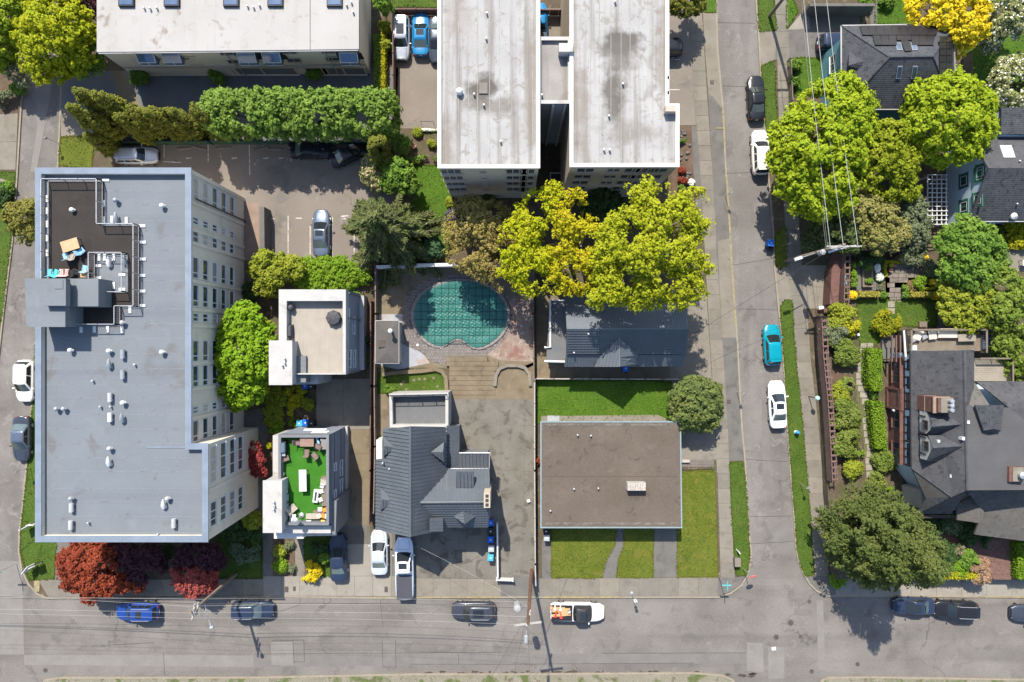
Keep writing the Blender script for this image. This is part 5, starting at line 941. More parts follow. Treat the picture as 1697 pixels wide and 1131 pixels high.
# ================================================================ vehicles
TYRE = plain('tyre_rubber', (.02, .02, .02), .9); RIM = plain('alloy_rim', (.45, .46, .47), .3, .8); CGLASS = M('car_glass', (.012, .016, .018), (.02, .026, .03), .5, .05, .02, 5, 0, 0., .7)
LAMPW = plain('headlight_glass', (.6, .62, .64), .15); LAMPR = plain('tail_light_glass', (.35, .015, .015), .2); PLATE = plain('number_plate', (.6, .6, .58), .5); TRIMB = plain('black_trim', (.018, .018, .02), .5)
CGREEN = M('car_glass_light', (.06, .09, .09), (.1, .13, .13), .8, .05, .05, 5, 0, 0., .7)
def sm(a, b, x): t = max(0, min(1, (x - a) / (b - a))); return t * t * (3 - 2 * t)
def vehicle(name, label, cat, px, py, heading, kind, col, L=4.6, Wd=1.82, Ht=None, roofcol=None, sunroof=False, rails=False, group='parked cars', glass=None, bed=None, z=None, hoodcol=None):
    """heading in degrees, 0 = photo right, 90 = photo up"""
    t = thing(name, label, cat, (0, 0, 0), group); ORG[t.name] = Vector(); gl = glass or CGLASS
    Ht = Ht or {'sedan': 1.45, 'hatch': 1.5, 'suv': 1.72, 'pickup': 1.88}[kind]; hw = Wd / 2; hl = L / 2; tall = kind in ('suv', 'pickup')
    zb = .28 if tall else .2; zsh = (1.02 if tall else .86)
    # cabin stations: rear base, rear roof, front roof, front base (fractions of half length, + forwards)
    cb = {'sedan': (-.70, -.36, .10, .44), 'hatch': (-.93, -.74, .10, .48), 'suv': (-.95, -.80, .14, .44), 'pickup': (-.16, -.06, .28, .52)}[kind]
    xs = [-1, -.985, -.95, -.85, -.6, -.3, 0, .3, .52, .7, .84, .93, .975, 1]
    def half(u): return hw * (1 - .30 * sm(.72, 1.0, u) ** 1.6 - .16 * sm(.8, 1., -u) ** 1.5) * (1 - .04 * sm(.2, 1, abs(u)))
    def top(u):
        base = zsh
        if u > cb[3] - .04: return base - (.02 + .17 * sm(cb[3], 1, u))
        if kind == 'sedan' and u < cb[0]: return base + .07 - .05 * sm(-.8, -1, u)
        return base + .02
    rings = []
    for u in xs:
        e = .72 if abs(u) == 1 else (.9 if abs(u) > .98 else (.97 if abs(u) > .94 else 1)); w = half(u) * (.93 + .07 * (e > .9)); zt = top(u) * (1 if abs(u) < .99 else .9); b = zb + (.12 if abs(u) > .98 else 0)
        prof = [(-w * .9, b), (-w, b + .2), (-w * 1.0, zt - .2), (-w * .96, zt - .06), (-w * .84, zt), (-w * .4, zt + .035), (0, zt + .045), (w * .4, zt + .035), (w * .84, zt), (w * .96, zt - .06), (w, zt - .2), (w, b + .2), (w * .9, b)]
        rings.append([(u * hl, y, z_) for y, z_ in prof])
    mk('body', MB().loft(rings), col, t, smooth=True, angle=.9)
    # cabin
    rw, bw = hw * .71, hw * .87; zr = Ht; zs = zsh - .03
    def ringz(f):      # f: 0 base .. 1 roof
        x0 = (cb[0] + (cb[1] - cb[0]) * f) * hl; x1 = (cb[3] + (cb[2] - cb[3]) * f) * hl; w = bw + (rw - bw) * f; z_ = zs + (zr - .05 - zs) * f; c = .16 * (1 - .3 * f); out = []
        for sx, sy in ((-1, -1), (1, -1), (1, 1), (-1, 1)):
            X = x1 if sx > 0 else x0
            pts = [(X - sx * c * .8, sy * w), (X - sx * c * .2, sy * (w - c * .35)), (X, sy * (w - c))]
            out += pts if sx * sy < 0 else pts[::-1]
        bow = .09
        return [(x + (bow if x > 0 else -bow * .6) * (1 - (y / w) ** 2) * (1 if abs(y) < w * .9 else 0), y, z_) for x, y in out], z_
    rr = [ringz(f)[0] for f in (0, .5, 1)]; up = ringz(1)[0]; cx = sum(p[0] for p in up) / len(up)
    r4 = [(cx + (x - cx) * .93, y * .9, zr - .012) for x, y, _ in up]; r5 = [(cx + (x - cx) * .6, y * .55, zr + .012) for x, y, _ in up]
    cabin = mk('cabin', MB().loft(rr + [r4, r5]), roofcol or col, t, smooth=True, angle=.75)
    def quad(nm, pts, m, off, parent=cabin):
        pts = [Vector(p) for p in pts]; nrm = (pts[1] - pts[0]).cross(pts[2] - pts[0]).normalized(); c = sum(pts, Vector()) / len(pts)
        if nrm.dot(c - Vector((cx, 0, zs))) < 0: nrm = -nrm
        mb = MB(); q = [tuple(p - nrm * .02) for p in pts]; q2 = [tuple(p + nrm * off) for p in pts]; mb.loft([q, q2]); return mk(nm, mb, m, parent)
    def lerp3(f, x, y):
        return None
    def fr(f, y, front):      # point on the sloped front/rear glass plane
        xa, xb = (cb[3], cb[2]) if front else (cb[0], cb[1]); w = (bw + (rw - bw) * f) - .1; s = 1 if front else -1
        return ((xa + (xb - xa) * f) * hl + s * (.09 if front else .054) * (1 - y * y) , y * w, zs + (zr - .05 - zs) * f)
    for front, nm in ((True, 'windscreen'), (False, 'rear_window')):
        a, b = (.06, .97) if front else (.14, .94); n_ = 4; g = MB(); lo = [fr(a, -1 + 2 * i / n_, front) for i in range(n_ + 1)]; hi = [fr(b, -1 + 2 * i / n_, front) for i in range(n_ + 1)]; s = .03 if front else -.03
        vs = [(x + s, y, z_ + .018) for x, y, z_ in lo + hi] + [(x - s, y, z_ - .03) for x, y, z_ in lo + hi]; m_ = n_ + 1
        fs = [(i, i + 1, m_ + i + 1, m_ + i) for i in range(n_)] + [(2 * m_ + i, 3 * m_ + i, 3 * m_ + i + 1, 2 * m_ + i + 1) for i in range(n_)] + [(0, 2 * m_, 2 * m_ + 1, 1), (m_, m_ + 1, 3 * m_ + 1, 3 * m_), (0, m_, 3 * m_, 2 * m_), (n_, 2 * m_ + n_, 3 * m_ + n_, m_ + n_)]
        if not front: fs = [f[::-1] for f in fs]
        mk(nm, g.add(vs, fs), gl if front else CGREEN if glass is None and kind == 'sedan' else gl, cabin, smooth=True, angle=.5)
    for sgn in (-1, 1):
        def side(f, x): return (x, sgn * (bw + (rw - bw) * f), zs + (zr - .05 - zs) * f)
        x0b, x1b = cb[0] * hl, cb[3] * hl; x0r, x1r = cb[1] * hl, cb[2] * hl
        lo0, lo1 = x0b + (x0r - x0b) * .12 + .2, x1b + (x1r - x1b) * .12 - .22; hi0, hi1 = x0b + (x0r - x0b) * .86 + .2, x1b + (x1r - x1b) * .86 - .15; n_ = 1 if kind == 'pickup' and L < 5 else (3 if kind == 'suv' else 2)
        for i in range(n_):
            a, b = i / n_ + .02, (i + 1) / n_ - .02
            quad('side_window', [side(.12, lo0 + (lo1 - lo0) * a), side(.12, lo0 + (lo1 - lo0) * b), side(.86, hi0 + (hi1 - hi0) * b), side(.86, hi0 + (hi1 - hi0) * a)], gl, .012)
        mr = MB(); mx = cb[3] * hl - .28; mr.box(mx, sgn * (hw + .1), zsh - .02, .13, .22, .15, 0, bev=.03, tap=.9); mk('mirror', mr, col, t)
        for u, nm, m_ in ((.955, 'headlight', LAMPW), (-.985, 'tail_light', LAMPR)):
            w = half(u); q = MB().box(u * hl - (.06 if u > 0 else -.02), sgn * w * .76, top(u) - .2, .26 if u > 0 else .12, w * .34, .17, -sgn * .35 if u > 0 else 0, bev=.03); mk(nm, q, m_, t, smooth=True)
        for u in (-.60, .62):
            y0, y1 = sgn * (hw - .22), sgn * (hw + .01); R = .38 if tall else .32; mbw = MB(); rg = [[(u * hl + rad * math.cos(k * .393), y, R + rad * math.sin(k * .393)) for k in range(16)] for rad, y in ((R * .8, y0), (R, y0 + sgn * .03), (R, y1 - sgn * .03), (R * .7, y1))]; mbw.loft(rg); w_ = mk('wheel', mbw, TYRE, t, smooth=True)
            mk('rim', MB().loft([[(u * hl + rad * math.cos(k * .524), y, R + rad * math.sin(k * .524)) for k in range(12)] for rad, y in ((R * .66, y1 - sgn * .02), (R * .66, y1 + sgn * .012), (R * .15, y1 + sgn * .02))]), RIM, w_)
        if rails: mk('roof_rail', MB().tube([(x0r + .15, sgn * rw * .92, zr + .0), (x0r + .3, sgn * rw * .93, zr + .07), (x1r - .3, sgn * rw * .93, zr + .07), (x1r - .12, sgn * rw * .92, zr)], .03, 6), METAL if rails == 1 else TRIMB, t)
    for x, nm in ((hl - .02, 'bumper'), (-hl + .02, 'bumper')): mk(nm, MB().box(x, 0, zb + .08, .1, half(.97) * 1.5, .2, bev=.04), TRIMB if tall else col, t)
    mk('number_plate', MB().box(-hl - .01, 0, .62, .03, .34, .16), PLATE, t); mk('grille', MB().box(hl - .03, 0, .5, .08, hw * .9, .16, bev=.02), TRIMB, t); mk('bonnet_seam', MB().tube([(hl * .9, -hw * .55, top(.9) + .03), (hl * (cb[3] + .1), -hw * .66, zsh + .0), (hl * (cb[3] + .1), hw * .66, zsh), (hl * .9, hw * .55, top(.9) + .03)], .012, 4), TRIMB, t)
    if kind in ('hatch', 'suv'): mk('spoiler', MB().box(cb[1] * hl - .08, 0, zr - .09, .22, rw * 1.7, .06, bev=.02), roofcol or col, t)
    if sunroof: mk('sunroof', MB().box(cx + .18, 0, zr - .02, .62 if sunroof == 1 else 1.15, rw * 1.25, .045, bev=.012), CGLASS, cabin)
    if kind == 'pickup' and bed:
        b0, b1 = -hl + .08, cb[0] * hl - .1; zz = zsh + .02
        if bed == 'cover': mk('bed_cover', MB().box((b0 + b1) / 2, 0, zz - .02, b1 - b0, hw * 1.66, .1, bev=.03), plain('tonneau_vinyl', (.05, .05, .06), .6), t)
        else: mk('load_bed', MB().loft([[(b0, -hw * .84, zz + .02), (b1, -hw * .84, zz + .02), (b1, hw * .84, zz + .02), (b0, hw * .84, zz + .02)], [(b0, -hw * .84, zz + .1), (b1, -hw * .84, zz + .1), (b1, hw * .84, zz + .1), (b0, hw * .84, zz + .1)], [(b0 + .07, -hw * .78, zz + .1), (b1 - .07, -hw * .78, zz + .1), (b1 - .07, hw * .78, zz + .1), (b0 + .07, hw * .78, zz + .1)], [(b0 + .07, -hw * .78, zz + .06), (b1 - .07, -hw * .78, zz + .06), (b1 - .07, hw * .78, zz + .06), (b0 + .07, hw * .78, zz + .06)]]), TRIMB, t)
    mk('antenna', MB().box(cb[1] * hl + .2, 0, zr - .02, .16, .05, .07, tap=.4), roofcol or col, t)
    zc = .8; x, y = W(px, py, zc); t.location = (x, y, ROADZ if z is None else z); t.rotation_euler = (0, 0, math.radians(heading)); ORG[t.name] = Vector(t.location)
    return t
SILVER = paint('silver_paint', (.42, .44, .46), .3, .5); WHT = paint('white_car_paint', (.72, .72, .71)); BLK = paint('black_car_paint', (.012, .013, .016)); NAVY = paint('navy_car_paint', (.018, .028, .055)); BLUE = paint('blue_car_paint', (0.01, 0.042, 0.2)); SKY = paint('bright_blue_paint', (0.012, 0.15, 0.33)); TURQ = paint('turquoise_paint', (0, 0.2, 0.26)); GRY = paint('grey_car_paint', (0.055, 0.06, 0.075), .3, .4); STEEL = paint('steel_blue_paint', (.12, .15, .2), .25, .5); DKG = paint('dark_grey_blue_paint', (.055, .065, .085), .25, .4); CRM = paint('cream_car_paint', (.66, .62, .53)); WHTSKY = paint('sky_tinted_white_paint', (0.52, 0.58, 0.66), .25, .3)  # long pickup's white paint has blue sky reflection mixed into its colour
vehicle('suv', 'silver estate car with black roof rails parked behind the blue-grey roofed apartments', 'car', 226, 258, 0, 'suv', SILVER, 4.5, Ht=1.55, rails=2, z=0)
vehicle('sedan', 'black sedan parked straight in the shade of the tall hedge', 'car', 515, 248, 0, 'sedan', BLK, 4.7, z=0); vehicle('sedan', 'black sedan parked at an angle in the shade beside the small conifer', 'car', 580, 253, 24, 'sedan', BLK, 4.6, z=0)
vehicle('suv', 'silver-grey SUV with sunroof nosed down in the walled car park', 'car', 665, 63, -90, 'suv', SILVER, 4.6, sunroof=2, z=0, rails=1); vehicle('sedan', 'bright blue sedan with sunroof in the walled car park', 'car', 697, 56, 90, 'sedan', SKY, 4.5, sunroof=1, z=0); vehicle('sedan', 'dark sedan half hidden beside the tall white roofed block', 'car', 724, 66, -90, 'sedan', DKG, 4.7, z=0)
vehicle('pickup_truck', 'bright blue truck glimpsed in the gap between the two tall blocks', 'truck', 893, 44, 90, 'pickup', SKY, 5.0, bed='cover', z=0); vehicle('suv', 'black SUV with its tail sticking out beside the right tall block', 'car', 1095, 79, 180, 'suv', BLK, 4.6, z=0)
vehicle('sedan', 'black sedan parked on the right street above the cream SUV', 'car', 1254.5, 161, 92, 'sedan', BLK, 4.7); vehicle('suv', 'cream SUV with dark rear window on the right street', 'car', 1261, 252, 92, 'suv', CRM, 4.7, roofcol=CRM)
vehicle('sedan', 'metallic steel blue sedan alone in the sunlit car park bay', 'car', 531.5, 386, 90, 'sedan', STEEL, 4.9, sunroof=1, z=0); vehicle('hatchback', 'turquoise hatchback parked on the right street', 'car', 1281.5, 572, 93, 'hatch', TURQ, 4.3); vehicle('sedan', 'white sedan with dark sunroof parked below the turquoise hatchback', 'car', 1290, 671, 93, 'sedan', WHT, 5.0, sunroof=1)
vehicle('hatchback', 'white crossover parked on the left street beside the apartment house', 'car', 38.5, 632, -91, 'hatch', WHT, 4.4, 1.85, 1.6); vehicle('sedan', 'dark blue-grey sedan parked on the left street below the white crossover', 'car', 33, 728, -91, 'sedan', DKG, 4.7, roofcol=STEEL)
vehicle('suv', 'blue SUV with silver roof rails parked by the red maples', 'car', 227, 1015, 180, 'suv', BLUE, 4.5, rails=1, sunroof=1); vehicle('suv', 'dark navy SUV parked facing right near the bent utility pole', 'car', 418, 1012, 0, 'suv', NAVY, 4.4, glass=CGREEN, rails=1)
vehicle('suv', 'slate grey SUV with large dark sunroof on the bottom street', 'car', 784.5, 1013, 180, 'suv', GRY, 4.6, rails=1, sunroof=2)
pk = vehicle('pickup_truck', 'white pickup truck with open bed full of lumber and tools', 'truck', 957, 1015.5, -1, 'pickup', WHT, 5.7, 1.95, bed='open', roofcol=plain('black_roof', (.03, .03, .034), .4), sunroof=1)
vehicle('sedan', 'dark navy sedan parked in front of the black SUV at bottom right', 'car', 1516, 1006, 179, 'sedan', NAVY, 4.3, sunroof=1); vehicle('suv', 'black SUV with silver roof bars parked behind the navy sedan', 'car', 1585.5, 1011, 178, 'suv', BLK, 4.5, rails=1); vehicle('sedan', 'dark car cut off by the right edge on the bottom street', 'car', 1716, 1018, 180, 'sedan', DKG, 4.7)
vehicle('sedan', 'dark navy sedan on the driveway of the turf roofed house', 'car', 560, 925, 92, 'sedan', NAVY, 4.9, z=0); vehicle('sedan', 'silver white sedan on the driveway left of the pickup truck', 'car', 628, 916, 91, 'sedan', paint('silver_white_paint', (.5, .53, .56), .25, .3), 4.7, z=0)
vehicle('pickup_truck', 'long pickup truck with white cab, white bonnet coloured with sky reflection and black bed cover', 'truck', 670, 942, 91, 'pickup', WHTSKY, 6.6, 1.98, bed='cover', roofcol=WHT, sunroof=1, z=0); vehicle('suv', 'dark SUV tucked under the eaves of the solar panel house', 'car', 1390, 71, 0, 'suv', NAVY, 4.4, z=0)
# load of the white pickup: each piece lies in the bed
WOODL = M('fresh_lumber', (.4, .22, .1), (.5, .3, .15), 2, .8, .15, 12, .1); RED = plain('red_tool', (.5, .04, .03), .5)
for i, (dx, dy, l, w_, mt, nm, lab) in enumerate(((-8, -5, 1.6, .3, WOODL, 'plank', 'topmost tan plank in the bed of the white pickup'), (-2, -2, 1.9, .42, WOODL, 'plank', 'wide tan plank in the middle of the white pickup bed'), (4, 4, 1.3, .36, WOODL, 'plank', 'short tan plank near the cab of the white pickup'), (-6, 6, 1.5, .26, WOODL, 'plank', 'lowest tan plank among red tools in the white pickup bed'))):
    solo(nm, MB().box(*W(932 + dx, 1015 + dy, 1.2), .96 + i * .012, l, w_, .1, .04 * i - .05, bev=.02), mt, lab, 'lumber', 'lumber in the pickup bed')
for i, (px, py, a, m_, lab) in enumerate(((920, 1007, 1.57, WHITE, 'white strip standing left among the lumber of the pickup'), (929, 1008, 1.57, WHITE, 'white strip lying right across the lumber of the pickup'), (921, 1019, 1.2, RED, 'red tool handle lying at the tail of the pickup bed'), (930, 1021, 1.9, RED, 'red tool handle nearest the cab of the white pickup'))): solo('tool', MB().box(*W(px, py, 1.3), 1.12, .8, .12, .07, a, bev=.01).box(*W(px, py + 4, 1.3), 1.12, .2, .25, .08, a, bev=.01), m_, lab, 'tool', 'tools in the pickup bed')
solo('bucket', MB().lathe(*W(943, 1014, 1.3), [(.16, 1.08), (.2, 1.35), (.18, 1.35), (.15, 1.2), (.02, 1.2)], 14), OFFW, 'round white bucket in the pickup bed by the cab', 'bucket')
# ================================================================ trees, hedges, shrubs
YG = LEAF('leaf_yellow_green', (.20, .25, .012), (.28, .29, .012), (.13, .19, .012)); LIME = LEAF('leaf_lime', (0.175, 0.24, 0.014), (0.24, 0.3, 0.018), (.1, .19, .01)); YEL_L = LEAF('leaf_yellow', (0.31, 0.3, 0.01), (0.27, 0.29, 0.012), (.36, .26, .02)); GOLD = LEAF('leaf_gold', (.5, .38, .015), (.44, .4, .02), (.3, .26, .015))
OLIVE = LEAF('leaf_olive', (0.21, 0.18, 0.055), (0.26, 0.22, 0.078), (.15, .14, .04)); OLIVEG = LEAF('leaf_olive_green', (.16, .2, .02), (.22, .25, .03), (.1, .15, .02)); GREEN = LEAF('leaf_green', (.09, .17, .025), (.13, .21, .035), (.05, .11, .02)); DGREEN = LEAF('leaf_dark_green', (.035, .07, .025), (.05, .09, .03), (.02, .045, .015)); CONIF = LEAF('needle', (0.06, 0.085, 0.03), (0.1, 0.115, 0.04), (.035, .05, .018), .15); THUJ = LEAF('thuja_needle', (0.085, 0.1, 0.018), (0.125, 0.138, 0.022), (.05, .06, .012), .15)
HEDG = LEAF('laurel_leaf', (.1, .17, .03), (.15, .23, .045), (.065, .13, .02)); BOX = LEAF('box_leaf', (.1, .19, .015), (.14, .23, .02), (.07, .13, .012)); YBOX = LEAF('golden_box_leaf', (.26, .28, .015), (.32, .31, .02), (.18, .21, .015)); REDL = LEAF('leaf_red_orange', (0.16, 0.038, 0.022), (0.22, 0.052, 0.026), (.1, .022, .015)); PINKR = LEAF('leaf_pink_red', (0.2, 0.05, 0.045), (0.26, 0.07, 0.065), (.22, .05, .05)); PURP_SHADE = LEAF('leaf_purple_and_shadow', (.045, .02, .03), (.07, .03, .04), (.03, .02, .025)); PALE = LEAF('leaf_pale_sage', (.17, .2, .075), (.22, .235, .11), (.11, .14, .05)); SAGE = LEAF('leaf_grey_sage', (.1, .13, .07), (.14, .165, .1), (.07, .09, .05)); RHOD = LEAF('rhododendron_leaf', (0.1, 0.145, 0.028), (0.15, 0.185, 0.045), (.07, .12, .02)); FLW = LEAF('white_petal', (.65, .64, .6), (.7, .69, .66), (.6, .6, .5), .2); FLY = LEAF('yellow_petal', (.6, .4, .02), (.65, .45, .03), (.5, .33, .02), .2); FLP = LEAF('pink_petal', (.5, .33, .28), (.55, .4, .34), (.4, .25, .2), .2)
LAUR = LEAF('round_laurel_leaf', (0.085, 0.122, 0.04), (0.125, 0.152, 0.045), (.045, .07, .024))
# --- top left
tree('broadleaf_tree', 'large rounded yellow-green tree at the top left corner beside the white roofed row', 'tree', (105, 90), [(88, 62, 44, 6, 2.6), (55, 60, 32, 5), (120, 45, 34, 5), (80, 100, 36, 4.6), (115, 95, 34, 4.5), (60, 25, 32, 5), (95, 15, 34, 5.2), (130, 75, 26, 4)], YG, rc=.38, leaf=.2, rag=.6)
tree('broadleaf_tree', 'bright green tree cut off by the top left edge of the photo', 'tree', (10, 50), [(4, 25, 30, 6), (-12, 60, 32, 5), (14, 75, 20, 4), (6, 100, 18, 3), (20, 5, 22, 6)], LEAF('leaf_fresh_green', (.15, .22, .015), (.2, .26, .02)), rc=.45)
tree('dark_purple_tree', 'small purple leaved tree at the corner of the white roofed row', 'tree', (150, 18), [(150, 10, 18, 3.5), (146, -5, 16, 4)], PURP_SHADE, rc=.35, leaf=.18, trunk=.09)
tree('broadleaf_tree', 'dark green tree in shade left of the white roofed row', 'tree', (150, 120), [(145, 100, 24, 3.2), (155, 62, 18, 3.5), (160, 85, 18, 3)], GREEN, rc=.4, trunk=.1)
shrub('shrub', 'sage green shrub on the brown verge at the far left', 8, 165, 16, 1.2, SAGE); shrub('shrub', 'low dark shrub beside the left street opposite the courtyard', 28, 148, 11, 1., GREEN); tree('small_tree', 'bare twiggy sapling leaning over the left street verge', 'tree', (20, 130), [(25, 120, 14, 3), (40, 135, 12, 2.5)], SAGE, rc=.3, leaf=.1, trunk=.07, dens=.25)
tree('broadleaf_tree', 'olive green round tree on the verge left of the apartment house', 'tree', (42, 372), [(36, 362, 24, 4.5), (50, 350, 18, 4.2), (46, 385, 20, 4), (24, 358, 16, 4)], LEAF('leaf_mid_olive', (.13, .135, .03), (.18, .18, .05)), rc=.35, leaf=.2)
shrub('shrub', 'dark green shrub on the grass at the far left edge', 6, 330, 16, 1.6, DGREEN); shrub('shrub', 'low shrub by the far left kerb near the log', 12, 310, 9, .8, GREEN)
# columnar conifers
col_t = [((128, 153), 8.2), ((118, 180), 8.5), ((163, 160), 8), ((140, 188), 7.2), ((214, 181), 7.2), ((200, 195), 6.5), ((245, 187), 6.8), ((268, 186), 6.8), ((285, 190), 6.5), ((318, 176), 7.6), ((335, 188), 6.6), ((147, 227), 5.2)]
col_l = ['tallest back columnar cypress of the left clump', 'leftmost long columnar cypress leaning over the courtyard', 'columnar cypress nearest the dark courtyard path', 'short columnar cypress in front of the left clump', 'tall columnar cypress first right of the left clump', 'small columnar cypress behind the silver estate car', 'third columnar cypress along the car park fence', 'middle columnar cypress along the car park fence', 'low columnar cypress left of the two by the hedge', 'tall narrow cypress beside the big green hedge', 'last columnar cypress touching the big green hedge', 'single columnar cypress by the grass patch and car park corner']
for (tip, h), lab in zip(col_t, col_l):
    k = 1 - h / H; bx, by = CX + (tip[0] - CX) * k, CY + (tip[1] - CY) * k; L = []
    for f, r in ((.12, 15), (.3, 17), (.5, 15), (.68, 12.5), (.84, 9), (.95, 5)): kk = 1 / (1 - h * f / H); L.append((CX + (bx - CX) * kk + rng.normal() * 1.5, CY + (by - CY) * kk + rng.normal() * 1.5, r * kk * (1 if h > 6 else .8), h * f, h * .13))
    tree('columnar_cypress', lab, 'tree', (bx, by), L, THUJ, rc=.26, leaf=.13, trunk=.1, group='cypresses along the courtyard', up=.7, dens=1.1)
# big laurel hedge
hl_ = []
for i in range(10):
    x = 368 + i * 29; hl_.append((x, 188 + rng.normal() * 3, 27, 4.6, 2.2)); hl_.append((x + 10, 172, 20, 4.8, 1.9)); hl_.append((x + 6, 208, 21, 4.2, 2.2))
hl_ += [(640, 200, 22, 3.6, 2), (352, 195, 18, 4.6, 2)]
tree('laurel_hedge', 'broad tall bright green hedge between the courtyard and the car park', 'hedge', (500, 225), hl_, HEDG, rc=.28, leaf=.2, rag=.55, dens=.8, trunk=.15, stem='stems')
for x, y, r, lab in ((228, 128, 13, 'dark rounded shrub at the left corner of the white roofed row'), (358, 124, 13, 'clipped round shrub beside the middle entrance of the white roofed row'), (521, 120, 11, 'dark shrub by the right entrance of the white roofed row')): shrub('shrub', lab, x, y, r, 1.8, GREEN, group='entrance shrubs')
hedge('hedge', 'narrow golden hedge strip along the brown car park wall', [(632, 56), (638, 56), (638, 168), (627, 168)], 1.2, YBOX); hedge('hedge', 'dark green hedge strip left of the golden hedge', [(620, 58), (631, 57), (626, 168), (620, 168)], 1.3, GREEN)
for x, y, r, lab in ((637, 45, 9, 'small green shrub above the golden hedge strip'), (640, 75, 8, 'leafy shrub leaning over the brown wall')): shrub('shrub', lab, x, y, r, 1.8, OLIVEG)
tree('small_tree', 'thin green tree at the top edge by the walled car park', 'tree', (632, 8), [(632, 2, 14, 3.4), (640, 14, 10, 2.6)], GREEN, rc=.3, leaf=.17, trunk=.07)
# conifer group at the car park corner
conifer('spruce_tree', 'large drooping dark spruce at the corner of the pool wall and car park', (656, 396), 13, 5.3, CONIF, dens=.8, leaf=.19, step=.6, prof=.9)
tree('columnar_cypress', 'small bronze green cypress beside the angled black sedan', 'tree', (640, 272), [(640, 268, 18, 1.5, 1.4), (633, 258, 16, 3, 1.3), (627, 248, 13, 4.4, 1.1), (622, 240, 10, 5.4, .9), (632, 235, 7, 5.4, .8)], THUJ, rc=.26, leaf=.13, trunk=.1, up=.7)
tree('flowering_shrub', 'pale flowering shrub beside the small bronze cypress', 'shrub', (622, 296), [(615, 285, 18, 1.6), (625, 302, 16, 1.3), (612, 268, 12, 1.8)], PALE, rc=.25, leaf=.13, trunk=.06, extra=(FLP, .06, 1.2))
tree('broadleaf_tree', 'leafy green small tree between the spruce and the bright lawn', 'tree', (668, 300), [(660, 285, 22, 3), (672, 300, 20, 2.6), (652, 300, 18, 2.4), (655, 225, 16, 1.8), (662, 240, 14, 1.5)], GREEN, rc=.35, leaf=.2, trunk=.09)
shrub('shrub', 'round glossy dark green shrub at the foot of the spruce', 716, 412, 20, 2.2, LEAF('leaf_blue_green', (.05, .11, .05), (.07, .14, .07)))
shrub('shrub', 'round purple grey bush at the lawn edge below the left tower', 748, 358, 10, 1.2, LEAF('leaf_grey_purple', (.07, .07, .09), (.1, .095, .12)))
for i, (x, y) in enumerate(((674, 265), (684, 266), (696, 266), (707, 265), (719, 266))): shrub('shrub', ['leftmost', 'second', 'middle', 'fourth', 'rightmost'][i] + ' small round shrub in the row above the bright lawn', x, y, 6, .7, GREEN, group='row of small shrubs above the lawn', rc=.15, leaf=.1)
for x, y, r, lab in ((668, 250, 9, 'loose green shrub in the bed left of the terracotta pot'), (715, 238, 7, 'small shrub right in the bed below the walled car park'), (692, 219, 8, 'small shrub under the white flowers by the walled car park'), (746, 335, 9, 'light green shrub at the edge of the bright lawn')): shrub('shrub', lab, x, y, r, .7, OLIVEG, rc=.15, leaf=.1)
def flowers(name, label, px, py, rx, ry, mat, h=.45, z0=0., n=260, size=.11, cat='flower bed'):
    x, y = W(px, py, z0 + h); t = thing(name, label, cat, (x, y, z0)); m = n; a = rng.uniform(0, 6.28, m); r = np.sqrt(rng.random(m)); c = np.column_stack([x + np.cos(a) * r * rx / S, y + np.sin(a) * r * ry / S, z0 + h * (1 - .5 * r * r) + rng.normal(size=m) * .03]); nn = rng.normal(size=(m, 3)) * .35 + np.array([0, 0, 1.]); nn /= np.linalg.norm(nn, axis=1, keepdims=True); leafmesh('petals', c, nn, np.full(m, size), mat, t, asp=1.)
    k = 200; a = rng.uniform(0, 6.28, k); r = np.sqrt(rng.random(k)); c = np.column_stack([x + np.cos(a) * r * rx / S, y + np.sin(a) * r * ry / S, z0 + h * .7 * rng.random(k)]); leafmesh('leaves', c, np.tile([0, 0, 1.], (k, 1)) + rng.normal(size=(k, 3)) * .1, np.full(k, .15), GREEN, t); return t
flowers('flower_bed', 'white flowers edging the walled car park', 706, 215, 21, 2.5, FLW, .4)
# trees over the pool and tiled house
tree('broadleaf_tree', 'wide olive brown tree over the upper right edge of the pool', 'tree', (800, 430), [(790, 372, 36, 6.5), (768, 388, 30, 5.6), (815, 368, 30, 6.2), (795, 415, 36, 5.6), (770, 420, 26, 5), (808, 436, 28, 5), (832, 445, 20, 5), (778, 350, 22, 6), (830, 400, 24, 6), (832, 466, 14, 4.6)], OLIVE, rc=.24, leaf=.12, dens=.5, rag=1.)
tree('broadleaf_tree', 'yellow-lime tree between the olive tree and the golden one', 'tree', (880, 440), [(878, 365, 28, 9.3), (862, 395, 30, 8.8), (895, 345, 26, 9.8), (915, 322, 18, 10.3), (868, 430, 30, 7.8), (890, 420, 28, 8.3), (852, 455, 22, 6.8), (882, 462, 26, 6.8), (848, 412, 20, 7.8)], LEAF('leaf_yellow_lime', (0.27, 0.305, 0.011), (0.23, 0.29, 0.012), (.38, .33, .015)), rc=.25, leaf=.14, dens=.55, rag=1.05)
tree('broadleaf_tree', 'golden yellow tree in the middle above the tiled house', 'tree', (945, 440), [(955, 330, 15, 10.7), (945, 362, 26, 10.2), (962, 385, 28, 9.8), (935, 400, 26, 9.2), (968, 420, 26, 9.2), (940, 440, 28, 8.2), (965, 455, 24, 8.2), (925, 462, 20, 7.7), (950, 470, 20, 7.2), (985, 400, 20, 9), (982, 440, 20, 8.5), (985, 470, 18, 8)], YEL_L, rc=.25, leaf=.14, dens=.52, rag=1.1)
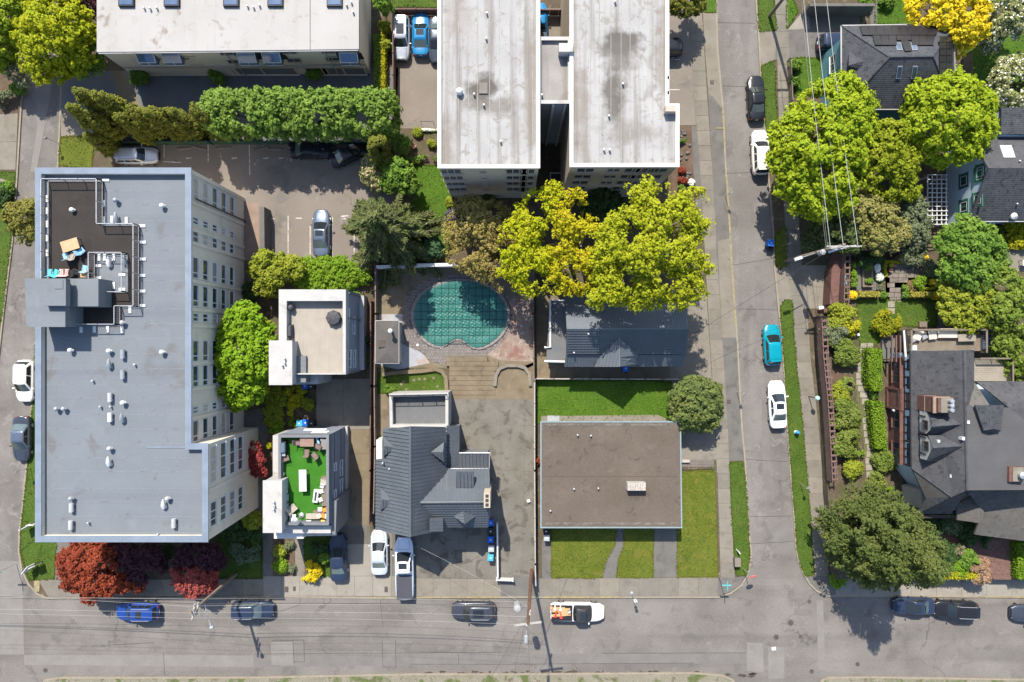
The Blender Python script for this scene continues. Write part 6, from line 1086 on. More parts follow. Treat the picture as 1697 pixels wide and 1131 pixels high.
tree('broadleaf_tree', 'tall spreading yellow-green tree overhanging the tiled house and pavement', 'tree', (1080, 475), [(1068, 325, 24, 12.5), (1098, 340, 26, 12.5), (1052, 362, 30, 12.0), (1085, 375, 34, 12.5), (1120, 365, 32, 12.0), (1148, 340, 24, 11.5), (1155, 370, 20, 11.0), (1022, 378, 22, 11.5), (1025, 410, 30, 11.5), (1060, 415, 36, 12.5), (1105, 415, 36, 12.5), (1140, 410, 26, 11.5), (1040, 450, 30, 11.0), (1075, 460, 30, 11.0), (1005, 435, 22, 10.5), (998, 402, 22, 10.2), (1006, 462, 22, 9.8), (1012, 385, 18, 10.6), (1015, 475, 24, 10.5), (1148, 440, 28, 11.0), (1125, 465, 28, 11.0), (1152, 475, 20, 10.5), (1060, 490, 22, 10.0), (1095, 490, 18, 10.0), (990, 495, 14, 10.0), (1035, 505, 12, 9.7), (1130, 490, 22, 10.5)], LEAF('leaf_yellow_olive', (0.215, 0.255, 0.012), (0.265, 0.29, 0.017), (.16, .2, .014)), rc=.31, leaf=.17, trunk=.3, dens=.6, rag=.95)
tree('broadleaf_tree', 'dark shaded evergreen below the right tall block', 'tree', (1000, 345), [(1000, 330, 24, 3.2), (985, 345, 20, 2.8), (1018, 345, 18, 2.6)], DGREEN, rc=.4)
shrub('shrub', 'dark hedge shrub in the shadow of the left tall block', 800, 335, 30, 1.8, DGREEN, ry=12)
tree('conifer_shrub', 'round dense conifer at the top edge beside the right tall block', 'tree', (1138, 12), [(1135, 4, 24, 3.6), (1152, 8, 16, 2.8), (1118, 8, 16, 3), (1140, -14, 24, 3.6)], THUJ, rc=.3, leaf=.15, up=.6)
for x, y, r, lab, m_ in ((1131, 283, 6, 'orange leaved shrub at the top of the rocky bed', REDL), (1132, 300, 7, 'rust coloured shrub in the rocky bed beside the pavement', REDL), (1145, 303, 5, 'pale round shrub at the pavement edge of the rocky bed', FLW), (1128, 312, 5, 'small green shrub in the rocky bed', GREEN), (1130, 230, 7, 'green shrub high in the rocky bed beside the right tall block', GREEN)): shrub('shrub', lab, x, y, r, .7, m_, rc=.14, leaf=.09)
tree('round_laurel', 'dense ball shaped evergreen between the lawn and the right street', 'tree', (1150, 664), [(1152, 668, 40, 2.4, 2.2), (1135, 655, 24, 2.6), (1168, 655, 26, 2.6), (1140, 688, 26, 2.2), (1168, 688, 26, 2.2), (1152, 650, 24, 2.9)], LAUR, rc=.3, leaf=.19, trunk=.15, z0=0)
# lime maples of the right block
tree('maple_tree', 'largest lime green maple beside the right street, wires passing over it', 'tree', (1350, 262), [(1395, 160, 34, 8), (1420, 178, 26, 7.5), (1365, 175, 36, 8), (1345, 205, 36, 8), (1390, 200, 40, 8.6), (1325, 200, 26, 7), (1312, 230, 34, 7), (1350, 250, 42, 8.4), (1395, 245, 40, 8), (1425, 205, 22, 7), (1302, 265, 28, 6.4), (1330, 290, 36, 7), (1370, 295, 38, 7.4), (1400, 285, 30, 7), (1345, 330, 34, 6.4), (1385, 330, 28, 6.2), (1310, 305, 26, 6), (1360, 350, 20, 5.5)], LIME, rc=.36, leaf=.22, trunk=.3, rag=.6)
tree('maple_tree', 'round lime maple overlapping the corner of the solar panel house', 'tree', (1555, 205), [(1570, 195, 52, 7, 3), (1540, 165, 34, 7.4), (1585, 155, 34, 7.6), (1615, 175, 30, 7.2), (1620, 215, 28, 6.6), (1540, 205, 38, 7), (1575, 235, 38, 6.2), (1605, 235, 28, 6), (1525, 180, 26, 6.6), (1530, 225, 26, 6), (1560, 250, 26, 5.2)], LIME, rc=.36, leaf=.22, trunk=.28, rag=.5)
tree('maple_tree', 'smaller lime maple between the two big maples', 'tree', (1465, 270), [(1470, 230, 30, 6.4), (1450, 255, 30, 6), (1480, 260, 34, 6), (1505, 260, 24, 5.6), (1445, 285, 28, 5.2), (1480, 300, 30, 5), (1500, 310, 20, 4.4), (1470, 320, 16, 4)], LEAF('leaf_mid_lime', (0.155, 0.2, 0.014), (0.2, 0.24, 0.018)), rc=.36, leaf=.21, trunk=.2, rag=.6)
tree('broadleaf_tree', 'golden yellow tree at the top behind the solar panel house', 'tree', (1570, 35), [(1530, 15, 28, 5.5), (1565, 18, 32, 6), (1600, 20, 30, 6), (1585, 50, 30, 5.6), (1610, 45, 24, 5.4), (1590, 75, 20, 4.6), (1545, -10, 28, 6), (1520, 30, 18, 5)], GOLD, rc=.36, leaf=.2, rag=.7)
tree('blossom_tree', 'white blossoming tree at the top right corner', 'tree', (1665, 30), [(1660, 20, 30, 5), (1690, 30, 30, 5), (1645, 50, 22, 4.4), (1680, -5, 30, 5), (1640, 75, 14, 3.2)], PALE, rc=.36, leaf=.18, extra=(FLW, .1, 1.1)); tree('blossom_tree', 'pale blossoming tree on the lawn right of the round maple', 'tree', (1668, 150), [(1675, 140, 32, 4), (1655, 155, 22, 3.4), (1695, 120, 30, 4), (1690, 160, 24, 3.4), (1665, 115, 18, 3.6)], PALE, rc=.36, leaf=.17, extra=(FLW, .12, 1.1))
for x, y, r, lab in ((1318, 106, 9, 'round green shrub at the top of the small fenced lawn'), (1316, 135, 8, 'round green shrub at the bottom of the small fenced lawn'), (1437, 3, 12, 'green shrub at the top edge beside the path'), (1470, 2, 14, 'shrub at the top edge above the solar panel house')): shrub('shrub', lab, x, y, r, 1., GREEN)
# planting between the maples and the formal garden
tree('broadleaf_tree', 'pale olive bushy tree below the middle maple', 'tree', (1445, 385), [(1440, 355, 28, 4.5), (1465, 365, 28, 4.2), (1455, 390, 30, 3.8), (1425, 340, 20, 4.4), (1480, 390, 26, 3.6)], LEAF('leaf_pale_olive', (.17, .18, .05), (.22, .215, .08)), rc=.35, leaf=.17, dens=.7)
tree('broadleaf_tree', 'dark green bushy tree behind the crossarm of the right utility pole', 'tree', (1385, 395), [(1385, 385, 26, 3.5), (1405, 395, 24, 3.2), (1360, 380, 20, 3), (1345, 400, 16, 2.2), (1420, 380, 22, 3.4)], LEAF('leaf_deep_green', (.05, .085, .03), (.1, .115, .04)), rc=.38, leaf=.18, dens=.8)
tree('broadleaf_tree', 'grey green shrubby tree beside the white pergola', 'tree', (1510, 365), [(1510, 350, 24, 3), (1528, 365, 20, 2.6), (1500, 380, 24, 3), (1515, 392, 22, 2.8)], SAGE, rc=.35, leaf=.16, dens=.6)
tree('broadleaf_tree', 'feathery green tree right of the formal garden', 'tree', (1600, 445), [(1590, 385, 28, 5.5), (1615, 395, 28, 5.5), (1575, 405, 24, 5), (1600, 420, 34, 5.6), (1635, 410, 24, 5), (1585, 450, 28, 5), (1615, 455, 32, 5.2), (1645, 435, 22, 4.6)], GREEN, rc=.36, leaf=.2, z0=GZ); tree('broadleaf_tree', 'yellow-green feathery tree hanging over the terrace wall', 'tree', (1600, 500), [(1590, 490, 28, 4.2), (1615, 500, 30, 4.4), (1580, 515, 24, 3.8), (1605, 525, 28, 3.8), (1630, 520, 24, 3.8), (1575, 475, 20, 4)], OLIVEG, rc=.36, leaf=.2, z0=GZ); tree('broadleaf_tree', 'dark feathery tree at the right edge beside the terrace', 'tree', (1665, 500), [(1660, 470, 26, 5.4), (1685, 490, 28, 5.6), (1665, 520, 30, 5), (1690, 540, 28, 5), (1675, 565, 26, 4.6), (1645, 495, 22, 5), (1695, 590, 28, 4.4), (1660, 590, 18, 3.6), (1680, 610, 22, 3.8)], LEAF('leaf_feather_green', (.1, .16, .025), (.15, .2, .035)), rc=.38, leaf=.22, z0=GZ)
shrub('shrub', 'yellow-green shrub under the eaves at the right edge', 1685, 388, 24, 2.4, YBOX); shrub('shrub', 'low dark shrub between the pergola house and the feathery tree', 1645, 385, 16, 1.5, GREEN)
# formal garden
for i, (x, y, r, m_, lab) in enumerate(((1428, 428, 12, DGREEN, 'dark shrub at the upper left corner of the formal garden'), (1450, 424, 12, DGREEN, 'second dark shrub along the upper wall of the formal garden'), (1510, 420, 22, SAGE, 'broad grey green shrub along the upper wall of the formal garden'), (1535, 424, 14, SAGE, 'grey green shrub at the upper right of the formal garden'), (1545, 448, 12, SAGE, 'tall lavender grey shrub right of the box hedges'), (1566, 450, 8, SAGE, 'narrow sage column at the right side of the formal garden'), (1566, 472, 8, SAGE, 'lower sage column at the right side of the formal garden'), (1415, 440, 5, GREEN, 'uppermost box ball left of the planters'), (1414, 454, 6, BOX, 'largest box ball left of the planters'), (1416, 464, 5, GREEN, 'third box ball left of the planters'), (1416, 472, 5, GREEN, 'lowest box ball left of the planters'), (1463, 431, 6, GREEN, 'shrub above the white flowers of the formal garden'), (1460, 478, 5, SAGE, 'small sage mound below the white flowers'), (1500, 478, 5, GREEN, 'little mound beside the paved entrance of the formal garden'), (1464, 490, 6, GREEN, 'round mound left of the garden entrance'), (1500, 489, 6, GREEN, 'round mound right of the garden entrance'), (1527, 470, 11, BOX, 'bright rounded shrub at the lower right of the paved garden'), (1511, 474, 9, LEAF('leaf_rosy', (.2, .12, .07), (.15, .15, .05)), 'rosy flowering shrub at the lower edge of the paved garden'))): shrub('shrub', lab, x, y, r, .7 if r < 10 else 1.3, m_, z0=GZ, rc=.14 if r < 10 else .22, leaf=.09 if r < 10 else .12)
for q, lab in (([(1467, 432), (1534, 432), (1534, 436.5), (1467, 436.5)], 'upper low golden box hedge around the paved garden'), ([(1466, 437), (1470, 437), (1470, 459), (1466, 459)], 'left low golden box hedge around the paved garden'), ([(1533.5, 437), (1538, 437), (1538, 468), (1533.5, 468)], 'right low golden box hedge around the paved garden'), ([(1540, 476), (1550, 476), (1550, 480), (1530, 480)], 'small low box hedge at the lower right of the paved garden')): hedge('hedge', lab, q, .5, YBOX, z0=GZ, leaf=.08, wob=.04, group='low box hedges')
for q, lab in (([(1424, 484), (1458, 484), (1458, 492), (1424, 492)], 'golden clipped hedge left of the garden entrance'), ([(1510, 484), (1547, 484), (1547, 492), (1510, 492)], 'golden clipped hedge right of the garden entrance')): hedge('hedge', lab, q, .9, LEAF('variegated_leaf', (.3, .28, .07), (.24, .25, .04)), z0=GZ, leaf=.09, wob=.06)
for x, y, r, lab in ((1416, 489, 8, 'yellow azalea left of the golden clipped hedge'), (1554, 490, 8, 'yellow azalea right of the golden clipped hedge'), (1461, 426, 4, 'small yellow azalea at the top of the formal garden'), (1537, 426, 5, 'yellow azalea at the upper right of the box hedges'), (1548, 467, 6, 'orange yellow azalea right of the paved garden')): flowers('azalea', lab, x, y, r, r * .9, FLY, .9, GZ, 240, .12, 'flowering shrub')
flowers('flower_bed', 'upper clump of white flowers in the formal garden', 1456, 444, 5, 8, FLW, .5, GZ, 260, .12); flowers('flower_bed', 'lower larger clump of white flowers in the formal garden', 1460, 459, 7, 7, FLW, .5, GZ, 300, .12)
for y in (431, 437, 449, 456): flowers('flower_bed', {431: 'uppermost', 437: 'second', 449: 'third', 456: 'lowest'}[y] + ' white flower tuft right of the box hedge', 1540.5, y, 2.5, 2.5, FLW, .5, GZ, 40, .1)
# shrubs along the garden path and the retaining wall
for i, (x, y, r, h, m_, lab) in enumerate(((1470, 535, 22, 1.7, LEAF('leaf_gold_green', (.17, .19, .012), (.22, .23, .015)), 'rounded golden green shrub at the corner of the house lawn'), (1393, 525, 24, 1.7, OLIVEG, 'shrub with yellow new leaves at the top of the wall garden'), (1410, 535, 18, 1.6, YBOX, 'yellow flecked shrub beside the upper lawn'), (1380, 548, 22, 1.6, SAGE, 'grey green shrub behind the upper retaining wall'), (1390, 572, 20, 1.5, RHOD, 'rhododendron above the bare bed'), (1403, 588, 20, 1.6, RHOD, 'rhododendron beside the upper stepping stones'), (1392, 650, 16, 1.0, OLIVEG, 'loose shrub above the round rhododendron'), (1403, 638, 13, .9, RHOD, 'low shrub left of the stepping stones'), (1402, 688, 26, 1.8, RHOD, 'largest round rhododendron left of the stepping stones'), (1402, 738, 25, 1.8, RHOD, 'lower round rhododendron left of the stepping stones'), (1419, 748, 11, 1.1, BOX, 'bright green shrub touching the lower stepping stones'), (1414, 778, 16, 1.3, OLIVEG, 'shrub above the big olive tree beside the path'), (1466, 765, 18, 1.4, RHOD, 'shrub right of the stepping stones below the clipped hedge'), (1455, 800, 16, 1.3, RHOD, 'loose shrub right of the path end'), (1472, 805, 9, 1.0, BOX, 'light green shrub beside the brick wall corner'), (1449, 656, 6, .6, GREEN, 'low planting between the two clipped hedges'), (1446, 700, 4, .5, SAGE, 'grey green edging plants right of the stepping stones'), (1437, 640, 4, .5, YBOX, 'yellow edging plants right of the upper stepping stones'), (1453, 752, 5, .6, GREEN, 'edging shrub at the lower clipped hedge'))): shrub('shrub', lab, x, y, r, h, m_, z0=GZ, rc=.2, leaf=.13)
hedge('hedge', 'upper bright green clipped hedge beside the half timbered house', [(1439, 578), (1462, 580), (1461, 648), (1446, 648), (1438, 630)], 1.3, BOX, z0=GZ); hedge('hedge', 'lower bright green clipped hedge beside the half timbered house', [(1443, 666), (1464, 667), (1467, 705), (1470, 745), (1452, 744), (1446, 700)], 1.3, BOX, z0=GZ)
# big olive tree at the street corner
bx_, by_ = 1400, 868; LL = []
for f, r, n_ in ((3.5, 48, 5), (6, 50, 6), (9, 42, 6), (12, 30, 4), (14.5, 16, 3)):
    k = 1 / (1 - f / H)
    for i in range(n_): a = i * 6.283 / n_ + f; LL.append((CX + (bx_ - CX) * k + math.cos(a) * r * 1.0 + 3, CY + (by_ - CY) * k + math.sin(a) * r * .95 - 4, r * .62, f, 1.5))
LL.insert(0, (1450, 890, 50, 6.5, 3)); LL.append((1543, 946, 11, 16, 1.2))
tree('evergreen_tree', 'huge dense olive evergreen at the street corner by the half timbered house', 'tree', (bx_, by_), LL, LEAF('leaf_cedar_olive', (0.055, 0.083, 0.022), (0.095, 0.115, 0.034), (.06, .08, .025)), rc=.27, leaf=.15, trunk=.4, dens=.62, z0=GZ, rag=1.05)
shrub('shrub', 'bright green shrub at the pavement corner under the big evergreen', 1388, 960, 14, 1.1, BOX)
hedge('hedge', 'low yellow clipped hedge along the right pavement', [(1538, 952), (1575, 948), (1640, 953), (1640, 960), (1538, 960)], .8, YBOX, z0=GZ); shrub('shrub', 'bronze pink shrub at the end of the yellow hedge', 1625, 948, 20, 1.3, LEAF('leaf_bronze', (.24, .16, .11), (.28, .2, .14), (.15, .1, .06)), z0=GZ); shrub('shrub', 'light green shrub above the yellow hedge', 1590, 942, 15, 1., BOX, z0=GZ)
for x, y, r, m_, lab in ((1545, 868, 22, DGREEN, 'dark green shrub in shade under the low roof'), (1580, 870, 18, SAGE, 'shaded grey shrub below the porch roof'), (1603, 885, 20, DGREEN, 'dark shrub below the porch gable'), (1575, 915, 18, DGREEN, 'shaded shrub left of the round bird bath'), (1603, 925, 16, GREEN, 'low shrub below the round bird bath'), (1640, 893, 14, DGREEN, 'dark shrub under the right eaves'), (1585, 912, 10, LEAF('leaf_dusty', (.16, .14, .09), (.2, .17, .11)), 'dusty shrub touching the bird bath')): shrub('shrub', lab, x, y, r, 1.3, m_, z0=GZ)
hedge('hedge', 'bright green hedge block at the right edge by the brick drive', [(1685, 901), (1740, 901), (1740, 960), (1687, 960)], 1., BOX, z0=GZ)
# around the left apartments and modern houses
tree('maple_tree', 'bright lime maple against the side of the left apartment house', 'tree', (415, 590), [(402, 540, 32, 6.5), (385, 560, 26, 6), (425, 560, 30, 6), (405, 590, 42, 6.6), (380, 600, 26, 6), (432, 595, 26, 5.4), (400, 635, 36, 5.8), (425, 632, 26, 5), (398, 660, 20, 4.4), (405, 520, 18, 6), (375, 575, 20, 6)], LEAF('leaf_bright_lime', (0.115, 0.205, 0.014), (0.155, 0.245, 0.016), (.11, .23, .008)), rc=.36, leaf=.22, trunk=.22, rag=.45)
tree('red_maple', 'orange red maple at the front corner of the left apartment house', 'tree', (165, 935), [(130, 940, 28, 3.2), (118, 928, 20, 3), (140, 910, 22, 3.2), (155, 960, 26, 3), (170, 930, 28, 3.2), (180, 965, 22, 2.6), (150, 985, 14, 2), (205, 965, 16, 2), (228, 968, 12, 1.8), (125, 965, 18, 2.5)], REDL, rc=.33, leaf=.19, trunk=.12)
tree('red_maple', 'pinkish red round maple near the bent utility pole', 'tree', (322, 950), [(322, 960, 28, 2.6), (305, 955, 20, 2.5), (340, 958, 20, 2.5), (322, 972, 18, 2.1), (345, 968, 14, 2.0)], PINKR, rc=.3, leaf=.18, trunk=.1)
tree('dark_purple_tree', 'dark purple growth behind the pinkish maple, shadow in its leaf colour', 'tree', (335, 925), [(335, 915, 26, 2.6), (312, 925, 22, 2.4), (355, 930, 18, 2.3)], PURP_SHADE, rc=.32, leaf=.18, trunk=.09); tree('dark_purple_tree', 'shadowed right part of the orange maple, shadow in its leaf colour', 'tree', (225, 925), [(225, 920, 26, 2.6), (200, 915, 22, 2.4), (250, 925, 24, 2.4), (262, 940, 16, 1.8), (235, 945, 20, 2)], PURP_SHADE, rc=.34, leaf=.18, trunk=.09)  # red maples' dark parts: building shadow put into the leaf colour
for x, y, r, m_, lab in ((175, 905, 15, OLIVEG, 'light shrub peeping out below the apartment roof edge'), (275, 915, 14, DGREEN, 'dark shrub between the two shadow-coloured maple parts'), (405, 913, 24, LEAF('leaf_silver_green', (.07, .11, .06), (.1, .14, .09)), 'silvery green shrub right of the shadow-coloured maple parts'), (385, 880, 20, DGREEN, 'dark shrub under the apartment side wall'), (417, 862, 18, OLIVEG, 'olive shrub at the lower right of the apartment wall'), (420, 890, 14, DGREEN, 'dark shrub below the olive shrub')): shrub('shrub', lab, x, y, r, 1.6, m_)
tree('red_maple', 'small dark red maple between the apartment and the turf roofed house', 'tree', (424, 762), [(424, 765, 15, 2), (420, 745, 12, 2.2), (430, 780, 11, 1.8)], LEAF('leaf_crimson', (.16, .03, .03), (.3, .06, .06), (.08, .02, .02)), rc=.26, leaf=.15, trunk=.06)
tree('broadleaf_tree', 'yellow-green bamboo like tree above the upper modern house', 'tree', (445, 450), [(440, 430, 16, 3.2), (432, 448, 18, 3), (452, 455, 22, 2.8), (436, 472, 18, 2.4), (470, 440, 18, 2.6), (485, 445, 18, 2.6), (450, 478, 16, 2)], OLIVEG, rc=.3, leaf=.17, trunk=.08, dens=.8)
mb_ = [(495, 446, 18, .9), (515, 448, 20, .8), (540, 447, 20, .8), (565, 446, 20, .8), (590, 448, 18, .8), (600, 460, 14, .6), (500, 465, 18, .8), (525, 466, 20, .7), (552, 466, 18, .7), (578, 464, 16, .7)]
tree('ivy_bank', 'bank of bright green ivy below the sunlit car park', 'plant', (545, 455), mb_, LEAF('ivy_leaf', (.1, .19, .015), (.15, .24, .02)), rc=.25, leaf=.16, trunk=.05, stem='stems', up=.8)
for x, y, lab in ((511, 466, 'pale pink blossom shrub left on the ivy bank'), (579, 470, 'white pink blossom shrub right on the ivy bank')): flowers('flowering_shrub', lab, x, y, 7, 9, FLP, 1.2, 0, 150, .12, 'flowering shrub')
for x, y, r, m_, lab in ((415, 480, 16, DGREEN, 'dark shaded shrub beside the gravel strip'), (598, 484, 10, GREEN, 'green shrub at the right corner of the upper modern house'), (603, 565, 10, DGREEN, 'dark planting along the right wall of the upper modern house'), (600, 595, 9, GREEN, 'lower planting along the right wall of the upper modern house'), (440, 540, 10, OLIVEG, 'shrub between the lime maple and the upper modern house'), (455, 660, 20, OLIVEG, 'yellow flecked shrub left of the garden gap'), (452, 690, 18, OLIVEG, 'lower yellow flecked shrub left of the garden gap'), (458, 708, 13, BOX, 'bright green shrub behind the turf roofed house'), (489, 652, 15, YBOX, 'golden shrub under the upper modern house'), (492, 678, 17, YBOX, 'larger golden shrub right of the garden gap'), (508, 672, 13, OLIVEG, 'bronze green shrub at the edge of the driveway'), (489, 700, 10, BOX, 'small green shrub beside the blue recycling bins'), (446, 738, 4, YBOX, 'tiny yellow shrub beside the red maple'), (463, 915, 11, OLIVEG, 'upper yellow green shrub in front of the turf roofed house'), (464, 940, 13, BOX, 'lower green shrub in front of the turf roofed house'), (478, 905, 8, SAGE, 'grey tuft in the front bed of the turf roofed house'), (481, 942, 8, SAGE, 'lower grey tuft in the front bed of the turf roofed house'), (512, 948, 17, GOLD, 'golden yellow spreading shrub beside the navy sedan driveway'), (528, 905, 14, DGREEN, 'dark shaded shrub on the small front lawn'), (538, 925, 10, GREEN, 'green shrub beside the parked navy sedan'), (646, 645, 9, GREEN, 'small weed shrub on the terrace lawn'), (891, 765, 4, RED and REDL, 'little orange plant behind the white fence')): shrub('shrub', lab, x, y, r, 1.1 if r > 9 else .7, m_, rc=.2, leaf=.12)
# ================================================================ pool, walls, fences
TEALC = M('pool_cover_fabric', (0.008, 0.092, 0.075), (0.012, 0.115, 0.098), .8, .5, .15, 6, .15, spec=.45)
def poolpt(a, f=1.):
    """kidney outline in px around (763, 522)"""
    x = 73 * math.cos(a); y = 53 * math.sin(a) if math.sin(a) < 0 else 55 * math.sin(a)
    if y > 0: y -= 20 * math.exp(-((x + 4) / 20) ** 2) * (y / 55); y += 2
    return (763 + x * f, 522 + y * f)
out = [poolpt(i * math.pi / 48) for i in range(96)]; wout = PW(out)
pool = thing('swimming_pool', 'kidney shaped swimming pool under a teal safety cover with a grid of straps', 'pool', (*W(763, 522), 0))
ring_ = [poolpt(i * math.pi / 48, 1.13) for i in range(96)]; wr = PW(ring_)
pav = struct('pool_surround', MB().prism(PW([(668, 520), (676, 490), (700, 468), (730, 456), (770, 456), (810, 466), (840, 490), (850, 520), (845, 550), (830, 570), (800, 592), (735, 604), (722, 602), (700, 585), (667, 570)]), -.05, .016), M('paver_joint', (.085, .075, .068), None, 2))
cn = [poolpt(i * math.pi / 48, 1.03) for i in range(96)]; cw = PW(cn)
for i in range(0, 96, 2):
    q = [cw[i], cw[(i + 2) % 96], wr[(i + 2) % 96], wr[i]]; c = centre(q); q = [(c[0] + (x - c[0]) * .96, c[1] + (y - c[1]) * .96) for x, y in q]; mk('coping_stone', MB().prism(q, .0, .13 + rng.uniform(-.004, .004)), M('coping', (0.17, 0.155, 0.145), (0.21, 0.195, 0.18), 1.2, .85, .12, 9, .1), pool)
pts = MB(); SP = [(668, 520), (676, 490), (700, 468), (730, 456), (770, 456), (810, 466), (840, 490), (850, 520), (845, 550), (830, 570), (800, 592), (735, 604), (722, 602), (700, 585), (667, 570)]; pk_ = [poolpt(i * math.pi / 48, 1.15) for i in range(96)]
def inpoly(x, y, poly):
    r = False; n_ = len(poly)
    for i in range(n_):
        (a, b), (c, d) = poly[i], poly[(i + 1) % n_]
        if (b > y) != (d > y) and x < (c - a) * (y - b) / (d - b + 1e-12) + a: r = not r
    return r
for iy in range(30):
    for ix in range(38):
        x, y = 668 + ix * 5 + (2.5 if iy % 2 else 0), 458 + iy * 5
        if inpoly(x, y, SP) and not inpoly(x, y, pk_): pts.box(*W(x, y), .0, .285, .285, .024 + rng.uniform(0, .006))
mk('pavers', pts, M('pool_paver', (0.13, 0.115, 0.105), (0.19, 0.17, 0.158), 2.5, .9, .15, 10, .1), pool, kind='stuff')
# cover: sagging sheet that follows the outline, quilted between the straps
nx, ny = 150, 116; vs, fs, idx = [], [], {}; x0, x1, y0, y1 = 688, 838, 466, 582; from_in = np.array(out)
def inpoly(x, y, poly):
    r = False; n_ = len(poly)
    for i in range(n_):
        (a, b), (c, d) = poly[i], poly[(i + 1) % n_]
        if (b > y) != (d > y) and x < (c - a) * (y - b) / (d - b + 1e-12) + a: r = not r
    return r
def coverz(x, y):
    d = np.sqrt(((from_in - (x, y)) ** 2).sum(1)).min(); s = min(1, d / 16); gx = abs(((x - 692.5) / 11.3) % 1 - .5) * 2; gy = abs(((y - 471.5) / 13) % 1 - .5) * 2
    q = (1 - gx ** 4) * (1 - gy ** 4); w = .013 * math.sin(x * 1.7 + math.sin(y * .5) * 1.5) * q + .013 * math.sin((x * .8 + y * .5) * 1.1 + 2.2 * math.sin(y * .23 + x * .05)) + .01 * math.sin(x * .55 - y * 1.3 + 2 * math.sin(x * .11))
    return .17 - .05 * s * s * (3 - 2 * s) - .028 * q * s + w * s
for j in range(ny + 1):
    for i in range(nx + 1):
        x, y = x0 + (x1 - x0) * i / nx, y0 + (y1 - y0) * j / ny
        if inpoly(x, y, out): idx[i, j] = len(vs); vs.append((*W(x, y), coverz(x, y) + .02))
for j in range(ny):
    for i in range(nx):
        k = [(i, j + 1), (i + 1, j + 1), (i + 1, j), (i, j)]
        if all(q in idx for q in k): fs.append(tuple(idx[q] for q in k))
cv = mk('pool_cover', MB().add(vs, fs).prism(PW([poolpt(i * math.pi / 48, 1.02) for i in range(96)]), -.03, .02), TEALC, pool, smooth=True)
rimb = MB()
for i in range(96): rimb.prism([PW([poolpt(i * math.pi / 48, .965)])[0], PW([poolpt((i + 1) * math.pi / 48, .965)])[0], PW([poolpt((i + 1) * math.pi / 48, 1.045)])[0], PW([poolpt(i * math.pi / 48, 1.045)])[0]], .1, .2)
mk('cover_hem', rimb, TEALC, cv)
STR = plain('strap_webbing', (0.005, 0.045, 0.038), .7)
def strap(horizontal, v):
    p = []
    for k in range(400):
        x, y = (660 + k * .5, v) if horizontal else (v, 440 + k * .45)
        if inpoly(x, y, cn): p.append((x, y))
    if len(p) < 8: return
    mb = MB()
    for a, b in zip(p[::4], p[4::4]): za, zb = coverz(*a) + .045, coverz(*b) + .045; n_ = (0, .032) if horizontal else (.032, 0); A, B = W(*a), W(*b); mb.add([(A[0] - n_[0], A[1] - n_[1], za), (A[0] + n_[0], A[1] + n_[1], za), (B[0] + n_[0], B[1] + n_[1], zb), (B[0] - n_[0], B[1] - n_[1], zb)], [(0, 1, 2, 3)])
    for (x, y), s in ((p[0], -1), (p[-1], 1)): e = (x + s * 4, y) if horizontal else (x, y + s * 4); mb.tube([(*W(x, y), .2), (*W(*e), .15)], .02, 4)
    mk('strap', mb, STR, cv)
for k in range(13): strap(False, 692.5 + 5.65 + k * 11.3)
for k in range(9): strap(True, 471.5 + 6.5 + k * 13)
solo('skimmer_lid', MB().lathe(*W(692, 572), [(.14, 0), (.14, .04), (.02, .045)], 14), WHITE, 'small round white lid on the pool paving', 'lid'); solo('ladder_plate', MB().box(*W(732, 576), .02, .35, .2, .05, .5, bev=.02), WHITE, 'white plate at the lower edge of the pool', 'plate')
# steps
st = struct('steps', MB().prism(PW([(745, 592), (808, 592), (808, 598), (826, 600), (822, 620), (820, 655), (745, 655)]), -.1, .0), CON3)
for i in range(8): y = 591 + i * 8; xr = 808 if i == 0 else (826 if i < 3 else 821); mk('step', MB().prism(PW([(743 + (2 if i > 1 else -3), y), (xr, y), (xr, y + 7.7), (743 + (2 if i > 1 else -3), y + 7.7)]), -.05, .32 - i * .038), CON3, st)
struct('kerb_wall', band(MB(), [(820, 640), (822, 622), (828, 611), (840, 606), (858, 606), (870, 610), (877, 620), (879, 640)], .35, 0, .3), CON)
struct('kerb_wall', band(MB(), [(634, 621), (655, 618), (700, 615), (722, 612), (733, 616), (739, 626), (741, 648)], .4, 0, .35), CON3)
# walls and fences
def wallthing(name, label, px, w, h, mat, cat, z0=0., posts=None, pmat=None, cap=None):
    p = PW(px, z0 + h); c = centre(p); t = thing(name, label, cat, (*c, z0)); mb = MB(); L, R = strip(p, w)
    for i in range(len(L) - 1): mb.prism([L[i], L[i + 1], R[i + 1], R[i]], z0, z0 + h)
    mk('panel' if cat == 'fence' else 'wall', mb, mat, t)
    if cap:
        mb = MB(); L, R = strip(p, w + .12)
        for i in range(len(L) - 1): mb.prism([L[i], L[i + 1], R[i + 1], R[i]], z0 + h, z0 + h + .08)
        mk('coping', mb, cap, t)
    if posts:
        for i in range(len(p) - 1):
            l = math.hypot(p[i + 1][0] - p[i][0], p[i + 1][1] - p[i][1]); n_ = max(1, round(l / posts))
            for k in range(n_ + 1): u = k / n_; mk('post', MB().box(p[i][0] + (p[i + 1][0] - p[i][0]) * u, p[i][1] + (p[i + 1][1] - p[i][1]) * u, z0, w + .1, w + .1, h + .12, bev=.02), pmat or mat, t)
    return t
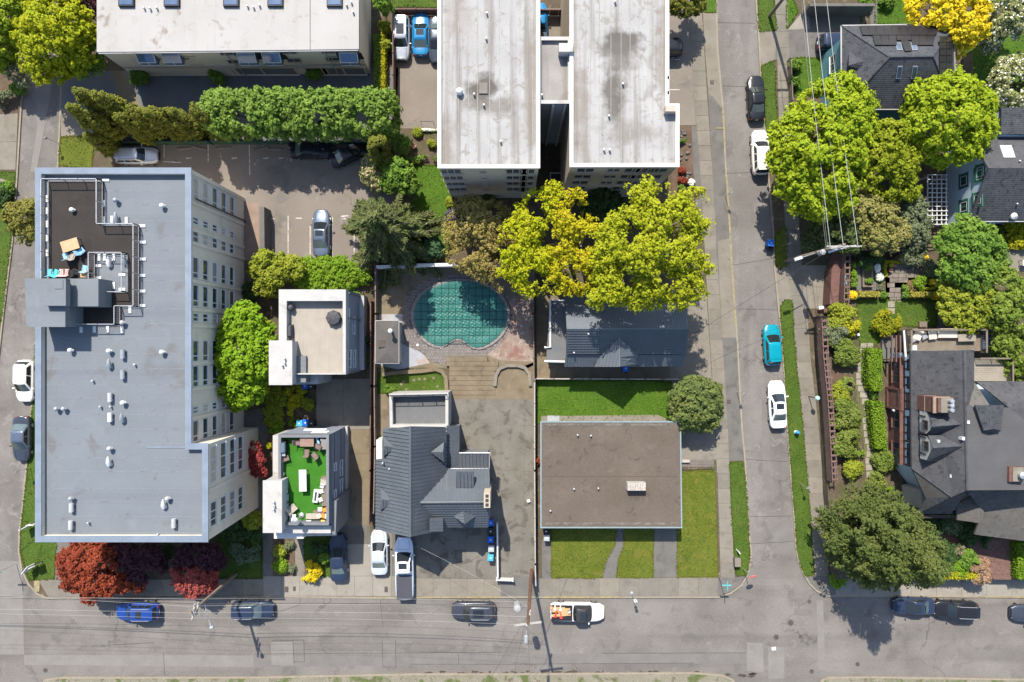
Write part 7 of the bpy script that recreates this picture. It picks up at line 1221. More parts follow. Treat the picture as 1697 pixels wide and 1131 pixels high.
def boardfence(name, label, px, h, mat, z0=0., w=.05, posts=2.4, pmat=None, bw=.6):
    p = PW(px, z0 + h); t = thing(name, label, 'fence', (*centre(p), z0))
    for i in range(len(p) - 1):
        a, b = p[i], p[i + 1]; l = math.hypot(b[0] - a[0], b[1] - a[1]); rot = math.atan2(b[1] - a[1], b[0] - a[0]); n_ = max(1, round(l / bw))
        for k in range(n_): u = (k + .5) / n_; mk('board', MB().box(a[0] + (b[0] - a[0]) * u, a[1] + (b[1] - a[1]) * u, z0 + .05, l / n_ - .015, w, h - .1 + rng.uniform(-.02, .02), rot), mat, t)
        mk('rail', MB().box((a[0] + b[0]) / 2, (a[1] + b[1]) / 2, z0 + h - .06, l, .11, .06, rot), mat, t); n_ = max(1, round(l / posts))
        for k in range(n_ + 1): u = k / n_; mk('post', MB().box(a[0] + (b[0] - a[0]) * u, a[1] + (b[1] - a[1]) * u, z0, .13, .13, h + .1), pmat or mat, t)
    return t
PFENCE = M('painted_fence', (0.3, 0.275, 0.25), (0.37, 0.345, 0.315), 1.2, .85, .15, 10, .1, stain=[((.22, .17, .13), 1.2, .55, .12)])
boardfence('fence', 'long white painted fence between the big lot and the brown roofed house', [(886, 630), (886, 780), (887, 935), (888, 970)], 1.5, PFENCE); boardfence('fence', 'grey weathered fence between the pool terrace and the tiled house', [(884, 425), (884, 520), (885, 630)], 1.6, WOODD)
boardfence('fence', 'white fence with brown posts along the top of the lawn', [(888, 628), (1130, 629)], 1.1, PFENCE, pmat=WOODB, posts=2.)
boardfence('fence', 'brown board fence along the driveway of the turf roofed house', [(614, 500), (614, 640), (613, 780), (611, 868)], 1.7, WOODB); boardfence('fence', 'second brown fence beside the charcoal house', [(622, 440), (622, 520), (620, 640), (621, 740), (619, 850)], 1.5, M('grey_fence_wood', (.14, .11, .09), (.19, .15, .125), 1.5, .9, .25, 10, .3))
boardfence('fence', 'brown wall fence down the left side of the small car park', [(651, 14), (651, 196)], 1.8, WOODB, bw=.9); boardfence('fence', 'red brown board fence at the top end of the small car park', [(651, 15), (727, 15)], 1.4, WOODB, bw=.9); boardfence('fence', 'board fence at the top end of the car park gap between the blocks', [(896, 16), (942, 16)], 1.4, WOODB, bw=.9)
boardfence('fence', 'dark green fence under the cypresses', [(190, 236), (345, 234), (620, 235)], 1.2, plain('green_fence', (.03, .07, .05), .8), bw=1.2); boardfence('fence', 'short brown fence beside the silver estate car', [(189, 236), (188, 280)], 1.1, WOODB)
wallthing('pool_wall', 'white topped wall north of the pool', [(624, 443), (700, 440), (840, 437)], .22, 1.9, OFFW, 'wall', cap=WHITE); wallthing('retaining_wall', 'tall grey retaining wall beside the sunlit car park', [(434, 343), (435, 430)], .45, 2., CONG, 'wall')
wallthing('garden_wall', 'low concrete wall above the lot beside the parked cars', [(824, 870), (825, 958)], .14, 1.2, WHITE, 'wall'); boardfence('fence', 'small white gate rail at the foot of the long white fence', [(823, 962), (850, 963)], .9, WHITE, bw=.3)
boardfence('fence', 'dark picket fence beside the solar house lawn', [(1311, 96), (1314, 165)], 1., WOODD, bw=.5); boardfence('fence', 'low wooden fence at the right of the solar house', [(1610, 85), (1612, 135)], 1.4, WOODD, bw=.5); wallthing('garage_wall', 'grey wall along the driveway at the top right', [(1342, 8), (1450, 8)], .3, 2.2, CONG, 'wall'); boardfence('fence', 'pale fence on top of the formal garden wall', [(1412, 414), (1552, 414)], 1.2, WOODD, z0=GZ, bw=.5)
# retaining wall with openwork timber fence along the right street
rw_ = PW([(1356, 525), (1360, 590), (1366, 660), (1371, 740), (1373, 790)], 0); t = thing('retaining_wall', 'brown shingled retaining wall below the openwork timber fence', 'wall', (*centre(rw_), 0))
mb = MB(); L, R = strip(rw_, .3)
for i in range(len(L) - 1): mb.prism([L[i], L[i + 1], R[i + 1], R[i]], -.02, 1.5)
mk('wall', mb, M('brown_shingle', (.1, .075, .068), (.14, .105, .095), 2.5, .9, .3, 8, .5), t)
def lattice(label, px, z0, h):
    p = PW(px, z0 + h); t = thing('openwork_fence', label, 'fence', (*centre(p), z0))
    for i in range(len(p) - 1):
        a, b = p[i], p[i + 1]; l = math.hypot(b[0] - a[0], b[1] - a[1]); rot = math.atan2(b[1] - a[1], b[0] - a[0]); n_ = max(1, round(l / .62)); mx, my = (a[0] + b[0]) / 2, (a[1] + b[1]) / 2
        nx_, ny_ = -math.sin(rot), math.cos(rot)
        for s in (-.24, .24): mk('beam', MB().box(mx + nx_ * s, my + ny_ * s, z0 + h - .12, l, .1, .12, rot), WOODB, t)
        mk('panel', MB().box(mx - nx_ * .24, my - ny_ * .24, z0, l, .05, h - .15, rot), WOODB, t)
        for k in range(n_): u = (k + .5) / n_; mk('slat', MB().box(a[0] + (b[0] - a[0]) * u, a[1] + (b[1] - a[1]) * u, z0 + h - .02, .2, .62, .07, rot), WOODB, t)
    return t
lattice('openwork timber fence along the pavement above the brown retaining wall', [(1366, 527), (1369, 590), (1376, 660), (1381, 740), (1384, 800)], 1.3, 1.3); lattice('short openwork timber fence beside the formal garden planters', [(1405, 418), (1403, 502)], GZ, 1.3)
q = PW([(1383, 505), (1386, 450), (1400, 416), (1412, 408)], 1.8); mb = MB(); L, R = strip(q, .9)
for i in range(len(L) - 1): mb.prism([L[i], L[i + 1], R[i + 1], R[i]], 0, 1.7)
solo('brick_wall', mb, M('garage_brick', (0.1, 0.05, 0.042), (0.14, 0.075, 0.062), 2.2, .9, .25, 12, .3), 'curved red brown brick wall beside the concrete apron', 'wall'); wallthing('brick_wall', 'brick wall end crossing above the openwork fence', [(1366, 517), (1408, 506)], .5, 1.6, BRICK, 'wall')
solo('white_step', MB().box(*W(1366, 510), 0, 1.3, .35, .2, .05), WHITE, 'white block at the lower end of the concrete apron', 'block'); solo('side_gate', MB().box(*W(1387, 462), 0, .12, 1.9, 1.9, .12), plain('blue_gate', (.14, .2, .28), .6), 'blue grey gate leaf in the curved brick wall', 'gate')
# formal garden: planters, paving, lawn and stepping stones
sheet('garden_path', [(1419, 433), (1455, 433), (1452, 481), (1419, 481)], CONG, GZ + .01, h=GZ); sheet('lawn', [(1420, 497), (1553, 497), (1553, 541), (1490, 541), (1448, 575), (1426, 575), (1420, 530)], GRASS, GZ + .012, h=GZ)
r = struct('garden_paving', MB().prism(PW([(1467, 436), (1534, 436), (1534, 462), (1518, 470), (1494, 476), (1494, 497), (1468, 497)], GZ), GZ - .1, GZ + .0), JOINT)
for iy, y in enumerate(range(437, 495, 8)):
    x = 1470 + (iy % 2) * 4
    while x < 1530:
        w_ = rng.uniform(8, 14); xe_ = min(x + w_, 1532)
        if y < 461 or xe_ < 1495 or (y < 468 and xe_ < 1510): mk('paving_stone', MB().prism(PW([(x + .3, y + .3), (xe_ - .3, y + .3), (xe_ - .3, y + 7.6), (x + .3, y + 7.6)], GZ), GZ - .05, GZ + .03 + rng.uniform(-.006, .006)), M('garden_flag', (0.13, 0.11, 0.09), (0.19, 0.165, 0.14), 1.5, .9, .15, 9, .15), r)
        x = xe_
pl = thing('planter', 'rectangular stone edged planter with small herbs in the formal garden', 'planter', (*W(1439, 459, GZ), GZ)); o = PW([(1430, 436), (1447, 436), (1447, 476), (1430, 476)], GZ + .4); ii = inset(o, .16)
mk('rim', MB().loft([[(x, y, GZ) for x, y in o], [(x, y, GZ + .4) for x, y in o], [(x, y, GZ + .4) for x, y in ii], [(x, y, GZ + .2) for x, y in ii]], cap=(False, False)), WOODD, pl); mk('soil', MB().prism(ii, GZ + .1, GZ + .28), DIRT, pl)
for x, y, lab in ((1439, 444, 'upper herb tuft in the stone planter'), (1441, 466, 'lower herb tuft in the stone planter')): shrub('herb_plant', lab, x, y, 5, .45, GREEN, z0=GZ + .28, rc=.13, leaf=.09, cat='plant')
for i, (x, y, lab) in enumerate(((1473, 441, 'flower pot in the upper left corner of the paved garden'), (1479, 441, 'second pot from the left along the upper box hedge'), (1473, 449, 'pot below the upper left corner pot'), (1522, 441, 'third pot along the upper box hedge'), (1529, 441, 'pot in the upper right corner of the paved garden'), (1529, 449, 'pot below the upper right corner pot'))):
    p_ = thing('flower_pot', lab, 'pot', (*W(x, y, GZ), GZ), 'pots on the paved garden'); X_, Y_ = W(x, y, GZ); mk('pot', MB().lathe(X_, Y_, [(.14, GZ + .03), (.22, GZ + .4), (.18, GZ + .4), (.15, GZ + .3), (.01, GZ + .3)], 14), plain('terracotta', (.24, .13, .09), .8), p_)
    if i in (0, 4): leafmesh('plant', np.array([X_, Y_, GZ + .45]) + rng.normal(size=(60, 3)) * .08, np.tile([0, 0, 1.], (60, 1)), np.full(60, .1), YBOX, p_)
p_ = thing('flower_pot', 'round terracotta pot in the bed below the walled car park', 'pot', (*W(687, 244), 0)); mk('pot', MB().lathe(*W(687, 244), [(.18, .0), (.28, .5), (.23, .5), (.2, .4), (.01, .4)], 14), MATS['terracotta'], p_)
STONE = M('stepping_stone', (0.2, 0.178, 0.14), (0.26, 0.235, 0.19), 1.2, .9, .13, 10, .15); root = struct('garden_path', MB().prism(PW([(1426, 569), (1452, 569), (1440, 600), (1434, 640), (1442, 690), (1450, 760), (1452, 800), (1436, 800), (1432, 740), (1424, 680), (1418, 640), (1420, 610)], GZ), GZ - .1, GZ + .004), M('path_planting', (.07, .08, .03), (.11, .11, .05), 2, .95, .3, 12, .5))
for x, y, w_, h_ in ((1431, 573, 10, 8), (1442, 573, 10, 8), (1431, 582, 11, 8), (1430, 592, 12, 8), (1427, 602, 12, 9), (1426, 612, 13, 9), (1425, 623, 13, 10), (1425, 634, 12, 9), (1428, 645, 13, 9), (1431, 655, 12, 9), (1434, 666, 12, 10), (1436, 676, 9, 8), (1437, 686, 8, 8), (1434, 697, 9, 9), (1436, 708, 11, 10), (1437, 720, 11, 10), (1439, 731, 12, 10), (1442, 742, 11, 10), (1441, 753, 11, 10), (1440, 764, 12, 10), (1440, 775, 11, 10), (1441, 787, 11, 10), (1442, 798, 10, 8)): mk('stepping_stone', MB().box(*W(x, y, GZ), GZ - .05, w_ / S * .97, h_ / S * .98, .1 + rng.uniform(-.008, .008), rng.uniform(-.05, .05), bev=.015), STONE, root)
for x, y in ((1477, 505), (1477, 516)): mk('stepping_stone', MB().box(*W(x, y, GZ), GZ - .05, .72, .6, .1, bev=.015), STONE, root)
sheet('garden_bed', [(1380, 590), (1402, 585), (1402, 630), (1380, 632)], BARK_G, GZ + .01, h=GZ); sheet('patio', [(1552, 505), (1600, 505), (1640, 545), (1552, 545)], CONG, GZ + .01, h=GZ); sheet('patio', [(1650, 408), (1760, 408), (1760, 450), (1650, 450)], CON, GZ + .01, h=GZ)
bdr = sheet('brick_drive', [(1610, 893), (1687, 893), (1687, 961), (1648, 961), (1615, 925)], BRICK, GZ + .02, h=GZ); sheet('brick_path', [(1548, 872), (1600, 872), (1585, 910), (1555, 925), (1552, 900)], BRICK, GZ + .02, h=GZ)
sb_ = MB()
for iy in range(16):
    for ix in range(22):
        x, y = 1614 + ix * 3.3 + (iy % 2) * 1.6, 898 + iy * 4
        if x < 1684 and not (y > 925 and x < 1615 + (y - 925)): sb_.box(*W(x, y, GZ), GZ, .195, .225, .03 + rng.uniform(0, .006))
mk('paving_brick', sb_, M('paving_brick', (0.1, 0.058, 0.047), (0.16, 0.1, 0.08), 3.5, .9, .2, 10, .2), bdr, kind='stuff')
bb = thing('bird_bath', 'round pale stone bird bath in the shaded front garden', 'bird bath', (*W(1594, 918), GZ)); X_, Y_ = W(1594, 918, GZ + .8); ORG[bb.name] = Vector((X_, Y_, GZ)); bb.location = (X_, Y_, GZ); mk('basin', MB().lathe(X_, Y_, [(.05, GZ + .7), (.3, GZ + .82), (.33, GZ + .9), (.28, GZ + .9), (.1, GZ + .8), (.01, GZ + .79)], 18), WHITE, bb); mk('pedestal', MB().lathe(X_, Y_, [(.2, GZ), (.09, GZ + .15), (.07, GZ + .72), (.01, GZ + .72)], 12), WHITE, bb)
bl = MB()
for i in range(26): x, y = 1126 + rng.random() * 18, 215 + rng.random() * 100; bl.lathe(*W(x, y), [(.16, 0), (.2, .08), (.12, .2), (.01, .23)], 6)
mk('bed_rocks', bl, CONG, None, kind='stuff'); solo('log', MB().tube([(*W(3, 300), .2), (*W(22, 308), .22)], .22, 8), bark, 'old log lying across the grass at the far left edge', 'log')
for x, y in ((665, 637), (669, 633), (686, 630.5), (695, 628.7), (704, 628.7), (718.7, 627), (673, 646), (725, 640.8)): mk('lawn_stone', MB().lathe(*W(x, y), [(.17, 0), (.16, .04), (.02, .05)], 10), CON3, None, kind='structure')
# ================================================================ street things
POLE = M('pole_wood', (.17, .13, .1), (.23, .18, .14), 1.5, .9, .3, 10, .3); POLER = M('pole_wood_red', (0.1, 0.05, 0.033), (0.15, 0.08, 0.055), 1.5, .9, .3, 10, .3)
def pole(label, px, py, h, mat, arms, extra=None, tilt=(0, 0)):
    x, y = W(px, py); t = thing('utility_pole', label, 'utility pole', (x, y, 0)); tx, ty = x + tilt[0], y + tilt[1]; mk('shaft', MB().tube([(x, y, 0), ((x + tx) / 2, (y + ty) / 2, h / 2), (tx, ty, h)], [.19, .16, .13], 12), mat, t, smooth=True)
    for z, l, rot, n_ in arms:
        dx, dy = math.cos(rot), math.sin(rot); mk('crossarm', MB().box(tx + dy * .16, ty - dx * .16, z, l, .13, .15, rot), plain('grey_timber', (.3, .28, .26), .8), t)
        for i in range(n_): u = (i / (n_ - 1) - .5) * l * .9; mk('insulator', MB().lathe(tx + dx * u + dy * .16, ty + dy * u - dx * .16, [(.03, z + .14), (.05, z + .2), (.07, z + .24), (.04, z + .32), (.01, z + .33)], 8), METAL, t)
    return t, tx, ty
t1, x1_, y1_ = pole('leaning utility pole with street lamp beside the pinkish maple', 391, 952, 10.4, POLE, [(10.0, 1.5, 1.4, 4), (9.2, 1.2, 1.4, 3)])
mk('lamp_arm', MB().tube([(x1_, y1_, 7.6), (x1_ + .5, y1_ - 1.0, 8.1), (x1_ + .9, y1_ - 2.1, 8.2)], .04, 6), METAL, t1); mk('lamp_head', MB().lathe(x1_ + .95, y1_ - 2.3, [(.06, 7.95), (.22, 8.05), (.2, 8.18), (.08, 8.28), (.01, 8.29)], 12).box(x1_ + .92, y1_ - 2.15, 8.12, .16, .5, .14, .15), METAL, t1)
t2, x2_, y2_ = pole('tall reddish utility pole with transformer and lamp by the white fence', 881, 945, 13.2, POLER, [(12.7, 2.4, .12, 4), (11.5, 1.2, 1.4, 3)], tilt=(-.7, -.3))
mk('transformer', MB().lathe(x2_ - .9, y2_ + .1, [(.05, 8.9), (.33, 9.), (.35, 10.), (.3, 10.1), (.02, 10.15)], 14), plain('pale_transformer', (0.26, 0.26, 0.26), .5), t2); mk('lamp_arm', MB().tube([(x2_, y2_, 11.6), (x2_ - .1, y2_ - .9, 12.), (x2_ - .15, y2_ - 1.8, 12.)], .04, 6), METAL, t2); mk('lamp_head', MB().box(x2_ - .15, y2_ - 1.9, 11.9, .28, .7, .15, 0, bev=.04), METAL, t2)
mk('pole_stay', MB().tube([(x2_, y2_, 9.), (*W(940, 958), .05)], .02, 4), METAL, t2)
t3, x3_, y3_ = pole('utility pole with broad crossarm and transformer bracket on the right pavement', 1302, 433, 10.1, POLE, [(9.9, 3.2, 0, 4), (9.4, 2.6, .1, 4)], tilt=(1.4, .35))
mk('transformer', MB().lathe(x3_ - .8, y3_ - .35, [(.05, 6.6), (.26, 6.7), (.27, 7.5), (.02, 7.6)], 12), MATS['pale_transformer'], t3); mk('lamp_arm', MB().tube([(x3_ - .9, y3_ - .25, 6.), (x3_ - 2.4, y3_ - .75, 6.4)], .045, 6), METAL, t3); mk('lamp_head', MB().box(x3_ - 2.7, y3_ - .85, 6.3, .8, .3, .16, .3, bev=.05), WHITE, t3); mk('bracket', MB().box(x3_ - .1, y3_ - .3, 9.0, 1.9, .2, .12, .3), METAL, t3)
t4, x4_, y4_ = pole('dark utility pole at the top edge of the right pavement', 1275, 27, 10., POLE, [(9.7, 2.6, 0, 4)])
def wire(name, label, a, b, sag, r, mat, grp): 
    a, b = Vector(a), Vector(b); p = [tuple(a.lerp(b, i / 16) - Vector((0, 0, sag * 4 * (i / 16) * (1 - i / 16)))) for i in range(17)]; return solo(name, MB().tube(p, r, 5), mat, label, 'wire', grp)
ALU = plain('aluminium_wire', (.3, .3, .29), .6); BLKW = plain('black_cable', (.03, .03, .03), .6)
for i, (u, lab) in enumerate(((-1.35, 'leftmost pale wire over the large maple to the right utility pole'), (-.15, 'middle pale wire over the large maple to the right utility pole'), (1.2, 'rightmost pale wire over the large maple to the right utility pole'))): wire('overhead_wire', lab, (x3_ + u, y3_ - .1, 10.15), (x4_ + u * .8, y4_ + 2, 10.), .25, .026, ALU, 'overhead wires over the maple')
for u, z, lab in ((-1.9, 8.3, 'thin dark cable left of the pale wires over the maple'), (-1.6, 7.6, 'lower dark cable left of the pale wires over the maple')): wire('overhead_cable', lab, (x3_ + .4 + u * .6, y3_, z), (x4_, y4_ + 1, z), .3, .012, plain('grey_cable', (.2, .2, .2), .6), 'dark cables over the maple')
xw0 = W(-300, 0)[0]
for i, (dy, z, yl, r, m_) in enumerate(((.5, 10.2, 968, .009, ALU), (-.1, 10.2, 1008, .009, ALU), (-.6, 10.2, 1014, .008, ALU), (.1, 8.6, 978, .024, BLKW), (-.2, 7.8, 985, .018, BLKW), (0, 7.1, 993, .012, ALU))): wire('overhead_wire', ['highest pale', 'second pale', 'outer pale', 'thick black', 'lower black', 'lowest pale'][i] + ' wire from the leaning pole towards the left street', (x1_, y1_ + dy, z), (xw0, W(0, yl, z)[1], z - .3), .35, r, m_, 'wires west of the leaning pole')
for i, (dy, z, r, m_) in enumerate(((.5, 10.1, .009, ALU), (-.1, 10.1, .009, ALU), (-.6, 10.1, .008, ALU), (.1, 8.6, .024, BLKW), (-.2, 7.7, .018, BLKW), (0, 7., .009, ALU))): wire('overhead_wire', ['highest pale', 'second pale', 'outer pale', 'thick black', 'lower black', 'lowest white'][i] + ' wire between the leaning pole and the reddish pole', (x1_, y1_ + dy, z), (x2_, y2_ + dy * 1.5, z + 1.2), .5, r, m_, 'wires between the two front poles')
for i, (px, py, z, z2) in enumerate(((845, 1150, 11., 10), (880, 1160, 10.5, 10), (800, 1150, 11.5, 10))): wire('service_cable', ['middle', 'right', 'left'][i] + ' dark cable from the reddish pole across the bottom street', (x2_, y2_, z), (*W(px, py, z2), z2), .3, .01, BLKW, 'cables across the bottom street')
wire('service_cable', 'white twisted cable from the reddish pole to the charcoal house gable', (x2_, y2_, 9.2), (*W(690, 905, 5.5), 5.5), .4, .009, ALU, None); wire('service_cable', 'thin cable crossing the right street to the tiled house', (x3_, y3_, 8.2), (*W(1140, 560, 5), 5), .4, .015, BLKW, None); wire('service_cable', 'thin cable from the right pole to the formal garden', (x3_, y3_, 8.), (*W(1560, 400, 5), 5), .4, .014, BLKW, None)
def signpost(name, label, px, py, h, parts, cat='sign'):
    x, y = W(px, py); t = thing(name, label, cat, (x, y, 0)); mk('post', MB().tube([(x, y, 0), (x, y, h)], .03, 8), METAL, t)
    for nm, w_, hh, z, rot, m_ in parts: mk(nm, MB().box(x, y, z, w_, .03, hh, rot), m_, t)
    return t
STOPR = plain('stop_sign_red', (.5, .04, .05), .5); SGREEN = plain('street_sign_green', (.01, .2, .13), .5); STEALB = plain('street_sign_teal', (.08, .42, .45), .5)
x, y = W(1231, 942); t = thing('stop_sign', 'red stop sign on a leaning post at the corner grass verge', 'sign', (x, y, 0)); mk('post', MB().tube([(x, y, 0), (x + .15, y - .05, 2.6)], .035, 8), METAL, t); a_ = math.radians(100)
pl_ = MB(); c_ = Vector((x + .2, y - .05, 2.4)); u_ = Vector((math.cos(a_ - 1.4), math.sin(a_ - 1.4), 0)); v_ = Vector((-.25 * math.sin(a_ - 1.4), .25 * math.cos(a_ - 1.4), 1)).normalized(); nn_ = u_.cross(v_); rr = [[tuple(c_ + (u_ * math.cos(k * .785 + .39) + v_ * math.sin(k * .785 + .39)) * .42 + nn_ * d) for k in range(8)] for d in (-.02, .02)]; pl_.loft(rr); sp = mk('plate', pl_, STOPR, t)
def text(parent, s, loc, rot, size, mat, name='lettering', fwd=.03):
    cu = bpy.data.curves.new(name, 'FONT'); cu.body = s; cu.size = size; cu.align_x = 'CENTER'; cu.align_y = 'CENTER'; cu.extrude = .004; tmp = bpy.data.objects.new('tmp', cu); COL.objects.link(tmp); dg = bpy.context.evaluated_depsgraph_get(); me = bpy.data.meshes.new_from_object(tmp.evaluated_get(dg)); bpy.data.objects.remove(tmp)
    ob = bpy.data.objects.new(name, me); COL.objects.link(ob); me.materials.clear(); me.materials.append(mat); ob.parent = parent; o = ORG.get(parent.name, Vector()); ob.location = Vector(loc) - o; ob.rotation_euler = rot; return ob
text(sp, 'STOP', c_ - nn_ * .03, (math.pi / 2, 0, math.atan2(u_.y, u_.x)), .3, WHITE)
for px, py, lab, m_ in ((1191, 955, 'teal street name sign at the bottom right corner pavement', STEALB), (26, 935, 'green street name sign on the left street corner', SGREEN)): x, y = W(px, py); t = thing('street_sign', lab, 'sign', (x, y, 0)); mk('post', MB().tube([(x, y, 0), (x, y, 2.9)], .035, 8), METAL, t); mk('name_plate', MB().box(x, y, 2.65, .95, .04, .2, 0), m_, t); mk('name_plate', MB().box(x, y, 2.87, .04, .95, .2, 0), m_, t)
x, y = W(1047, 983); t = thing('parking_sign', 'slim parking sign on the bottom pavement beyond the white pickup', 'sign', (x, y, 0)); mk('post', MB().tube([(x, y, 0), (x, y, 2.6)], .035, 8), METAL, t); mk('plate', MB().box(x, y - .03, 2.1, .32, .03, .45, .3), WHITE, t); mk('plate', MB().box(x, y - .03, 1.7, .3, .03, .3, .3), WHITE, t); mk('plate', MB().lathe(x, y, [(.16, 0), (.16, .03), (.04, .06)], 10), METAL, t)
for px, py, lab in ((1202, 326, 'slim post sign on the verge beside the right street'), (1221, 650, 'slim post sign on the verge opposite the white sedan'), (1326, 802, 'thin post sign on the right grass verge'), (1296, 408, 'slim post sign on the small grass patch by the right pole'), (97, 238, 'slim post on the grass patch by the left street'), (50, 776, 'slim post sign on the left grass verge')): x, y = W(px, py); t = thing('post_sign', lab, 'sign', (x, y, 0), 'slim post signs'); mk('post', MB().tube([(x, y, 0), (x, y, 2.2)], .03, 6), METAL, t); mk('plate', MB().box(x, y - .03, 1.75, .32, .03, .45, .6), METAL, t)
for px, py, a, lab in ((51, 940, .55, 'white V shaped property sign on the corner grass'), (48, 871, .15, 'white boxy sign standing beside the left apartment roof')):
    x, y = W(px, py, 1); t = thing('property_sign', lab, 'sign', (x, y, 0)); mk('panel', MB().box(x - .35, y - .2, .4, 1.0, .06, 1.1, a + .35), WHITE, t); mk('panel', MB().box(x + .4, y + .12, .4, .8, .06, 1.1, a - .1), WHITE, t)
    for dx in (-.6, .6): mk('post', MB().box(x + dx * .9, y + dx * .45, 0, .08, .08, 1.5), TRIMB, t)
def hydrant(px, py, lab):
    x, y = W(px, py, .4); t = thing('fire_hydrant', lab, 'hydrant', (x, y, 0)); b = plain('hydrant_blue', (.02, .22, .5), .5); mk('barrel', MB().lathe(x, y, [(.18, 0), (.18, .06), (.13, .08), (.13, .5), (.17, .52), (.17, .58)], 12), WHITE, t); mk('bonnet', MB().lathe(x, y, [(.17, .58), (.16, .68), (.09, .78), (.04, .8), (.04, .86), (.01, .86)], 12), b, t)
    for a in (0, 1.57, 3.14): mk('nozzle', MB().tube([(x, y, .45), (x + math.cos(a) * .25, y + math.sin(a) * .25, .45)], .08, 8), b, t)
hydrant(1321, 717, 'blue topped fire hydrant on the right grass verge')
BINB = plain('bin_blue', (.01, .1, .42), .5); BINK = plain('bin_black', (.02, .022, .024), .5); BINT = plain('bin_teal', (.05, .3, .45), .5); GBIN = plain('bin_grey', (.3, .32, .33), .5)
def bin_(px, py, rot, m_, lab, z=0., group='wheeled bins'):
    x, y = W(px, py, z + 1.); t = thing('wheeled_bin', lab, 'bin', (x, y, z), group); c, s = math.cos(rot), math.sin(rot); mk('tub', MB().box(x, y, z + .05, .48, .52, .9, rot, tap=1.18), m_, t); mk('lid', MB().box(x, y, z + .96, .62, .68, .07, rot, bev=.04), m_, t); mk('lid_ridge', MB().box(x, y, z + 1.03, .3, .4, .02, rot, bev=.008), m_, t); mk('handle', MB().tube([(x + c * .25 + s * .36, y + s * .25 - c * .36, z + 1.), (x - c * .25 + s * .36, y - s * .25 - c * .36, z + 1.)], .025, 6), TRIMB, t); mk('label', MB().box(x, y, z + 1.05, .16, .12, .005, rot), WHITE, t)
    for k in (-1, 1): xx, yy = x + c * .24 * k + s * .28, y + s * .24 * k - c * .28; mk('wheel', MB().tube([(xx - c * .03, yy - s * .03, z + .1), (xx + c * .03, yy + s * .03, z + .1)], .1, 10), TYRE, t)
for px, py, m_, lab in ((505, 640, BINB, 'blue bin in the niche under the upper modern house'), (515, 641, BINK, 'black bin next to the blue bin under the upper modern house'), (506, 701, BINB, 'blue bin behind the turf roofed house'), (516, 702, BINK, 'black bin behind the turf roofed house'), (496, 702, BINT, 'pale teal bin at the left of the pair behind the turf roofed house'), (813, 867, BINB, 'uppermost blue bin along the white wall of the lot'), (813, 881, BINK, 'dark bin second in the row along the white wall'), (813, 895, BINB, 'lower blue bin in the row along the white wall'), (814, 910, GBIN, 'grey white bin below the blue ones on the lot'), (813, 925, BINT, 'teal blue bin standing apart at the lot corner'), (1037, 611, BINB, 'blue bin under the gable of the tiled house'), (906, 892, GBIN, 'pale bin at the lower left corner of the brown roofed house'), (905, 881, BINK, 'black bin at the lower left corner of the brown roofed house'), (1278, 403, BINB, 'blue bin standing in the gutter of the right street'), (1474, 660, BINK, 'black bin against the brick wall of the half timbered house')): bin_(px, py, rng.uniform(-.12, .12), m_, lab)
solo('trash_bag', MB().lathe(*W(1278, 413, .4), [(.22, .0), (.3, .2), (.25, .5), (.08, .62), (.1, .7), (.01, .7)], 9), BINK, 'black bag leaning on the blue bin in the gutter', 'bag'); x, y = W(1354, 660, 2); lp = thing('post_lantern', 'round pale green lantern on a post at the retaining wall', 'lamp', (x, y, 0)); mk('post', MB().tube([(x, y, 0), (x, y, 1.9)], .05, 8), BLACKM, lp); mk('globe', MB().lathe(x, y, [(.08, 1.85), (.22, 1.98), (.25, 2.12), (.18, 2.3), (.02, 2.37)], 14), plain('green_globe', (.3, .5, .45), .3), lp)
cc = thing('concrete_cabinet', 'pale square utility cabinet on the corner grass verge', 'cabinet', (*W(1223, 933), 0)); mk('body', MB().box(*W(1223, 933, .7), 0, .6, .85, .7, bev=.02), CONG, cc); mk('lid', MB().box(*W(1223, 933, .75), .7, .64, .9, .06, bev=.02), CON, cc)
for px, py, lab, r_ in ((1224, 915, 'thin white stake on the corner verge above the cabinet', .7),): solo('stake', MB().box(*W(px, py, .5), 0, .08, .35, .8, .6), WHITE, lab, 'stake')
solo('white_debris', MB().box(*W(876, 831, .2), 0, .35, .3, .25, .4, bev=.05), WHITE, 'small white object on the lot by the fence', 'debris'); solo('paint_mark', MB().box(*W(1283, 1076, 0), -.12, .45, .35, .02, .1), WHITE, 'white splash of paint beside the manhole in the crossing', 'paint mark')
solo('timber_stack', MB().box(*W(1137, 765, .3), 0, .85, .3, .3, 0, bev=.03), PFENCE, 'pale timber block beside the paved strip by the brown roofed house', 'block')
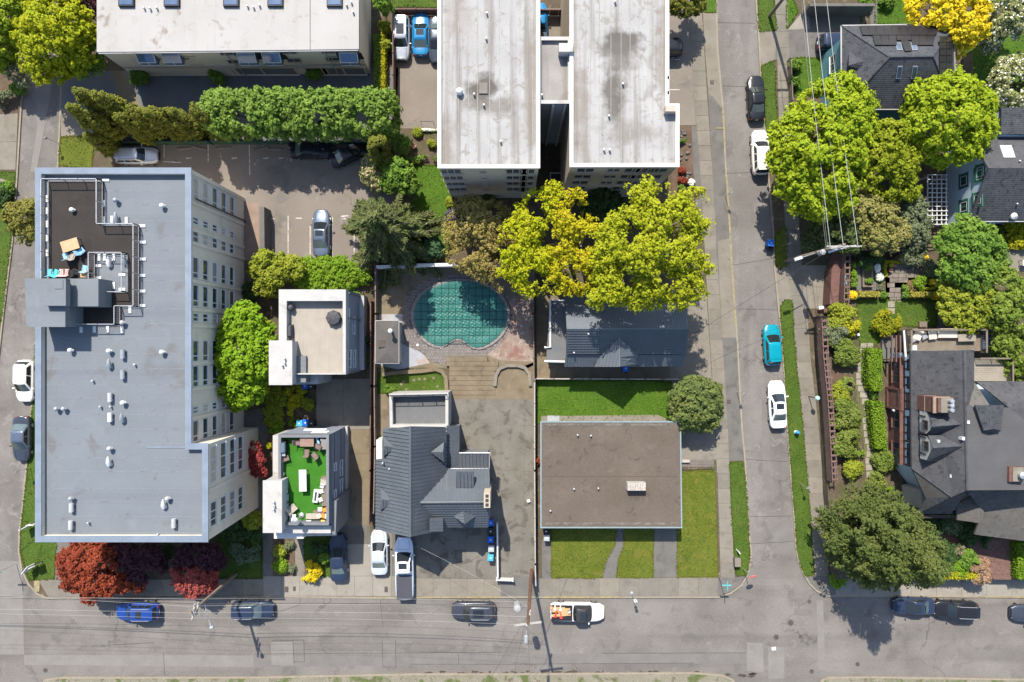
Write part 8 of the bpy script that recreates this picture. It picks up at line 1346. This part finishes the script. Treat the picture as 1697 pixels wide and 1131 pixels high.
# ================================================================ furniture on roofs and terraces
def fchair(px, py, rot, seat, z, lab, legs=None, grp='roof chairs', cat='chair', w_=.52, back=.45):
    t = thing('chair', lab, cat, (*W(px, py, z + .5), z), grp); x, y = W(px, py, z + .5); c, s = math.cos(rot), math.sin(rot); legs = legs or BLACKM
    def at(u, v): return (x + c * u - s * v, y + s * u + c * v)
    mk('seat', MB().box(x, y, z + .4, w_, w_, .05, rot, bev=.015), seat, t); bx_ = MB(); p = at(-w_ / 2 - .05, 0); p2 = at(-w_ / 2 - .2, 0)
    A_ = [at(-w_ / 2, -w_ / 2), at(-w_ / 2, w_ / 2), at(-w_ / 2 - .16, w_ / 2), at(-w_ / 2 - .16, -w_ / 2)]; bx_.add([(*A_[0], z + .43), (*A_[1], z + .43), (*A_[2], z + .43 + back), (*A_[3], z + .43 + back), (*at(-w_ / 2 - .04, -w_ / 2), z + .41), (*at(-w_ / 2 - .04, w_ / 2), z + .41), (*at(-w_ / 2 - .2, w_ / 2), z + .41 + back), (*at(-w_ / 2 - .2, -w_ / 2), z + .41 + back)], [(0, 1, 2, 3), (7, 6, 5, 4), (0, 4, 5, 1), (1, 5, 6, 2), (2, 6, 7, 3), (3, 7, 4, 0)]); mk('backrest', bx_, seat, t)
    for u, v in ((-1, -1), (-1, 1), (1, -1), (1, 1)): q = at(u * w_ * .45, v * w_ * .45); mk('leg', MB().box(*q, z, .035, .035, .4), legs, t)
    for v in (-1, 1): mk('armrest', MB().tube([(*at(w_ * .4, v * w_ * .52), z + .4), (*at(w_ * .4, v * w_ * .52), z + .62), (*at(-w_ * .5, v * w_ * .52), z + .64)], .018, 5), legs, t)
    return t
def ftable(px, py, lx, ly, rot, top, z, lab, h=.74, cat='table'):
    t = thing('table', lab, cat, (*W(px, py, z + h), z)); x, y = W(px, py, z + h); c, s = math.cos(rot), math.sin(rot); mk('table_top', MB().box(x, y, z + h - .05, lx, ly, .05, rot, bev=.012), top, t)
    for u, v in ((-1, -1), (-1, 1), (1, -1), (1, 1)): mk('leg', MB().box(x + c * u * lx * .44 - s * v * ly * .43, y + s * u * lx * .44 + c * v * ly * .43, z, .05, .05, h - .05), BLACKM, t)
    return t
TANW = M('tan_table_wood', (.4, .26, .14), (.46, .31, .18), 2, .7, .1, 10, .05); LBL = plain('light_blue_fabric', (.2, .36, .5), .8); TAUPE = plain('taupe_fabric', (.3, .27, .22), .8); AQUA = plain('aqua_fabric', (.08, .45, .47), .8); PINK = plain('pink_fabric', (.55, .36, .33), .8); BRWN = plain('brown_wicker', (.15, .11, .095), .8); GREYF = plain('grey_fabric', (.17, .16, .15), .85); BEIGE = plain('beige_cushion', (.5, .43, .34), .85); ORNG = plain('orange_cushion', (.62, .2, .02), .8)
ftable(115.5, 406.5, 1.55, 1.0, .3, TANW, zd, 'tan wooden table on the dark roof deck')
for px, py, rot, m_, lab in ((108, 424, 1.9, LBL, 'left light blue chair below the tan table on the roof deck'), (119, 424, 1.2, TAUPE, 'taupe chair between the blue chairs on the roof deck'), (134, 416, .7, LBL, 'tilted light blue chair right of the tan table'), (140, 445, 1.4, LBL, 'light blue chair by the roof light well railing'), (82, 451, 1.7, plain('teal_fabric', (.1, .32, .38), .8), 'teal chair at the left end of the row by the stair house'), (93, 452, 1.2, AQUA, 'aqua chair second in the row by the stair house'), (102, 451, 1.5, PINK, 'left pink chair by the stair house'), (109, 451, 1.6, PINK, 'right pink chair by the stair house'), (117, 453, 1.4, BLACKM, 'black framed chair beside the pink chairs')): fchair(px, py, rot, m_, zd, lab)
ftable(138.5, 455, .6, .55, 0, TANW, zd, 'small tan side table by the roof light well', .5)
z5 = f5
ftable(508.5, 732, 1.35, 1.0, 0, M('brown_table', (.2, .13, .1), (.24, .16, .13), 2, .7, .1, 8), z5, 'square brown dining table on the green turf roof')
for px, py, rot, lab in ((494, 734, .0, 'wicker chair left of the brown dining table'), (526, 740, 2.7, 'wicker chair right of the brown dining table'), (508, 750, 1.5, 'wicker chair below the brown dining table'), (521, 755, 2.2, 'angled wicker chair out on the green turf'), (474, 760, .3, 'dark chair beside the roof grill')): fchair(px, py, rot, BRWN, z5, lab, grp='wicker chairs on the turf roof')
ftable(501.5, 797, .72, 2.1, .02, WHITE, z5, 'long white table in the middle of the green turf roof')
g_ = thing('grill', 'grey lidded gas grill against the left parapet of the turf roof', 'grill', (*W(468, 742, z5 + .9), z5)); x, y = W(468, 742, z5 + .9); mk('cart', MB().box(x, y, z5, .55, 1.1, .75), BLACKM, g_); mk('lid', MB().tube([(x, y - .45, z5 + .8), (x, y + .45, z5 + .8)], .28, 12), plain('grill_lid', (.2, .25, .3), .3, .6), g_); mk('shelf', MB().box(x, y - .7, z5 + .72, .45, .3, .04), METAL, g_)
sf = thing('sofa', 'dark corner sofa with white cushions along the right parapet of the turf roof', 'sofa', (*W(538, 822, z5 + .4), z5)); x, y = W(539, 815, z5 + .4); mk('seat', MB().box(x, y, z5, .75, 2.9, .38, bev=.04), BRWN, sf); mk('backrest', MB().box(x + .4, y, z5, .14, 2.9, .7, bev=.03), BRWN, sf); x2, y2 = W(533, 853, z5 + .4); mk('seat', MB().box(x2 - .1, y2, z5, 1.5, .7, .38, bev=.04), BRWN, sf)
for i, (px, py, m_, lab) in enumerate(((534, 806, WHITE, 'upper white cushion on the corner sofa'), (532, 815, WHITE, 'second white cushion on the corner sofa'), (531, 829, WHITE, 'third white cushion on the corner sofa'), (530, 845, WHITE, 'white cushion at the corner of the sofa'), (538, 846, ORNG, 'upper orange cushion on the corner sofa'), (536, 856, ORNG, 'middle orange cushion on the corner sofa'), (535, 866, plain('amber_cushion', (.6, .33, .08), .8), 'amber cushion at the lower end of the sofa'), (529, 856, BEIGE, 'beige cushion beside the orange ones'), (541, 857, WHITE, 'white cushion right of the orange ones'))): solo('cushion', MB().box(*W(px, py, z5 + .5), z5 + .38, .42, .42, .16, rng.uniform(-.4, .7), bev=.06), m_, lab, 'cushion', 'cushions on the corner sofa', smooth=True)
fp = thing('fire_table', 'white fire table with dark trough beside the corner sofa', 'fire table', (*W(523, 823, z5 + .4), z5)); x, y = W(523, 823, z5 + .4); mk('body', MB().box(x, y, z5, .5, 1.25, .4, -.12, bev=.03), WHITE, fp); mk('trough', MB().box(x, y, z5 + .4, .18, .85, .02, -.12), DARK, fp)
for px, py, lab in ((472, 825, 'upper grey armchair along the tower side of the turf roof'), (472, 840, 'lower grey armchair along the tower side of the turf roof')): fchair(px, py, 0, plain('pale_grey_fabric', (.3, .33, .37), .8), z5, lab, grp='grey armchairs on the turf roof', w_=.66)
fchair(536, 799, 3.0, TAUPE, z5, 'square taupe armchair at the upper end of the corner sofa', w_=.62, grp=None); fchair(485, 843, .7, TAUPE, z5, 'angled taupe slatted armchair at the lower left of the turf roof', w_=.7, grp=None); fchair(471, 857, 0, WHITE, z5, 'white armchair in the lower left corner of the turf roof', w_=.55, grp=None)
ftable(485, 859, .6, .75, 0, WHITE, z5, 'white square side table low on the turf roof', .45); ftable(474, 815, .3, .3, 0, WHITE, z5, 'tiny white side table near the tower', .45); ftable(511.5, 866, .5, .4, .1, WHITE, z5, 'small white table beside the taupe lounger', .4); t = ftable(517, 856, 1.2, .55, 0, TAUPE, z5, 'taupe lounger bench near the orange cushions', .4, 'lounger')
um = thing('patio_heater', 'slim patio heater with round pale top on the turf roof', 'heater', (*W(498, 850, z5 + 2), z5)); x, y = W(500, 854, z5); mk('post', MB().tube([(x, y, z5), (x, y, z5 + 1.9)], .035, 8), METAL, um); mk('hood', MB().lathe(x, y, [(.06, z5 + 1.7), (.3, z5 + 1.95), (.22, z5 + 2.05), (.02, z5 + 2.12)], 12), METAL, um); mk('base', MB().lathe(x, y, [(.25, z5), (.25, z5 + .12), (.04, z5 + .2)], 12), METAL, um)
solo('planter_pot', MB().lathe(*W(468, 786, z5 + .5), [(.15, z5), (.2, z5 + .5), (.16, z5 + .5), (.01, z5 + .4)], 12), GREYF, 'grey pot against the left parapet of the turf roof', 'pot'); solo('paddle', MB().box(*W(473, 803, z5 + .3), z5, .2, .95, .3, .25), TAUPE, 'taupe board leaning by the tower on the turf roof', 'board'); solo('side_cabinet', MB().box(*W(537, 737, z5 + .7), z5, .6, 1.0, .7, bev=.03), GREYF, 'grey cabinet in the upper right corner of the turf roof', 'cabinet'); solo('white_lamp', MB().lathe(*W(533, 729, z5 + .6), [(.1, z5), (.1, z5 + .4), (.16, z5 + .5), (.1, z5 + .65), (.01, z5 + .66)], 12), WHITE, 'small white lamp beside the grey roof cabinet', 'lamp'); solo('surf_board', MB().box(*W(526, 730, z5 + .5), z5, .22, .8, .5, .35, bev=.05), LBL, 'pale blue curved panel at the upper parapet of the turf roof', 'panel')
gr = thing('covered_grill', 'dark octagonal covered fire pit on the cream roof terrace', 'fire pit', (*W(552, 527, f4 + .6), f4)); x, y = W(552, 527, f4 + .6); mk('cover', MB().lathe(x, y, [(.72, f4), (.74, f4 + .5), (.66, f4 + .62), (.2, f4 + .7), (.01, f4 + .7)], 8), plain('dark_vinyl', (.05, .05, .055), .6), gr)
for k in range(8): a = k * .785 + .0; mk('fold', MB().tube([(x + math.cos(a) * .18, y + math.sin(a) * .18, f4 + .71), (x + math.cos(a) * .67, y + math.sin(a) * .67, f4 + .63), (x + math.cos(a) * .75, y + math.sin(a) * .75, f4 + .5)], .025, 5), MATS['dark_vinyl'], gr)
solo('covered_chair', MB().box(*W(480, 549, f4 + .5), f4, .5, 1.3, .75, 0, tap=.8, bev=.06), MATS['dark_vinyl'], 'dark covered furniture at the left of the cream terrace', 'covered furniture'); solo('covered_heater', MB().lathe(*W(482, 510, f4 + .5), [(.3, f4), (.3, f4 + .6), (.2, f4 + .8), (.02, f4 + .85)], 8), MATS['dark_vinyl'], 'small dark covered object in the upper left corner of the cream terrace', 'covered furniture')
# deck furniture of the half timbered house
for px, py, rot, lab in ((1521, 556, 1.2, 'left beige lounge chair on the timber deck'), (1546, 555, 1.7, 'second beige lounge chair on the timber deck')):
    t = thing('lounge_chair', lab, 'lounge chair', (*W(px, py, dz + .4), dz), 'beige deck lounge chairs'); x, y = W(px, py, dz + .4); mk('frame', MB().box(x, y, dz, .8, .95, .3, rot - 1.57, bev=.03), TRIMD, t); mk('cushion', MB().box(x, y - .05, dz + .3, .8, .85, .15, rot - 1.57, bev=.05), BEIGE, t, smooth=True); mk('back_cushion', MB().box(x + .02, y + .42, dz + .35, .8, .22, .5, rot - 1.57, bev=.05), BEIGE, t, smooth=True)
t = thing('outdoor_sofa', 'beige outdoor sofa on the timber deck', 'sofa', (*W(1571, 553, dz + .4), dz)); x, y = W(1571, 553, dz + .4); mk('frame', MB().box(x, y, dz, 2.0, .9, .3, 0, bev=.03), TRIMD, t); mk('cushion', MB().box(x, y - .08, dz + .3, 1.95, .75, .15, 0, bev=.05), BEIGE, t); mk('back_cushion', MB().box(x, y + .38, dz + .35, 1.95, .22, .45, 0, bev=.05), BEIGE, t)
ftable(1603, 560, 1.8, .75, .02, MATS['pale_decking'], dz, 'slatted grey table at the right of the timber deck', .5)
for px, py, lab in ((1513, 563, 'grey cushion heap at the left end of the deck'), (1532, 558, 'grey stool between the beige chairs')): solo('pouf', MB().box(*W(px, py, dz + .3), dz, .6, .6, .4, .5, bev=.08), plain('lavender_fabric', (.22, .21, .23), .8), lab, 'pouf', 'grey poufs on the deck')
solo('white_cooler', MB().box(*W(1515, 577, dz + .5), dz, .55, .5, .55, 0, bev=.04), WHITE, 'white box against the house roof on the timber deck', 'box'); ftable(1700, 436, .6, .6, 0, WHITE, GZ, 'white table on the patio at the right edge', .7); solo('garden_seat', MB().box(*W(1420, 555, GZ), GZ, .3, .25, .3, .3), WHITE, 'small white box beside the house lawn', 'box')
solo('planter_box', MB().box(*W(1527, 538, GZ), GZ, .8, .6, .35, 0), WOODD, 'square wooden edging at the lower end of the house lawn', 'planter'); solo('outdoor_ac', MB().box(*W(664, 562, .6), 0, .45, .9, .7, bev=.02), GREYF, 'grey pump box beside the pool shed', 'pump'); solo('log_box', MB().box(*W(706, 377, .4), 0, .6, .9, .5, .2), TAUPE, 'tan crate at the lawn edge beside the spruce', 'crate')
solo('bike_rack', MB().tube([(*W(698, 205), 0), (*W(698, 205), .7), (*W(719, 205), .7), (*W(719, 205), 0)], .03, 6), BLACKM, 'low dark rack at the end of the small car park', 'rack')
# grass that frays the edges of the lawns and roughens their surface
TUFT = {GRASS: LEAF('grass_blade', (.034, .06, .006), (.05, .08, .009), (.075, .075, .018), .2), GRASSB: LEAF('grass_blade_bright', (.036, .075, .005), (.05, .095, .007), (.075, .09, .012), .2), GRASSD: LEAF('grass_blade_dry', (.06, .075, .008), (.08, .09, .012), (.11, .095, .025), .2)}
for m_ in TUFT:
    C_, N_, Z_ = [], [], []
    for poly, z, mt in LAWNS:
        if mt is not m_: continue
        n_ = len(poly); a_ = np.array(poly); lo, hi = a_.min(0), a_.max(0)
        for i in range(n_):
            (xa_, ya_), (xb_, yb_) = poly[i], poly[(i + 1) % n_]; l = math.hypot(xb_ - xa_, yb_ - ya_); k = int(l * 20); u = rng.random(k); off = rng.normal(size=k) * .05 + .04 * np.sin(u * l * 1.3); C_.append(np.column_stack([xa_ + (xb_ - xa_) * u - (yb_ - ya_) / l * off, ya_ + (yb_ - ya_) * u + (xb_ - xa_) / l * off, np.full(k, z + .03)]))
        k = int((hi - lo).prod() * 16); q = rng.uniform(lo, hi, (k, 2)); ins = np.zeros(k, bool)
        for i in range(n_):
            (xa_, ya_), (xb_, yb_) = poly[i], poly[(i + 1) % n_]; ins ^= ((ya_ > q[:, 1]) != (yb_ > q[:, 1])) & (q[:, 0] < (xb_ - xa_) * (q[:, 1] - ya_) / (yb_ - ya_ + 1e-12) + xa_)
        q = q[ins]; g_ = np.sin(q[:, 0] * 1.1 + 2 * np.sin(q[:, 1] * .7)) + np.sin(q[:, 1] * 1.5); q = q[g_ > rng.normal(size=len(q))]; C_.append(np.column_stack([q, np.full(len(q), z + .03)]))
    C_ = np.concatenate(C_); N_ = rng.normal(size=C_.shape) * .5 + np.array([0, 0, 1.]); N_ /= np.linalg.norm(N_, axis=1, keepdims=True); leafmesh('grass_tufts', C_, N_, rng.uniform(.05, .13, len(C_)), TUFT[m_], None, asp=1.8, kind='stuff')
tot = sum(len(o.data.polygons) for o in SC.objects if o.type == 'MESH'); print('FACES', tot)
